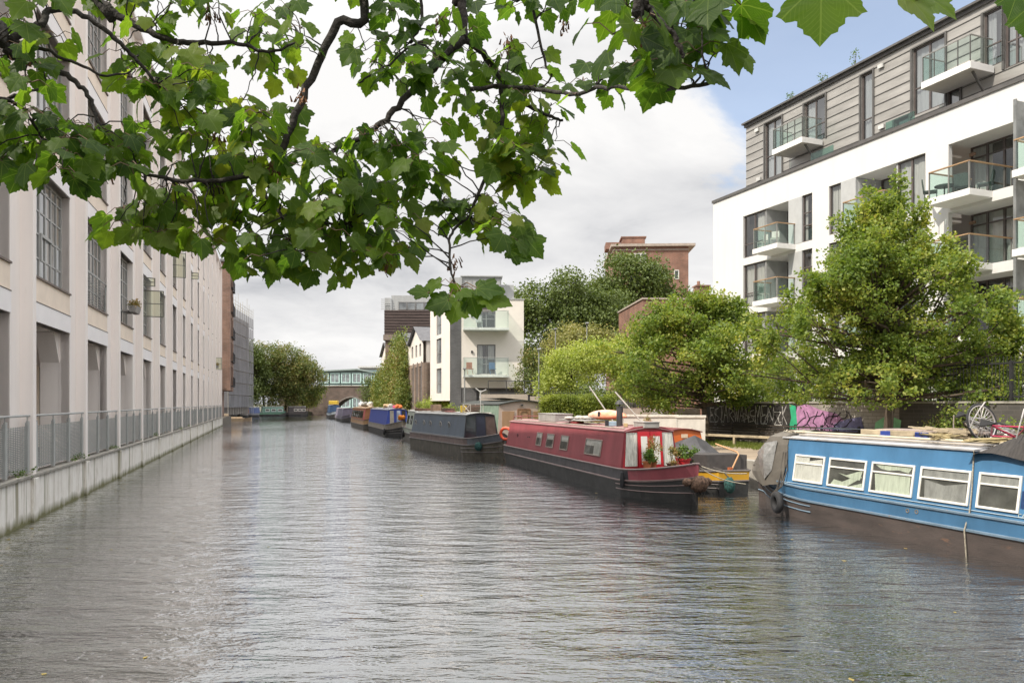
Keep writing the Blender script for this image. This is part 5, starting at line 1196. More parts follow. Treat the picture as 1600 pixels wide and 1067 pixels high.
specs = [(1243, 1289, CUR, [[(0, 0), (1, .66)], [(.05, .72), (.95, .96), (.95, .72)], [(.0, .70), (.5, .98)]]),
 (1296, 1354, CURG, [[(.05, .0), (.55, .0), (.95, .42), (.85, .50), (.40, .16), (.15, .22)], [(.25, .50), (.50, .44), (.95, .70), (.90, .30), (.60, .34)], [(.6, .0), (.98, .0), (.98, .2)]]),
 (1362, 1429, CURG, [[(.12, .0), (.97, .0), (.95, .66), (.05, .64)], [(.05, .98), (.2, .84), (.4, .80), (.65, .85), (.9, .78), (.97, .98)]]),
 (1438, 1517, CURD, [[(.1, .0), (.98, .0), (.96, .64), (.5, .5), (.06, .64)], [(.02, .72), (.98, .98)]]), (1529, 1596, CURD, [[(0, .72), (1, .98)]]), (1612, 1700, CUR, [[(0, 0), (1, 1)]])]
tport = TB-.93+.05
for a, b, cm, sh in specs:
    s1 = at_px(a, tport); s0 = at_px(b, tport); nb_window(bl, Pb, s0-sA, s1-sA, .86, 1.50, M_WFR, (cm, sh), .68)
mb = MB(); mb.tube([Pb(1.25, .80, .012), Pb(15.3, .80, .012)], .011, 4); mb.build('trim_line', mat('pale blue line', (.35, .45, .52), .5), bl)
for s_, z in ((at_px(1420, 12.05)-sA, .62), (at_px(1434, 12.05)-sA, .63)):
    mb = MB(); mb.torus((s_, 1.05, z), .035, .012, (0, 1, 0), 12, 5); mb.build('outlet', mat('brass', (.35, .30, .25), .4, metal=.6), bl)
# small painted panel and lettering at the right frame edge
mb = MB(); x1 = at_px(1597, tport)-sA; mb.quad(Pb(x1-.9, .95, .004), Pb(x1, .95, .004), Pb(x1, 1.25, .004), Pb(x1-.9, 1.25, .004)); mb.build('name_panel', mat('navy panel', (.02, .05, .14), .4), bl)
fc = bpy.data.curves.new('lettering', 'FONT'); fc.body = 'CA'; fc.size = .10; fc.extrude = .002
lo_ = bpy.data.objects.new('tmp', fc); COL.objects.link(lo_); bpy.context.view_layer.update(); me_ = bpy.data.meshes.new_from_object(lo_.evaluated_get(bpy.context.evaluated_depsgraph_get())); bpy.data.objects.remove(lo_)
lo = bpy.data.objects.new('lettering', me_); COL.objects.link(lo); lo.parent = bl; lo.data.materials.clear(); lo.data.materials.append(mat('pale lettering', (.6, .66, .6), .6)); lo.location = Pb(x1+.02, .80, .008); lo.rotation_euler = (R(90), 0, R(180))
# canvas hood over the far end (cratch) with silver sheet
M_CANV = mat('olive grey canvas', (.14, .125, .105), .9, var=.12, scale=2.5, bump=.3, bscale=12)
hd = MB(); rings = []
for x, hw, zt, zb in ((15.05, .93, 2.02, .74), (15.5, .98, 2.03, .66), (15.9, .95, 1.98, .64), (16.4, .78, 1.62, .70), (16.9, .52, 1.25, .82), (17.3, .25, 1.08, .92)):
    h = zt-zb; rings.append([(x+.05*math.sin(i*1.9+x*3), hw*a_, zb+h*b_+.03*math.sin(i*2.3+x*5)) for i, (a_, b_) in enumerate(((1, 0), (.98, .25), (.93, .5), (.87, .74), (.78, .92), (.4, 1.0), (0, 1.03), (-.4, 1.0), (-.78, .92), (-.87, .74), (-.93, .5), (-.98, .25), (-1, 0)))])
hd.loft(rings, closed=False, caps=False); o = hd.build('canvas_hood', M_CANV, bl); sm = o.modifiers.new('solid', 'SOLIDIFY'); sm.thickness = .02
sv = MB(); pts = [(15.4, 1.80), (15.9, 1.72), (16.35, 1.45), (16.1, 1.1), (15.75, .80), (15.5, 1.05)]
sv.add([(x, (1.0-.13*(z-.74))-.30*max(0, x-15.9), z) for x, z in pts]+[(15.8, 1.0, 1.30)], [(i, (i+1) % 6, 6) for i in range(6)]); sv.build('silver_sheet', mat('silver foil', (.62, .62, .60), .28, metal=.7, var=.15, scale=8, bump=1, bscale=9), bl)
# black fly-sheet at the near end of the roof
fs = MB(); nx = 10
x_e = at_px(1583, tport)-sA
rg = []
for i in range(nx+1):
    f = i/nx; x = x_e-2.6*f+.9; z = 1.86+1.0*min(1, f*1.6); rg.append([(x, .92-.1*f, 1.75 if f < .1 else 1.80+.0*f+.06*math.sin(f*9)), (x-.1, .55, 1.9+(z-1.9)*.75), (x-.2, 0, z), (x-.1, -.8, 1.9)])
fs.loft(rg, closed=False, caps=False); fs.build('fly_sheet', mat('black netting', (.05, .045, .042), .8, var=.2, scale=6, stretch=(6, 1, 1)), bl)
# ropes over the blue boat
rp_ = MB()
sx = at_px(1517, tport)-sA; rp_.tube([(sx, .30, 1.98), Pb(sx, 1.86, .03), Pb(sx-.05, 1.2, .03), Pb(sx-.07, .76, .04), (sx-.08, 1.10, .45), (sx-.1, 1.08, .0)], .014, 5)
rp_.build('rope', M_ROPE, bl); rp_ = MB()
for dx_ in (0, .07, -.05): rp_.tube([(15.2+dx_, .6, 1.96), Pb(15.1+dx_, 1.5, .05), Pb(15.05+dx_*2, 1.1, .04), (15.0+dx_, 1.07, .70), (15.3, 1.12, .45)], .016, 5)
rp_.build('rope', M_DROPE, bl)
def tyre(t, x, y, z, lab):
    p = loc_pt(t, (x, y, z)); o = empty('tyre_fender', p, t.rotation_euler.z, lab, 'tyre'); m_ = MB(); m_.torus((0, 0, 0), .19, .085, (.25, 1, 0), 26, 10); m_.build('tyre', M_RUB, o, smooth=True)
    m_ = MB(); m_.tube([(0, 0, .12), (.02, -.02, .4), (0, -.08, .62)], .014, 5); m_.build('rope', M_DROPE, o)
tyre(bl, at_px(1218, 12.0)-sA, 1.13, .30, 'black car tyre hung as a fender on the blue narrowboat')
# things on the blue roof
RZ = 2.0
def roof_box(t, name, lab, cat, x, y, w, d, h, m_, rz=0, z=RZ, group=None, lid=None):
    o = empty(name, loc_pt(t, (x, y, z)), t.rotation_euler.z+rz, lab, cat, group); b = MB(); b.box(-w/2, w/2, -d/2, d/2, .01, h); b.build('body', m_, o, bevel=.01)
    if lid: b = MB(); b.box(-w/2-.02, w/2+.02, -d/2-.02, d/2+.02, h, h+.03); b.build('lid', lid, o, bevel=.006)
    return o
def bike(t, x, y, lean, rz, fcol, lab, z=RZ, sc=1.0, wheels=(-.52, .52)):
    o = empty('bicycle', loc_pt(t, (x, y, z)), t.rotation_euler.z+rz, lab, 'bicycle', 'old bicycles piled on the blue boat roof'); o.rotation_euler.x = lean; o.scale = (sc,)*3
    fm = mat('bike %s' % lab[:12], fcol, .35)
    for wx in wheels:
        w_ = MB(); w_.torus((wx, 0, .33), .32, .018, (0, 1, 0), 36, 8); wo = w_.build('wheel', M_RUB, o, smooth=True)
        r_ = MB(); r_.torus((wx, 0, .33), .298, .012, (0, 1, 0), 36, 6); r_.build('rim', mat('alloy', (.55, .52, .50), .3, metal=.7), wo)
        r_ = MB()
        for i in range(20): a = 2*math.pi*i/20; r_.tube([(wx+.02*math.cos(a+1.2), .02*(-1)**i, .33+.02*math.sin(a+1.2)), (wx+.295*math.cos(a), 0, .33+.295*math.sin(a))], .0035, 3)
        r_.tube([(wx, -.04, .33), (wx, .04, .33)], .025, 8); r_.build('spokes', mat('alloy', (.55, .52, .5), .3, metal=.7), wo)
    f = MB(); bb_ = (-.08, 0, .30); hd_ = (.36, 0, .80); st_ = (-.22, 0, .82)
    for a, b in ((bb_, hd_), (hd_, st_), (st_, bb_), (bb_, (-.52, 0, .33)), (st_, (-.52, 0, .33)), ((.38, 0, .72), (.52, 0, .33))): f.tube([a, b], .017, 6)
    f.build('frame', fm, o)
    f = MB(); f.tube([(.34, -.28, .95), (.36, -.1, .98), (.36, .1, .98), (.34, .28, .95)], .012, 6); f.tube([(.36, 0, .8), (.35, 0, .98)], .012, 6); f.build('handlebar', mat('alloy', (.55, .52, .5), .3, metal=.7), o)
    f = MB(); f.prism([(-.36, -.07), (-.36, .07), (-.15, .03), (-.08, 0), (-.15, -.03)], .92, .96); f.tube([(-.22, 0, .82), (-.23, 0, .92)], .012, 6); f.build('saddle', M_RUB, o)
    f = MB(); f.torus((-.08, .03, .3), .085, .008, (0, 1, 0), 18, 5); f.beam((-.08, .06, .3), (.05, .06, .2), .02); f.box(.02, .1, .05, .13, .18, .2); f.build('crank', M_BALU, o); return o
sbk = at_px(1530, 12.6)-sA
rbk = bike(bl, sbk-.55, -.1, R(66), R(188), (.45, .03, .09), 'red framed bicycle lying on its side with one large wheel upright', wheels=(.52,))
bike(bl, sbk+.1, -.45, R(60), R(160), (.30, .30, .30), 'silver bicycle lying under the red bicycle', z=RZ+.05)
bike(bl, sbk+.75, .05, R(82), R(30), (.16, .17, .16), 'dark bicycle lying flat at the left of the bicycle pile', z=RZ+.08)
lw_ = MB(); wc = Vector(loc_pt(bl, (sbk+.22, .15, RZ+.37))); ax_ = Vector((.30, -.93, .2)).normalized(); u_ = ax_.orthogonal().normalized(); v_ = ax_.cross(u_)
inv = (Matrix.Translation(rbk.location) @ rbk.rotation_euler.to_matrix().to_4x4()).inverted(); wl_ = inv @ wc; al_ = (inv.to_3x3() @ ax_); ul_ = inv.to_3x3() @ u_; vl_ = inv.to_3x3() @ v_
lw_.torus(wl_, .355, .021, al_, 44, 8); lw_ = lw_.build('wheel', M_RUB, rbk, smooth=True)
b = MB(); b.torus(wl_, .325, .015, al_, 44, 6); b.build('rim', mat('alloy', (.55, .52, .50), .3, metal=.7), lw_)
b = MB()
for i in range(26): a = 2*math.pi*i/26; b.tube([wl_+(ul_*math.cos(a+.9)+vl_*math.sin(a+.9))*.02+al_*.02*(-1)**i, wl_+(ul_*math.cos(a)+vl_*math.sin(a))*.32], .004, 3)
b.tube([wl_-al_*.05, wl_+al_*.05], .025, 8); b.build('spokes', mat('alloy', (.55, .52, .50), .3, metal=.7), lw_)
M_PLY = mat('weathered ply', (.34, .27, .24), .85, var=.15, scale=3)
roof_box(bl, 'plywood_sheet', 'large weathered plywood sheet on the blue roof', 'board', at_px(1440, 12.9)-sA, -.3, 2.6, .7, .05, M_PLY, R(6), z=RZ+.12)
roof_box(bl, 'solar_panel', 'dark solar panel propped at the hood end of the blue roof', 'solar panel', 14.4, -.15, .9, .55, .03, mat('solar cell', (.05, .06, .09), .15), 0, z=RZ+.1)
roof_box(bl, 'pole_box', 'long pale wooden rack standing on the blue roof', 'rack', at_px(1385, 12.6)-sA, .15, 2.0, .12, .12, M_RAILW, R(2), z=RZ+.03)
for px, lab in ((1362, 'blue plastic crate at the left end of the pale rack'), (1418, 'blue plastic crate at the right end of the pale rack')):
    roof_box(bl, 'plastic_crate', lab, 'crate', at_px(px, 12.5)-sA, .1, .32, .25, .14, mat('blue crate', (.03, .06, .28), .5), group='blue crates on the roof')
pl = empty('boat_pole', loc_pt(bl, (0, 0, 0)), bl.rotation_euler.z, 'long pale wooden pole tied along the edge of the blue roof', 'pole')
b = MB(); b.tube([(1.5, .52, 2.03), (8, .55, 2.02), (15.2, .58, 2.03)], .028, 7); b.build('shaft', mat('pale pole', (.62, .55, .42), .7), pl)
rc = empty('rope_coil', loc_pt(bl, (at_px(1470, 12.5)-sA, .55, RZ)), 0, 'tangled yellowish rope on the roof pole of the blue boat', 'rope')
b = MB(); pts = [(random.gauss(0, .16), random.gauss(0, .08), .03+random.uniform(0, .12)) for _ in range(26)]; b.tube(pts, .012, 5); b.build('coil', mat('yellow rope', (.45, .37, .20), .9), rc)
rc = empty('rope_coil', loc_pt(bl, (at_px(1555, 12.5)-sA, .6, RZ)), 0, 'heap of yellowish rope below the bicycles at the roof edge', 'rope')
b = MB(); pts = [(random.gauss(0, .25), random.gauss(0, .08), .03+random.uniform(0, .10)) for _ in range(34)]; b.tube(pts, .013, 5); b.build('coil', mat('yellow rope', (.45, .37, .20), .9), rc)
rc = empty('rope_coil', loc_pt(bl, (15.1, .6, RZ-.02)), 0, 'coil of pale rope at the hood end of the blue roof', 'rope')
b = MB(); pts = [(.02*i-.25+random.gauss(0, .03), random.gauss(0, .05), .03+random.uniform(0, .06)) for i in range(26)]; b.tube(pts, .02, 5); b.build('coil', M_ROPE, rc)
jk = empty('firewood_pile', loc_pt(bl, (sbk+1.35, -.1, RZ)), bl.rotation_euler.z, 'heap of sticks and scrap beside the bicycles on the blue roof', 'wood pile')
b = MB()
for i in range(26): a = random.uniform(-.5, .5); l_ = random.uniform(.25, .6); x, y, z = random.uniform(-.5, .5), random.gauss(0, .2), random.uniform(.03, .22); b.beam((x-l_*math.cos(a), y-l_*math.sin(a)*.5, z), (x+l_*math.cos(a), y+l_*math.sin(a)*.5, z+random.uniform(-.03, .06)), random.uniform(.02, .05))
b.build('sticks', M_RAILW, jk)

# ---------------- red boat
M_RED = paint('dusty red paint', (.31, .066, .078), .55, wear=(.36, .13, .13))
M_REDB = paint('bow red paint', (.40, .10, .12), .5, wear=(.42, .2, .2))
M_BAND = mat('dark grey band', (.075, .072, .078), .55, var=.18, scale=3, spots=(9, .64, .06, (.17, .13, .12)))
rd = narrowboat('red_narrowboat', W(34.9, 11.45), W(17.95, 10.85), 'long dusty red narrowboat with small windows and plants on its bow', (M_HULLB, M_BAND), cab=(.9, 14.15), cabm=M_RED, roofm=mat('dull red roof', (.33, .17, .17), .7, var=.12, spots=(3, .6, .1, (.25, .2, .18))), endm=mat('bright red', (.42, .02, .03), .4), strake=.46, gun=.79, bow=3.0, stern=1.2, bowband=14.6, deckm=M_REDB, strakec=(.26, .19, .18))
LR = rd['L']; Pr = side_mb(.93, .75, .79, 1.87, -1)
def red_x(px): return 34.9-at_px(px, 10.28)
M_BRS = mat('dull brass frame', (.42, .34, .30), .45, metal=.3)
for a, b, z0, z1 in ((834.5, 843.5, 1.02, 1.55), (852, 864, 1.02, 1.55), (876, 889, 1.02, 1.55), (918.5, 946, 1.02, 1.55)):
    nb_window(rd, Pr, red_x(a), red_x(b), z0, z1, M_BRS, (mat('white blind', (.78, .76, .72), .8), [[(0, .6), (1, 1)]]+([[(.05, 0), (.45, .6)]] if b > 900 else [])), None, .035)
mb = MB(); 
for px in (801.5, 819, 822): mb.torus(Pr(red_x(px), 1.3, .01), .07 if px < 810 else .02, .01, (0, 1, 0), 12, 5)
mb.build('vent', M_BLK, rd)
# front end: white curtained side lights and double doors
ef = 14.15
def fe(y, z, o=0): return (ef-.12*(z-.79)/(1.08)+.02+o, y, z)
for y0, y1, w_ in ((-.84, -.44, 1), (.44, .84, 1)):
    m_ = MB(); n = 6
    for i in range(n):
        a = y0+(y1-y0)*i/n; b = y0+(y1-y0)*(i+1)/n; m_.quad(fe(a, .85, .01*(i % 2)), fe(b, .85, .01*((i+1) % 2)), fe(b*.9, 1.85, .01*((i+1) % 2)), fe(a*.9, 1.85, .01*(i % 2)))
    m_.build('side_light', mat('stained white curtain', (.62, .62, .56), .8, var=.2, scale=6, stretch=(1, 4, .6), spots=(9, .6, .08, (.32, .30, .22))), rd)
for y0, y1 in ((-.40, -.01), (.01, .40)):
    m_ = MB(); m_.add([fe(y0, .80, .012), fe(y1, .80, .012), fe(y1, 1.88, .012), fe(y0, 1.88, .012), fe(y0, .80, .045), fe(y1, .80, .045), fe(y1, 1.88, .045), fe(y0, 1.88, .045)], [(0,3,2,1),(4,5,6,7),(0,1,5,4),(1,2,6,5),(2,3,7,6),(3,0,4,7)]); o = m_.build('door', mat('door red', (.48, .015, .025), .35), rd, bevel=.006)
    m_ = MB(); m_.quad(fe(y0+.09, .9, .05), fe(y1-.09, .9, .05), fe(y1-.09, 1.74, .05), fe(y0+.09, 1.74, .05)); m_.build('door_panel', mat('door window white', (.66, .66, .62), .6, var=.06), o)
mb = MB(); mb.tube([(14.13, -.93, .8), (14.01, -.76, 1.9), (14.01, -.5, 1.98), (14.01, 0, 2.03), (14.01, .5, 1.98), (14.01, .76, 1.9), (14.13, .93, .8)], .035, 6); mb.build('end_beading', mat('dark red trim', (.20, .02, .03), .5), rd)
# roof rack, chimney
mb = MB(); mb.tube([(1.1, -.62, 1.95), (1.15, -.6, 2.12), (2.3, -.6, 2.14), (2.3, -.6, 1.98)], .02, 6); mb.tube([(1.1, .62, 1.95), (1.15, .6, 2.12), (2.3, .6, 2.14), (2.3, .6, 1.98)], .02, 6); mb.tube([(1.15, -.6, 2.12), (1.0, 0, 2.14), (1.15, .6, 2.12)], .02, 6); mb.build('rear_rail', mat('dull red tube', (.30, .10, .10), .5), rd)
def rx(px, tt=11.2): return 34.9-at_px(px, tt)
mb = MB(); xc = rx(973, 10.9); mb.cyl((xc, -.22, 1.97), .10, .66, 14); mb.cyl((xc, -.22, 2.60), .115, .03, 14); mb.tube([(xc, -.22, 2.6), (xc, -.22, 2.72)], .03, 6); mb.loft([[(xc+.13*math.cos(a)*q, -.22+.13*math.sin(a)*q, z) for a in np.linspace(0, 6.283, 13)[:-1]] for q, z in ((1.2, 2.70), (.8, 2.79), (.1, 2.84))]); mb.build('chimney', mat('chimney grey black', (.06, .058, .06), .6, var=.2), rd)
# roof goods
M_GB_ = mat('grey roof box', (.36, .35, .33), .8, var=.12, scale=4)
roof_box(rd, 'roof_box', 'long grey wooden box with handle at the stern half of the red roof', 'box', rx(865), .0, 2.2, .75, .30, M_GB_, z=1.98, lid=mat('roof box lid', (.40, .38, .36), .8))
roof_box(rd, 'roof_box', 'grey box beside the flower pot at the front of the red roof', 'box', rx(1005, 10.9), .05, .75, .5, .17, M_GB_, z=1.98, lid=mat('roof box lid', (.4, .38, .36), .8))
roof_box(rd, 'roof_board', 'grey boards laid across the middle of the red roof', 'board', rx(915), -.05, 2.8, .9, .04, M_GB_, z=2.08)
roof_box(rd, 'red_bag', 'dark red folded bag under the boards of the red roof', 'bag', rx(905, 10.9), -.35, .8, .3, .09, mat('dark red cloth', (.20, .03, .03), .8), z=1.97)
roof_box(rd, 'wooden_board', 'yellowish wooden board standing by the front of the red roof', 'board', rx(990, 10.9), -.35, .28, .03, .13, mat('yellow wood', (.5, .38, .2), .8), z=1.98)
ky = empty('kayak', loc_pt(rd, (rx(945, 11.1), .1, 2.14)), rd.rotation_euler.z+R(12), 'orange and cream kayak lying upside down on the red roof', 'kayak')
m_ = MB(); rg = []
for i in range(15):
    f = i/14; w_ = .36*math.sin(math.pi*f)**.7+.012; h = .24*math.sin(math.pi*f)**.6+.01; rg.append([(-1.15+2.3*f, w_*math.cos(a), .12+h*(math.sin(a) if math.sin(a) > 0 else .35*math.sin(a))+.10*abs(f-.5)**2) for a in np.linspace(0, 2*math.pi, 17)[:-1]])
m_.loft(rg); m_.build('hull', mat('kayak orange', (.72, .25, .12), .4, col2=(.80, .62, .48), var=.05, scale=2.2, stretch=(.8, 1, 1)), ky, smooth=True)
m_ = MB(); m_.box(.0, .1, -.38, -.34, .14, .30); m_.build('strap', M_BLK, ky)
sk = empty('cloth_heap', loc_pt(rd, (rx(913), 0, 2.13)), 0, 'crumpled pale sheets heaped in the middle of the red roof', 'sheets'); m_ = MB(); 
for i in range(9): m_.ball((random.uniform(-.7, .7), random.gauss(0, .12), .05), random.uniform(.12, .22), None, random.uniform(.05, .10), jit=.15)
m_.build('folds', mat('pale sheet', (.50, .46, .42), .9, var=.2, scale=9), sk, smooth=True)
bc = empty('blue_canister', loc_pt(rd, (rx(961, 10.8), -.35, 1.98)), 0, 'pale blue and black canister left of the chimney', 'canister'); m_ = MB(); m_.box(-.18, .18, -.1, .1, 0, .16); m_.build('body', mat('pale blue plastic', (.35, .48, .58), .4), bc, bevel=.02); m_ = MB(); m_.box(-.2, -.1, -.11, .11, 0, .2); m_.build('cap', M_BLK, bc)
M_TERRA = mat('terracotta', (.50, .17, .07), .8, var=.12)
def pot(name, p, r, h, m_, lab, ph, psp, n, leafm=M_GREEN, per=40, ls=.07, group=None):
    o = empty(name, p, 0, lab, 'plant pot', group); b = MB(); b.tube([(0, 0, 0), (0, 0, h*.8), (0, 0, h*.8), (0, 0, h)], [r*.7, r*.92, r*1.05, r*1.05], 14); b.build('pot', m_, o)
    plant_cloud('plant', [(random.gauss(0, psp), random.gauss(0, psp), h+random.uniform(0, ph)) for _ in range(n)], (.05, .05, .05), per, ls, leafm, o, up=-.4)
    b = MB()
    for i in range(5): b.tube([(0, 0, h*.9), (random.gauss(0, psp), random.gauss(0, psp), h+ph)], .006, 4)
    b.build('stem', mat('stem', (.12, .09, .05), .8), o); return o
PG = 'plant pots on the red bow'
pot('plant_pot', loc_pt(rd, (13.6, .2, 2.02)), .11, .17, M_TERRA, 'small terracotta pot on the front corner of the red roof', .10, .05, 4, M_DRY, 30, .05)
pot('plant_pot', loc_pt(rd, (14.85, -.45, .85)), .14, .20, M_TERRA, 'terracotta pot of spiky green leaves at the left of the red bow', .28, .10, 9, M_GREEN, 46, .09, PG)
pot('plant_pot', loc_pt(rd, (15.2, .15, .88)), .15, .13, mat('brown bowl', (.10, .035, .03), .5), 'low dark brown bowl with a wispy plant on the red bow', .45, .12, 9, M_DRY, 34, .07, PG)
pot('plant_pot', loc_pt(rd, (15.2, .55, .88)), .19, .26, mat('red bucket', (.45, .02, .03), .4), 'red bucket with bushy plants at the right of the red bow', .32, .16, 12, M_GREEN, 46, .08, PG)
pot('plant_pot', loc_pt(rd, (14.5, -.1, .8)), .13, .22, M_TERRA, 'terracotta pot with tall trailing stems before the red doors', .75, .10, 12, M_DRY, 34, .06, PG)
# bow coping, fenders, ropes
fd = empty('rope_fender', loc_pt(rd, (LR-.0, 0, .60)), rd.rotation_euler.z, 'rusty brown rope bow fender hanging on the red bow', 'fender')
m_ = MB(); m_.ball((.1, .0, 0), .21, .24, .22, 14, 9, .16); m_.ball((.02, -.32, .05), .11, .14, .11, 12, 8, .14); m_.ball((-.02, .3, .05), .1, .14, .1, 12, 8, .14); m_.build('core', mat('rusty rope', (.20, .12, .08), .95, var=.4, scale=18, bump=1, bscale=30), fd, smooth=True)
m_ = MB()
for i in range(9): m_.tube([(random.uniform(-.1, .15), random.uniform(-.3, .3), -.05), (random.uniform(-.05, .15), random.uniform(-.2, .2), -.25-random.uniform(0, .3))], .01, 4)
m_.build('strand', M_DROPE, fd)
lf_ = empty('fender', loc_pt(rd, (14.5, -1.08, .45)), 0, 'black hanging fender on the side of the red bow', 'fender'); m_ = MB(); m_.tube([(0, 0, .30), (0, 0, .25), (0, 0, .1), (0, 0, -.15), (0, 0, -.2)], [.01, .05, .07, .07, .03], 8); m_.build('body', M_RUB, lf_, smooth=True)
lb_ = empty('lifebuoy', loc_pt(rd, (.1, -.72, 1.28)), 0, 'orange red lifebuoy hanging between the grey and red boats', 'lifebuoy'); m_ = MB(); m_.torus((0, 0, 0), .27, .07, (.45, 1, 0), 28, 10); m_.build('ring', mat('lifebuoy orange', (.80, .10, .04), .45), lb_, smooth=True)
m_ = MB(); m_.torus((0, 0, 0), .34, .012, (.45, 1, 0), 20, 5); m_.build('grab_line', M_ROPE, lb_)
def rope(pts, lab, r=.014, m_=None, sag=0):
    P_ = [Vector(p) for p in pts]
    if sag and len(P_) == 2: P_ = [P_[0].lerp(P_[1], i/8)-Vector((0, 0, sag*math.sin(math.pi*i/8))) for i in range(9)]
    b = MB(); b.tube(P_, r, 5); o = b.build('mooring_rope', m_ or M_ROPE); tag(o, lab, 'rope'); return o
bt_ = loc_pt(rd, (LR-.35, .05, 1.12)); be = loc_pt(bl, (16.9, .75, .55))
rope([bt_, be], 'pale mooring rope slung from the red bow to the blue boat', sag=.12)
rope([loc_pt(rd, (LR-.9, .55, 1.0)), loc_pt(bl, (17.2, .5, .80))], 'second pale rope from the yellow bow to the blue boat', .016, sag=.08)

# ---------------- yellow bowed boat with tarpaulin
M_YEL = paint('yellow boat paint', (.62, .34, .03), .45, wear=(.35, .2, .08))
ya = narrowboat('yellow_workboat', W(32.0, 14.0), W(19.95, 13.3), 'black hulled boat with yellow bow band, orange cabin and dark tarpaulin', (M_HULLB, M_YEL), W2=.95, strake=.36, gun=.66, bow=1.3, stern=1.2, blunt=.55, cab=(1.2, 8.9), cabm=mat('orange cabin', (.62, .14, .025), .5, var=.08), roofm=mat('maroon roof', (.20, .05, .05), .5), ch=1.74)
M_TARP = mat('charcoal tarpaulin', (.075, .073, .078), .75, var=.2, scale=2.2, bump=.5, bscale=6)
def tarp(rings, name, m_, parent):
    b = MB(); b.loft(rings, closed=False, caps=False); o = b.build(name, m_, parent, smooth=False); s_ = o.modifiers.new('sub', 'SUBSURF'); s_.levels = s_.render_levels = 1; s_.subdivision_type = 'SIMPLE'; q = o.modifiers.new('solid', 'SOLIDIFY'); q.thickness = .012
rg = []
for x, zt, w_ in ((8.85, 1.50, .88), (9.2, 1.32, .9), (9.6, 1.66, .84), (10.0, 1.28, .9), (10.5, 1.10, .9)):
    rg.append([(x, -w_, .68), (x+.05, -w_*.92, .68+(zt-.68)*.45), (x, -.35, zt-.12), (x, 0, zt), (x, .4, zt-.2), (x+.04, w_*.95, .68+(zt-.68)*.45), (x, w_, .68)])
tarp(rg, 'tarpaulin', M_TARP, ya)
rg = [[(10.4, -.85, .70), (10.4, -.85, 1.12), (10.4, 0, 1.14), (10.4, .85, 1.12), (10.4, .85, .7)], [(11.65, -.66, .70), (11.65, -.68, 1.16), (11.65, 0, 1.16), (11.65, .68, 1.14), (11.65, .66, .7)], [(11.7, -.66, .69), (11.72, -.5, .70), (11.72, 0, .70), (11.72, .5, .7), (11.7, .66, .69)]]
tarp(rg, 'tarpaulin', mat('brown black tarpaulin', (.065, .058, .055), .8, var=.2, bump=.4, bscale=5), ya)
m_ = MB(); m_.tube([(10.8, .1, 1.45), (11.6, .38, 1.24), (11.75, .35, 1.17), (11.95, 0.0, .74)], .025, 6); m_.build('tiller', mat('varnished wood', (.55, .30, .14), .5), ya)
m_ = MB(); m_.box(11.9, 12.0, -.12, .0, .68, .80); m_.build('cleat', mat('rust orange', (.5, .14, .05), .7), ya)
m_ = MB(); m_.quad((8.83, -.1, 1.55), (8.83, .15, 1.55), (8.82, .15, 1.68), (8.82, -.1, 1.68)); m_.build('notice', mat('notice', (.7, .55, .4), .8), ya)
fb_ = empty('net_fender', loc_pt(ya, (12.25, -.25, .30)), 0, 'dark green net fender hanging on the yellow bow', 'fender'); m_ = MB(); m_.ball((0, 0, 0), .17, .14, .24, 12, 9, .08); m_.build('body', mat('green netting', (.03, .10, .09), .9, var=.4, scale=20), fb_, smooth=True)
m_ = MB(); m_.tube([(0, 0, .2), (-.2, .1, .45), (-.4, .3, .5)], .018, 5); m_.build('rope', M_DROPE, fb_)

# ---------------- grey-blue boat
M_GRB = paint('slate blue paint', (.105, .14, .185), .4, wear=(.2, .21, .22))
gy = narrowboat('slate_blue_narrowboat', (-5.55, 48.1), (-.42, 36.55), 'slate blue narrowboat with portholes and a dark glazed front', (mat('olive hull', (.10, .09, .07), .7, var=.2, spots=(4, .6, .1, (.16, .11, .08))), mat('brown band', (.17, .12, .11), .6, var=.15)), cab=(.5, 9.8), cabm=M_GRB, roofm=mat('pale grey roof', (.50, .50, .48), .6, spots=(3, .6, .1, (.35, .3, .26))), endm=mat('navy cabin front', (.02, .025, .045), .3), bow=3.0, gun=.95, strake=.62, ch=2.12, bowband=10.2, deckm=mat('slate band', (.13, .145, .17), .5), stern=.6)
Pg = side_mb(.93, .75, .95, 2.12, -1)
for x in (1.2, 2.9, 4.1, 5.9, 7.3):
    m_ = MB(); m_.torus(Pg(x, 1.55, .01), .17, .022, (0, 1, .17), 20, 5); o = m_.build('porthole', mat('alloy', (.55, .52, .5), .3, metal=.7), gy); q = MB(); q.add([Pg(x+.16*math.cos(a), 1.55+.16*math.sin(a), .008) for a in np.linspace(0, 6.283, 17)[:-1]], [tuple(range(16))]); q.build('pane', M_LGLASS, o)
xe = 9.8
def ge(y, z, o=0): return (xe-.12*(z-.95)/1.17+.012+o, y, z)
for y0, y1, m2 in ((-.86, -.30, M_DGLASS), (-.26, .26, mat('navy door', (.03, .035, .06), .35)), (.30, .86, mat('brown reflecting pane', (.12, .085, .08), .1))):
    m_ = MB(); m_.quad(ge(y0, 1.0), ge(y1, 1.0), ge(y1*.88, 2.05), ge(y0*.88, 2.05)); m_.build('front_pane', m2, gy)
m_ = MB(); m_.tube([ge(-.93, .95), ge(-.76, 2.12), ge(0, 2.24), ge(.76, 2.12), ge(.93, .95)], .025, 5)
for y in (-.28, .28): m_.tube([ge(y, .96), ge(y*.9, 2.15)], .018, 5)
m_.build('front_frame', M_BLK, gy)
m_ = MB(); m_.tube([Pg(.55, 1.0, .02), Pg(9.75, 1.0, .02)], .014, 4); m_.tube([Pg(.65, 2.06, .015), Pg(9.65, 2.06, .015)], .012, 4); m_.build('trim_line', mat('pale slate line', (.26, .29, .32), .5), gy)
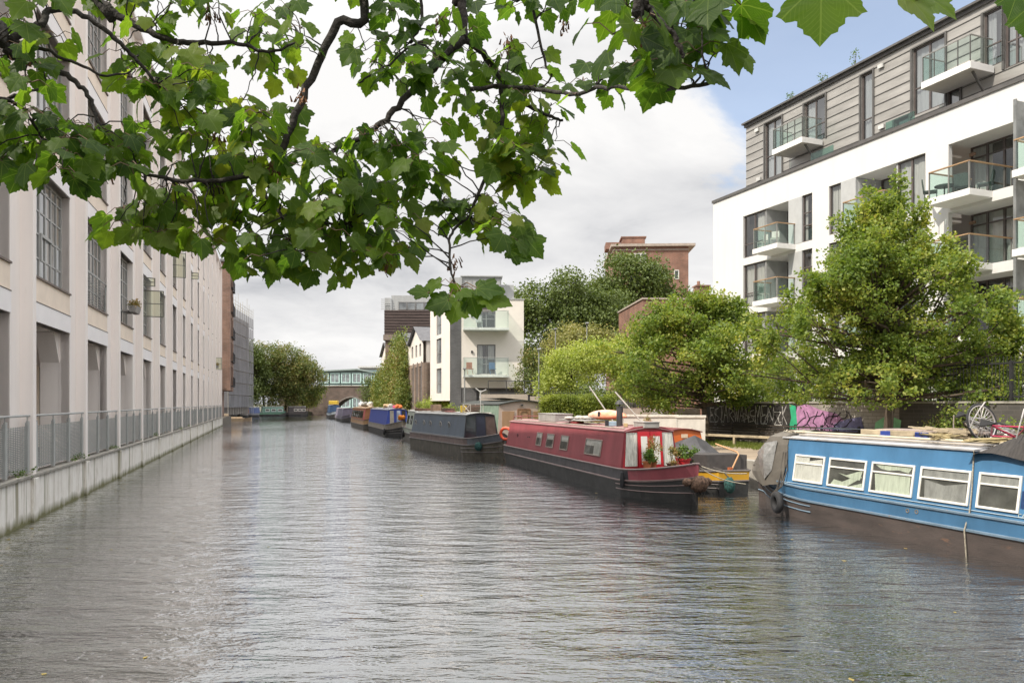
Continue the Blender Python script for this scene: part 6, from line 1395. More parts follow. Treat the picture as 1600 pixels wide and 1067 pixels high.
fd = empty('round_fender', loc_pt(gy, (11.4, -.78, .62)), 0, 'dark round fender on the bow of the slate blue boat', 'fender'); m_ = MB(); m_.ball((0, 0, 0), .20, .16, .22); m_.build('body', mat('green netting', (.03, .1, .09), .9), fd, smooth=True)
m_ = MB(); m_.tube([(0, 0, .2), (-.05, .3, .5)], .012, 4); m_.build('rope', M_DROPE, fd)
def gx(px): # along the slate boat near its centre line
    k = (px-800)/1200; d = Vector((5.13, -11.55)); return (k*48.1+5.55)/(d.x-k*d.y)*12.64
M_TRO = mat('wooden trough', (.27, .15, .10), .85, var=.15)
for px, w_, lab in ((655, 1.1, 'brown trough of yellow green plants at the stern of the slate blue roof'), (668, 1.1, 'brown trough of plants beside the wooden crate on the slate blue roof')):
    o = roof_box(gy, 'planter', lab, 'planter', gx(px), 0, w_*.8, .35, .18, M_TRO, z=2.22, group='planters on the slate blue roof'); plant_cloud('plant', [(-.35+.1*i, 0, .3+random.uniform(0, .22)) for i in range(8)], (.10, .10, .08), 40, .08, L_YEL, o)
roof_box(gy, 'wooden_crate', 'light brown wooden crate standing on the slate blue roof', 'crate', gx(681), 0, .55, .5, .42, mat('crate wood', (.38, .25, .17), .85, var=.15, scale=6), z=2.22)
roof_box(gy, 'wooden_crate', 'dark brown crate of oddments near the middle of the slate blue roof', 'crate', gx(700), 0, .9, .5, .22, mat('dark crate', (.16, .09, .07), .85, var=.2, scale=6), z=2.22)
roof_box(gy, 'yellow_box', 'small yellow box at the front of the slate blue roof', 'box', gx(729), -.15, .2, .35, .38, mat('yellow plastic', (.55, .38, .04), .5), z=2.22)
lr = empty('log_rack', loc_pt(gy, (gx(739), 0, 2.22)), gy.rotation_euler.z, 'metal rack with crossed bars and logs on the slate blue roof', 'rack')
m_ = MB()
for x in (-.55, .55):
    for y in (-.35, .35): m_.tube([(x, y, 0), (x, y, .46)], .018, 5)
m_.tube([(-.55, -.35, .44), (.55, -.35, .44), (.55, .35, .44), (-.55, .35, .44)], .015, 5, True); m_.beam((-.5, -.36, .03), (.5, -.36, .42), .025); m_.beam((.5, -.37, .03), (-.5, -.37, .42), .025); m_.build('rack_frame', mat('pale steel', (.45, .42, .38), .5), lr)
m_ = MB()
for i in range(9): m_.tube([(-.45+.1*i, -.25, .1+.12*(i % 3)), (-.45+.1*i, .3, .1+.12*(i % 3))], .055, 7)
m_.build('logs', mat('log', (.16, .10, .075), .9), lr)
wt = empty('wind_turbine', loc_pt(gy, (gx(751), 0, 2.22)), 0, 'small white wind turbine on a mast above the slate blue boat', 'wind turbine')
m_ = MB(); m_.tube([(0, 0, 0), (0, 0, 1.05)], .02, 6); m_.build('mast', mat('white mast', (.6, .6, .58), .5), wt)
m_ = MB(); m_.tube([(0, -.12, 1.08), (0, .15, 1.08)], .05, 8); m_.box(-.005, .005, .15, .35, 1.0, 1.2); 
for i in range(3): a = 2*math.pi*i/3+.4; m_.beam((0, -.12, 1.08), (.32*math.cos(a), -.12, 1.08+.32*math.sin(a)), .05, .01, up=(0, 1, 0))
m_.build('rotor', mat('white mast', (.6, .6, .58), .5), wt)
roof_box(gy, 'red_sheet', 'folded red and white sheet on the slate blue roof', 'sheet', gx(712), -.3, 1.1, .3, .07, mat('faded red cloth', (.45, .16, .15), .9, var=.3, scale=9), z=2.22)

# ---------------- beige houseboat moored inside
hb = empty('beige_houseboat', W(40.0, 13.35), ANG, 'wide houseboat with beige front, three tan panels and green sides', 'boat')
m_ = MB(); m_.box(0, 9, -1.6, 1.6, -.3, .8); m_.box(-1.8, 0, -1.3, 1.3, -.3, .7); m_.build('hull', M_HULLB, hb)
HW = 1.52; HT = 2.62
m_ = MB(); n = 10; ar = [(HW*.93-2*HW*.93*i/n, HT+.22*math.sin(math.pi*i/n)) for i in range(n+1)]
m_.add([(0, y, z) for y, z in [(-HW, .8), (HW, .8)]+ar], [tuple(range(n+3))]); m_.build('front_wall', mat('beige paint', (.55, .44, .37), .7, var=.05), hb)
m_ = MB(); m_.quad((0, HW, .8), (9, HW, .8), (9, HW*.93, HT), (0, HW*.93, HT)); m_.quad((0, -HW, .8), (0, -HW*.93, HT), (9, -HW*.93, HT), (9, -HW, .8)); m_.build('cabin_side', mat('sage green paint', (.20, .27, .21), .6), hb)
m_ = MB(); m_.loft([[(x, y*1.03, z+.0) for y, z in ar]+[(x, y*1.03, z+.05) for y, z in ar[::-1]] for x in (-.12, 9.1)]); m_.build('roof', mat('dark bitumen roof', (.04, .045, .04), .6), hb)
M_TAN = mat('tan panel', (.42, .26, .15), .6, var=.08, scale=3, stretch=(1, 1, .4))
for y0, y1, z0, z1 in ((.55, 1.25, 1.35, 2.28), (-.38, .38, .9, 2.40), (-1.25, -.55, 1.35, 2.28)):
    b = MB(); b.box(-.03, -.002, y0, y1, z0, z1); b.build('tan_panel', M_TAN, hb, bevel=.008)
b = MB()
for y in (-.36, .36): b.box(-.05, -.031, y-.03, y+.03, .9, 2.4)
b.box(-.05, -.031, -.33, .33, 2.36, 2.42); b.tube([(-.05, -.22, 1.0), (-.05, -.22, 2.2), (-.05, -.12, 2.28), (-.05, .12, 2.28), (-.05, .22, 2.2), (-.05, .22, 1.0)], .015, 5); b.build('door_frame', mat('brown frame', (.33, .17, .09), .6), hb)
b = MB(); b.ball((-.1, .15, 2.62), .06, .09, .05); b.build('lamp', M_BLK, hb)
b = MB(); b.box(1.2, 2.2, HW-.02, HW+.03, 1.5, 2.2); b.build('window', M_WF, hb); b = MB(); b.quad((1.28, HW+.035, 1.58), (2.12, HW+.035, 1.58), (2.12, HW+.035, 2.12), (1.28, HW+.035, 2.12)); b.build('pane', M_DGLASS, hb)
for x, y, z0_, lab in ((3.0, .2, 2.85, 'black stove flue on the roof of the beige houseboat'),):
    o = empty('flue_pipe', loc_pt(hb, (x-2.4, -.5, z0_)), 0, lab, 'chimney'); b = MB(); b.tube([(0, 0, 0), (0, 0, .3)], .06, 8); b.build('pipe', M_BLK, o); b = MB(); b.cyl((0, 0, .3), .09, .05, 10); b.build('cap', M_BLK, o)
b = MB(); b.quad((1, -.9, 2.86), (6, -.9, 2.86), (6, .8, 3.02), (1, .8, 3.02)); o = b.build('solar_panel', mat('solar cell', (.05, .06, .09), .15)); o.location = hb.location; o.rotation_euler = hb.rotation_euler; tag(o, 'dark solar sheet tilted on the beige houseboat roof', 'solar panel')
# ---------------- pale green boat behind
M_PG = paint('pale sage paint', (.42, .47, .40), .5)
pg = narrowboat('pale_green_narrowboat', (-5.15, 49.9), (-7.5, 58.6), 'pale sage green narrowboat just behind the slate blue one', (mat('olive hull', (.1, .09, .07), .7), M_PG), cab=(.3, 6.6), cabm=M_PG, roofm=mat('cream roof', (.6, .6, .54), .6), bow=2.0, gun=.95, strake=.6, ch=2.15)
Pp = side_mb(.93, .75, .95, 2.15, 1)
for x in (1.5, 3.5, 5.2): nb_window(pg, Pp, x, x+.8, 1.25, 1.85, M_BLK)
tyre(pg, 6.5, 1.12, .5, 'black fender tyre on the pale sage green boat')
# ---------------- blue-and-grey boat with orange bundles
M_RB2 = mat('royal blue canvas', (.035, .07, .36), .6, var=.15, scale=3, stretch=(4, 1, .5))
b2 = narrowboat('royal_blue_narrowboat', W(75.2, 10.1), W(60.2, 10.0), 'narrowboat under royal blue covers with orange bundles on its bow', (M_HULLB, mat('grey buff band', (.33, .29, .24), .6)), cab=(.6, 12.6), cabm=M_RB2, roofm=mat('blue grey roof', (.4, .42, .5), .6), endm=M_RB2, bow=2.8, gun=.95, strake=.55, ch=2.15)
for y, m2 in ((-.45, mat('beige flap', (.42, .40, .34), .8)), (.1, mat('pale blue flap', (.35, .42, .55), .8)), (.5, M_DARK)):
    b = MB(); b.quad((12.62, y-.17, 1.0), (12.62, y+.17, 1.0), (12.51, y+.15, 2.1), (12.51, y-.15, 2.1)); b.build('front_flap', m2, b2)
def bundle(t, p, r, col, lab, cat='bundle', name='bundle'):
    o = empty(name, loc_pt(t, p), 0, lab, cat); b = MB()
    for i in range(5): b.ball((random.gauss(0, r*.4), random.gauss(0, r*.4), r*.6+random.uniform(-.2, .4)*r), r*.6, None, r*.5, jit=.18)
    b.build('folds', mat('cloth '+lab[:10], col, .8), o, smooth=True); b = MB(); b.tube([(-r*.6, 0, r*.6), (0, -r*.5, r*1.1), (r*.6, 0, r*.6)], .02, 4); b.build('cord', M_DROPE, o)
bundle(b2, (13.2, .2, 1.35), .30, (.75, .25, .03), 'orange sack hanging on the bow of the royal blue boat')
bundle(b2, (12.3, .1, 2.22), .28, (.72, .18, .05), 'orange heap on top of the royal blue boat')
bundle(b2, (10.8, .1, 2.22), .25, (.6, .08, .18), 'pink and red heap further along the royal blue roof')
bundle(b2, (8.8, 0, 2.22), .3, (.55, .5, .45), 'pale sacks on the middle of the royal blue roof')
bundle(b2, (6.5, 0, 2.22), .3, (.5, .35, .2), 'tan sacks at the stern end of the royal blue roof')
tyre(b2, 12.9, -1.12, .4, 'black tyre fender at the corner of the royal blue boat')
b3 = narrowboat('orange_brown_narrowboat', W(92.5, 10.2), W(76.8, 10.1), 'narrowboat with orange brown sides and dark windows behind the royal blue one', (mat('olive hull', (.1, .09, .07), .7), mat('tan band', (.55, .33, .16), .6)), cab=(.6, 14.2), cabm=mat('orange brown side', (.40, .17, .08), .6), roofm=mat('tan roof', (.62, .40, .22), .6), bow=2.0, gun=.95, strake=.5, ch=2.15)
Po = side_mb(.93, .75, .95, 2.15, -1)
for i in range(6): nb_window(b3, Po, 1.2+i*1.9, 2.7+i*1.9, 1.15, 1.9, M_BLK)
b = MB(); b.quad(Po(12.6, .98, .01), Po(14.1, .98, .01), Po(14.0, 2.1, .01), Po(12.6, 2.1, .01)); b.build('red_panel', mat('faded red panel', (.5, .1, .09), .6), b3)
for i, (x, c, lab) in enumerate(((12, (.62, .6, .55), 'white folded sheets at the near end of the orange brown boat'), (8, (.3, .3, .28), 'grey covered heap on the orange brown boat'), (4, (.6, .6, .6), 'white dinghy shaped heap on the far end of the orange brown boat'))): bundle(b3, (x, 0, 2.2), .45, c, lab)
b4 = narrowboat('violet_grey_narrowboat', W(124, 10.9), W(108.5, 10.8), 'violet grey narrowboat half hidden behind the orange brown one', (M_HULLB, mat('violet grey', (.17, .15, .21), .6)), cab=(.6, 13), cabm=mat('violet grey', (.17, .15, .21), .6), roofm=mat('dull roof', (.3, .28, .3), .6), bow=2.4)
b5 = narrowboat('dark_blue_narrowboat', W(146, 11.2), W(131, 10.6), 'dark blue narrowboat with pale bow farthest along the right bank', (M_HULLB, mat('pale bow band', (.40, .46, .52), .6)), cab=(.6, 13), cabm=mat('navy cover', (.035, .08, .17), .6), roofm=mat('dull roof', (.3, .28, .3), .6), bow=2.6, ch=2.3, gun=.95, strake=.6)
ob = empty('yellow_tank', loc_pt(b5, (8, 0, 2.42)), 0, 'yellow box lying on top of the dark blue boat', 'box'); b = MB(); b.box(-.8, .8, -.5, .5, 0, .7); b.build('body', mat('yellow plastic', (.6, .4, .05), .5), ob, bevel=.1); b = MB(); b.box(-.5, .5, -.2, .2, .7, .8); b.build('lid', M_BLK, ob)
# ---------------- boats across the far basin
def farboat(px0, px1, Y0, Y1, lab, hc, cc, rc, wins=None, wcol=None, name='narrowboat', ch=1.9, cabr=(.12, .9)):
    A = ((px0-800)/1200*Y0, Y0); B = ((px1-800)/1200*Y1, Y1); L = math.hypot(B[0]-A[0], B[1]-A[1])
    t = narrowboat(name, A, B, lab, (M_HULLB, mat('fb '+lab[:14], hc, .6)), cab=(L*cabr[0], L*cabr[1]), cabm=mat('fc '+lab[:14], cc, .6), roofm=mat('fr '+lab[:14], rc, .6), bow=min(2, L*.3), stern=min(.8, L*.12), ch=ch, group='boats across the far basin', bowband=None)
    if wins:
        P = side_mb(.93, .75, .76, ch, -1)
        for a, b in wins: nb_window(t, P, L*a, L*b, 1.0, 1.55, mat('fw '+lab[:14], wcol, .6), None, None, .09)
    return t
farboat(343, 369, 132, 136, 'dark navy boat at the left beside the warehouse end', (.5, .48, .45), (.03, .035, .05), (.25, .25, .26), cabr=(.05, .8))
farboat(368, 387, 140, 142, 'red and white boat between the navy boat and the blue covered boat', (.55, .5, .48), (.42, .08, .07), (.55, .5, .48), [(.2, .4), (.5, .7)], (.7, .68, .64))
farboat(386, 404, 144, 146, 'boat with a faded blue cover left of the green and white boat', (.3, .32, .36), (.10, .14, .30), (.3, .34, .42), ch=1.8)
farboat(404, 446, 152, 155, 'green and white boat with a row of pale framed windows', (.12, .30, .20), (.16, .30, .25), (.50, .58, .52), [(.2, .36), (.42, .6), (.66, .84)], (.66, .70, .66))
farboat(446, 481, 156, 158, 'black boat with a pale framed window band left of the bridge', (.07, .06, .06), (.06, .05, .05), (.5, .48, .45), [(.34, .5), (.52, .68), (.7, .86)], (.72, .66, .60))
pn = empty('wooden_pontoon', (-43.5, 116, 0), R(8), 'low tan wooden punt by the end of the warehouse wall', 'punt')
b = MB(); b.loft([[(x, -w_, z), (x, w_, z), (x, w_*.85, -.1), (x, -w_*.85, -.1)] for x, w_, z in ((-1, .5, .45), (0, .8, .4), (3, .8, .4), (4, .4, .55))]); b.build('hull', mat('tan timber', (.42, .32, .22), .8), pn); b = MB(); b.box(-.5, .6, -.5, .5, .4, 1.1); b.box(1, 2.6, -.3, .4, .4, .6); b.build('cargo', mat('pale timber', (.5, .4, .28), .8), pn)

# white poles leaning on the red boat's inner side
for px0, y0, px1, y1, Y, lab in ((921, 604, 950, 650, 33, 'pale pole leaning left of the kayak'), (961, 612, 998, 658, 31, 'pale pole leaning right of the chimney')):
    a = ((px0-800)/1200*Y, Y, 2.75+(629-y0)/1200*Y); b_ = ((px1-800)/1200*Y, Y-.6, 2.75+(629-y1)/1200*Y); d = (Vector(b_)-Vector(a)).normalized()
    e_ = Vector(b_)+d*((Vector(b_).z-.8)/max(.2, -d.z)); b = MB(); b.tube([a, tuple(e_)], .03, 6); o = b.build('leaning_pole', mat('pale steel', (.45, .42, .38), .5)); tag(o, lab, 'pole')
# garden table on the bank
gt = empty('round_table', (4.55, 37.5, .8), 0, 'small round yellowish garden table on the bank beyond the kayak', 'table')
b = MB(); b.cyl((0, 0, 1.02), .62, .05, 20); b.build('table_top', mat('pine top', (.5, .38, .2), .7), gt); b = MB(); b.cyl((0, 0, 0), .05, 1.02, 8); b.cyl((0, 0, 0), .3, .04, 12); b.build('leg', mat('pine leg', (.4, .3, .18), .7), gt)

# ================================================================== FOREGROUND SYCAMORE
M_BRANCH = mat('dark branch bark', (.035, .030, .026), .9, var=.3, scale=25, bump=.8, bscale=60)
L_SYC = leaf_mat('sycamore leaf', [(.024, .060, .009), (.042, .095, .011), (.070, .135, .014), (.115, .19, .018), (.20, .23, .03)], .66, rough=.5, veins=True, patch=1.3)
def P3(px, py, Y): return Vector(((px-800)/1200*Y, Y, 2.75+(629-py)/1200*Y))
syc = empty('sycamore_tree', (-7.6, 1.2, .85), 0, 'sycamore overhanging the canal, its leafy boughs filling the top of the view', 'tree')
O = Vector(syc.location); nodes = []
def poly(pts, r0, r1, mb, sub=6):
    r0 *= .8; r1 *= .8
    P = [P3(*p) if isinstance(p, tuple) else p for p in pts]; out_ = []
    for i in range(len(P)-1):
        p0 = P[max(i-1, 0)]; p1 = P[i]; p2 = P[i+1]; p3 = P[min(i+2, len(P)-1)]
        for j in range(sub):
            t = j/sub; out_.append(.5*((2*p1)+(-p0+p2)*t+(2*p0-5*p1+4*p2-p3)*t*t+(-p0+3*p1-3*p2+p3)*t**3)+Vector((random.gauss(0, .003), random.gauss(0, .003), random.gauss(0, .003))))
    out_.append(P[-1]); n = len(out_); mb.tube([q-O for q in out_], [r0+(r1-r0)*i/(n-1) for i in range(n)], 7); nodes.extend(out_); return out_
bm = MB()
hub = Vector((-5.6, 1.8, 5.6)); hub2 = Vector((-3.2, 3.0, 6.4))
tk = MB(); tk.tube([Vector(p)-O for p in ((-7.6, 1.2, .7), (-7.5, 1.25, 2.2), (-7.0, 1.4, 4.0), (-5.9, 1.7, 5.4), (-4.6, 2.3, 6.2), (-3.2, 3.0, 6.4), (-1.2, 3.1, 6.3), (.8, 3.0, 6.0))], [.30, .25, .22, .17, .13, .09, .07, .05], 10); tk.tube([Vector(p)-O for p in ((-7.0, 1.4, 4.0), (-7.4, 1.6, 6.5), (-7.0, 1.6, 9))], [.2, .16, .08], 8)
tk.build('trunk', mat('sycamore bark', (.11, .10, .085), .95, var=.3, scale=6, bump=.6), syc, smooth=True)
m1 = Vector((-1.2, 3.1, 6.3)); m2 = Vector((-3.2, 3.0, 6.4)); m3 = Vector((.3, 3.05, 6.1))
poly([m1, (560, -40, 3.1), (528, 35, 3.1), (497, 100, 3.1), (462, 180, 3.05), (437, 238, 3.05), (412, 266, 3.0), (355, 280, 2.95), (290, 284, 2.9), (240, 275, 2.9), (195, 262, 2.9)], .026, .006, bm)
poly([(412, 266, 3.0), (412, 300, 3.0), (440, 335, 3.0), (455, 365, 3.0), (468, 395, 3.0)], .012, .005, bm)
poly([(455, 352, 3.0), (500, 350, 3.0), (545, 350, 3.05)], .008, .004, bm)
poly([m3, (728, -60, 3.2), (722, 0, 3.2), (726, 60, 3.2)], .028, .022, bm)
poly([(726, 60, 3.2), (690, 95, 3.2), (650, 135, 3.15), (610, 180, 3.1), (570, 212, 3.1), (528, 232, 3.1), (512, 240, 3.1)], .022, .009, bm)
poly([(726, 60, 3.2), (755, 85, 3.25), (785, 125, 3.25), (815, 158, 3.3), (850, 178, 3.3), (880, 188, 3.3)], .020, .007, bm)
poly([(735, 140, 3.2), (780, 135, 3.2), (840, 140, 3.1), (900, 148, 2.9), (940, 135, 2.6), (1000, 140, 2.3), (1060, 140, 2.0), (1120, 128, 1.9)], .012, .006, bm)
poly([(783, 130, 3.25), (785, 180, 3.25), (783, 232, 3.2), (765, 262, 3.2), (748, 300, 3.15), (735, 335, 3.15), (705, 365, 3.1), (702, 400, 3.0), (706, 432, 2.9), (716, 452, 2.9)], .013, .004, bm)
poly([m2, (-60, -20, 2.6), (0, 40, 2.7), (12, 80, 2.7), (30, 92, 2.75), (75, 103, 2.8), (110, 122, 2.8), (138, 150, 2.8), (152, 190, 2.8), (157, 215, 2.8)], .028, .005, bm)
poly([(12, 60, 2.7), (60, 42, 2.75), (80, 15, 2.8), (130, 22, 2.8), (180, 62, 2.85), (215, 95, 2.9), (250, 135, 2.95), (265, 150, 3)], .018, .005, bm)
poly([m2, (120, -40, 3.0), (160, 5, 3.0), (200, 32, 3.0), (262, 62, 3.0), (310, 68, 3.05), (370, 68, 3.1), (420, 82, 3.1), (470, 62, 3.15)], .026, .005, bm)
poly([(12, 62, 2.7), (60, 75, 2.75), (120, 100, 2.8), (170, 118, 2.85), (205, 110, 2.9)], .010, .004, bm)
poly([(-60, 160, 2.6), (20, 150, 2.6), (60, 140, 2.7), (90, 135, 2.75)], .008, .004, bm); poly([(-60, 140, 2.5), (20, 160, 2.6), (60, 205, 2.65), (75, 230, 2.7)], .010, .004, bm)
poly([m3, (800, -60, 3.3), (830, 0, 3.3), (850, 90, 3.35), (862, 120, 3.3), (835, 145, 3.3)], .012, .004, bm)
poly([(640, 65, 3.2), (660, 30, 3.2), (650, -30, 3.2)], .010, .008, bm); poly([(560, 130, 3.1), (600, 105, 3.1), (650, 70, 3.2), (690, 90, 3.2)], .005, .006, bm)
mr_ = Vector((.6, 1.9, 5.2)); poly([m3, mr_, (1010, -60, 1.8), (1005, 0, 1.8), (1020, 20, 1.8), (1060, 70, 1.8), (1068, 90, 1.8)], .02, .005, bm)
poly([mr_, Vector((1.5, 1.8, 4.6)), (1480, -60, 1.8), (1420, -15, 1.8)], .012, .004, bm); poly([mr_, Vector((1.2, 1.8, 4.7)), (1290, -60, 1.8), (1285, -20, 1.8)], .010, .004, bm); poly([Vector((1.5, 1.8, 4.6)), (1640, -60, 2.2), (1625, 10, 2.2)], .010, .004, bm)
# leaf template
half = [(0, 0), (.09, -.05), (.20, -.10), (.31, -.08), (.37, -.02), (.50, .03), (.43, .10), (.46, .17), (.41, .21), (.41, .26), (.50, .33), (.55, .40), (.55, .46), (.62, .56), (.54, .60), (.48, .67), (.41, .66), (.35, .65), (.32, .66), (.32, .74), (.24, .79), (.23, .86), (.14, .90), (.08, .97), (0, 1.06)]
outl = half+[(-x, y) for x, y in half[::-1][1:-1]]
tv = [(0, .38)]+outl; nt_ = len(outl)
inner = [(x*.52, .38+(y-.38)*.52) for x, y in outl]
tv = np.array([(0, .38)]+inner+outl); tf4 = []; 
T3 = [(0, 1+i, 1+(i+1) % nt_) for i in range(nt_)]
T4 = [(1+i, 1+nt_+i, 1+nt_+(i+1) % nt_, 1+(i+1) % nt_) for i in range(nt_)]
faces = [t for t in T3]+[(a, b, c) for a, b, c, d in T4]+[(a, c, d) for a, b, c, d in T4]
faces = np.array(faces); NV = len(tv)
LV = []; LF = []; LU = []; pet = MB(); cnt = 0
def add_leaf(base, tip_dir, normal, size, fold, droop):
    global cnt
    t = Vector(tip_dir).normalized(); n = Vector(normal); n = (n-t*n.dot(t)).normalized(); s_ = t.cross(n)
    x = tv[:, 0]; y = tv[:, 1]; wv_ = random.uniform(.85, 1.15)
    h = fold*np.abs(x)*1.0-droop*(y**2)*.5-droop*.9*(x**2)+.03*np.sin(x*11+y*9+cnt)*(np.abs(x)+.3)
    co = np.array(base)+size*(np.outer(x*wv_, s_)+np.outer(y, t)+np.outer(h, n)); LV.append(co); LF.append(faces+cnt*NV); LU.append(np.stack([x+.5, y], 1)); cnt += 1
def leaf_tuft(c, nleaf, size, src=None):
    """a shoot tip with pairs of long-stalked leaves"""
    az = random.uniform(0, 6.283)
    for i in range(nleaf):
        a = az+i*2.4+random.gauss(0, .3); out_ = Vector((math.cos(a), math.sin(a)*.8, random.uniform(-.5, .35))); pl_ = size*random.uniform(.45, .95)
        b = c+out_*pl_; pet.tube([c-O, c+out_*pl_*.5+Vector((0, 0, .015))-O, b-O], .0016, 3)
        d = Vector((math.cos(a)*.9, math.sin(a)*.6, random.uniform(-1.5, -.25))); nn = Vector((random.gauss(0, .45), random.gauss(-.35, .45), 1.0))
        add_leaf(b, d, nn, size*random.uniform(.7, 1.15), random.uniform(.05, .32), random.uniform(.15, .5))
def inpoly(x, y, P):
    r = False; j = len(P)-1
    for i in range(len(P)):
        if (P[i][1] > y) != (P[j][1] > y) and x < (P[j][0]-P[i][0])*(y-P[i][1])/(P[j][1]-P[i][1])+P[i][0]: r = not r
        j = i
    return r
# regions of foliage as seen from the towpath: (outline, depth range, number of shoots, leaf length)
REG = [
 ([(-80, -60), (90, -60), (110, 60), (60, 130), (-80, 130)], (2.5, 2.9), 16, .125),
 ([(-80, 160), (60, 165), (120, 190), (160, 210), (150, 250), (100, 275), (30, 262), (-80, 240)], (2.5, 2.9), 34, .13),
 ([(150, 190), (230, 200), (240, 240), (200, 265), (130, 250)], (2.7, 3.0), 8, .12),
 ([(160, 50), (260, 60), (290, 130), (250, 165), (190, 130)], (2.8, 3.1), 10, .13),
 ([(110, -60), (330, -60), (350, 20), (300, 60), (200, 30), (120, 20)], (2.9, 3.2), 16, .13),
 ([(270, 70), (350, 90), (330, 200), (290, 260), (255, 220), (262, 130)], (2.8, 3.2), 18, .13),
 ([(330, 130), (460, 180), (480, 260), (430, 330), (350, 300), (300, 260), (290, 200)], (2.8, 3.2), 30, .14),
 ([(180, 330), (260, 290), (340, 290), (380, 330), (430, 400), (470, 420), (400, 420), (340, 380), (290, 360), (240, 370), (190, 355)], (2.8, 3.2), 34, .14),
 ([(430, 340), (520, 300), (640, 330), (650, 390), (610, 400), (540, 425), (500, 425), (440, 415)], (2.8, 3.3), 36, .135),
 ([(480, 240), (560, 200), (700, 190), (700, 250), (640, 320), (540, 310), (480, 290)], (2.9, 3.3), 34, .14),
 ([(390, 10), (470, 0), (480, 60), (460, 130), (400, 110), (385, 60)], (3.0, 3.4), 12, .13),
 ([(540, -60), (720, -60), (760, 20), (720, 110), (660, 160), (600, 130), (560, 60)], (3.0, 3.5), 30, .14),
 ([(720, 100), (830, 60), (880, 120), (860, 200), (760, 220), (700, 180)], (3.1, 3.5), 22, .135),
 ([(770, 220), (830, 200), (870, 215), (865, 255), (815, 285), (775, 270)], (3.1, 3.4), 15, .14),
 ([(690, 300), (740, 300), (800, 330), (800, 375), (740, 375), (690, 355)], (3.0, 3.3), 13, .13),
 ([(760, -60), (900, -60), (925, 10), (850, 15), (780, 20)], (3.1, 3.4), 10, .13),
 ([(935, 95), (975, 90), (980, 130), (940, 150), (890, 150), (890, 120)], (2.6, 3.0), 5, .10),
 ([(960, -60), (1120, -60), (1120, 90), (1060, 115), (985, 105), (955, 60)], (1.75, 2.1), 19, .145),
 ([(700, 440), (730, 452), (715, 462)], (2.75, 2.9), 2, .13),
]
shoots = []
for (pl, (d0, d1), n, size) in REG:
    xs_ = [p[0] for p in pl]; ys_ = [p[1] for p in pl]; k = 0; tries = 0; n = int(n*1.12+.5); size *= .60
    while k < n and tries < 4000:
        tries += 1; x = random.uniform(min(xs_), max(xs_)); y = random.uniform(min(ys_), max(ys_))
        if not inpoly(x, y, pl): continue
        if any((x-q[0])**2+(y-q[1])**2 < 18**2 for q in shoots[-40:]) and tries < 2500: continue
        Y = random.uniform(d0, d1); c = P3(x, y, Y); shoots.append((x, y)); k += 1
        nb = min(nodes, key=lambda q: (q-c).length_squared); mid = nb.lerp(c, .5)+Vector((random.gauss(0, .03), random.gauss(0, .03), .03))
        L_ = (nb-c).length
        if L_ > .03:
            w0 = .0032 if L_ < .35 else .0045; q_ = [nb*(1-f)**2+mid*2*f*(1-f)+c*f*f for f in (0, .17, .33, .5, .67, .83, 1)]; bm.tube([p+Vector((random.gauss(0, .004), 0, random.gauss(0, .004)))*(0 < i < 6)-O for i, p in enumerate(q_)], [w0-(w0-.0015)*i/6 for i in range(7)], 5)
        leaf_tuft(c, random.choice((2, 3, 4, 4)), size*random.uniform(.85, 1.1))
# single leaves seen apart from the mass
for px, py, Y, dx, dy, s_ in ((1283, -28, 1.75, -.05, -1, .165), (1400, -25, 1.8, .55, -.65, .16), (1440, -10, 1.9, .5, -.4, .12), (1608, 12, 2.3, -.2, -1, .11), (1590, -12, 2.2, -.3, -.7, .10), (668, 458, 2.8, -.9, .1, .10), (700, 470, 2.8, -.9, -.25, .12), (735, 462, 2.8, .3, -.9, .12), (752, 462, 2.8, .95, -.25, .16), (745, 450, 2.8, .9, -.1, .14), (716, 470, 2.8, -.3, -.9, .12), (812, 352, 3.1, .25, -.9, .13), (818, 368, 3.1, .6, -.7, .14), (795, 392, 3.1, .8, -.3, .12)):
    s_ *= .72 if 640 < px < 760 else .85; c = P3(px, py, Y); add_leaf(c, Vector((dx, -.15, dy)), Vector((random.gauss(0, .2), -.75, .5)), s_, .18, .25)
    nb = min(nodes, key=lambda q: (q-c).length_squared)
    if (nb-c).length < .9: pet.tube([nb-O, nb.lerp(c, .5)+Vector((0, 0, .02))-O, c-O], .002, 4)
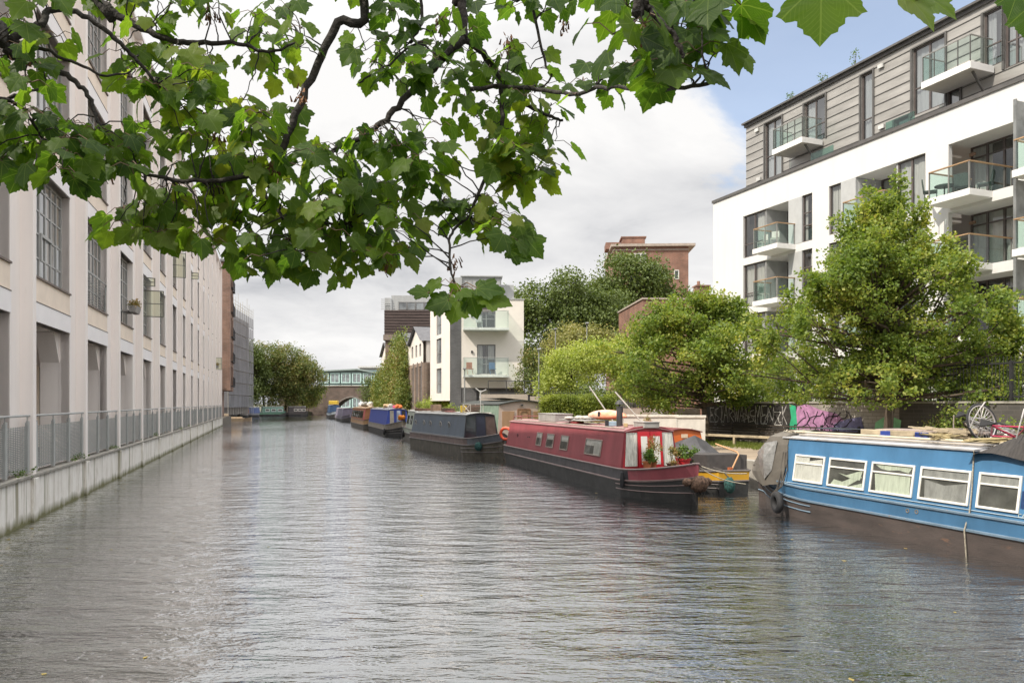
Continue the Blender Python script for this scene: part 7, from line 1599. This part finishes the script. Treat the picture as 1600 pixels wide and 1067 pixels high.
# upper crown above and behind the view
n0 = cnt
for i in range(150):
    c = Vector((random.uniform(-9.5, -3.5), random.uniform(-2.5, 2.5), random.uniform(6.0, 9.5))); 
    if c.y > .5 and c.z < 2.75+1.02*c.y+1.2: continue
    leaf_tuft(c, 4, .19)
V = np.concatenate(LV)-np.array(O); F = np.concatenate(LF); U = np.concatenate(LU)
mesh_np('foliage', V, F, L_SYC, syc, uv=U)
bm.build('branches', M_BRANCH, syc, smooth=True); pet.build('petioles', mat('petiole', (.12, .07, .04), .7), syc)
# seed bunches
for (px, py, Y) in ((880, 25, 3.3), (330, 15, 3), (470, 140, 3), (690, 30, 3.2), (430, 250, 2.9), (160, 255, 2.8), (30, 70, 2.7), (600, 400, 3), (1000, 35, 1.9), (710, 400, 3), (340, 200, 3), (790, 60, 3.2)):
    c = P3(px, py, Y)-O; sd_ = MB()
    for i in range(26):
        p = c+Vector((random.gauss(0, .014), random.gauss(0, .014), random.gauss(-.02, .018))); a = random.uniform(0, 6.28); d = Vector((math.cos(a)*.012, math.sin(a)*.012, -.02)); s2 = Vector((-math.sin(a), math.cos(a), 0))*.005
        sd_.quad(p-s2*.4, p+s2*.4, p+d+s2, p+d-s2)
    tag(sd_.build('seed_bunch', mat('brown seeds', (.16, .075, .035), .8, var=.2), syc), kind='stuff')

# small things on the water and the quay
fc_ = []
for i in range(260):
    s = random.uniform(4, 60); t = random.choice((random.uniform(-5.0, -4.2), random.uniform(-4, 9), random.uniform(8.5, 11.5))); x, y, z = W(s, t, .012)
    if y > 4: fc_.append((x, y, z))
V, F = leaf_cloud(np.array(fc_), (.0, .0, .002), 1, .09, 1, 0); V[:, 2] = .010+.004*np.sin(V[:, 0]*40)
tag(mesh_np('floating_leaves', V, F, leaf_mat('fallen leaf', [(.25, .16, .05), (.34, .26, .07), (.16, .15, .05)], .1)), 'fallen leaves scattered on the canal water', 'leaves', kind='stuff')
wd = []
for i in range(60):
    k = random.choice((-1, 0, 0, 1, 1, 2, 3, 4, 6, 7)); v = Matrix.Rotation(ANG, 3, 'Z') @ Vector((SP*k-random.uniform(.0, 1.6), random.uniform(-.02, .12), 1.12+random.uniform(0, .12))); wd.append((P0[0]+v.x, P0[1]+v.y, v.z))
V, F = leaf_cloud(np.array(wd), (.05, .05, .04), 12, .05, 1, -.5); tag(mesh_np('weeds', V, F, M_GREEN), 'small weeds sprouting along the coping of the left retaining wall', 'weeds', kind='stuff')
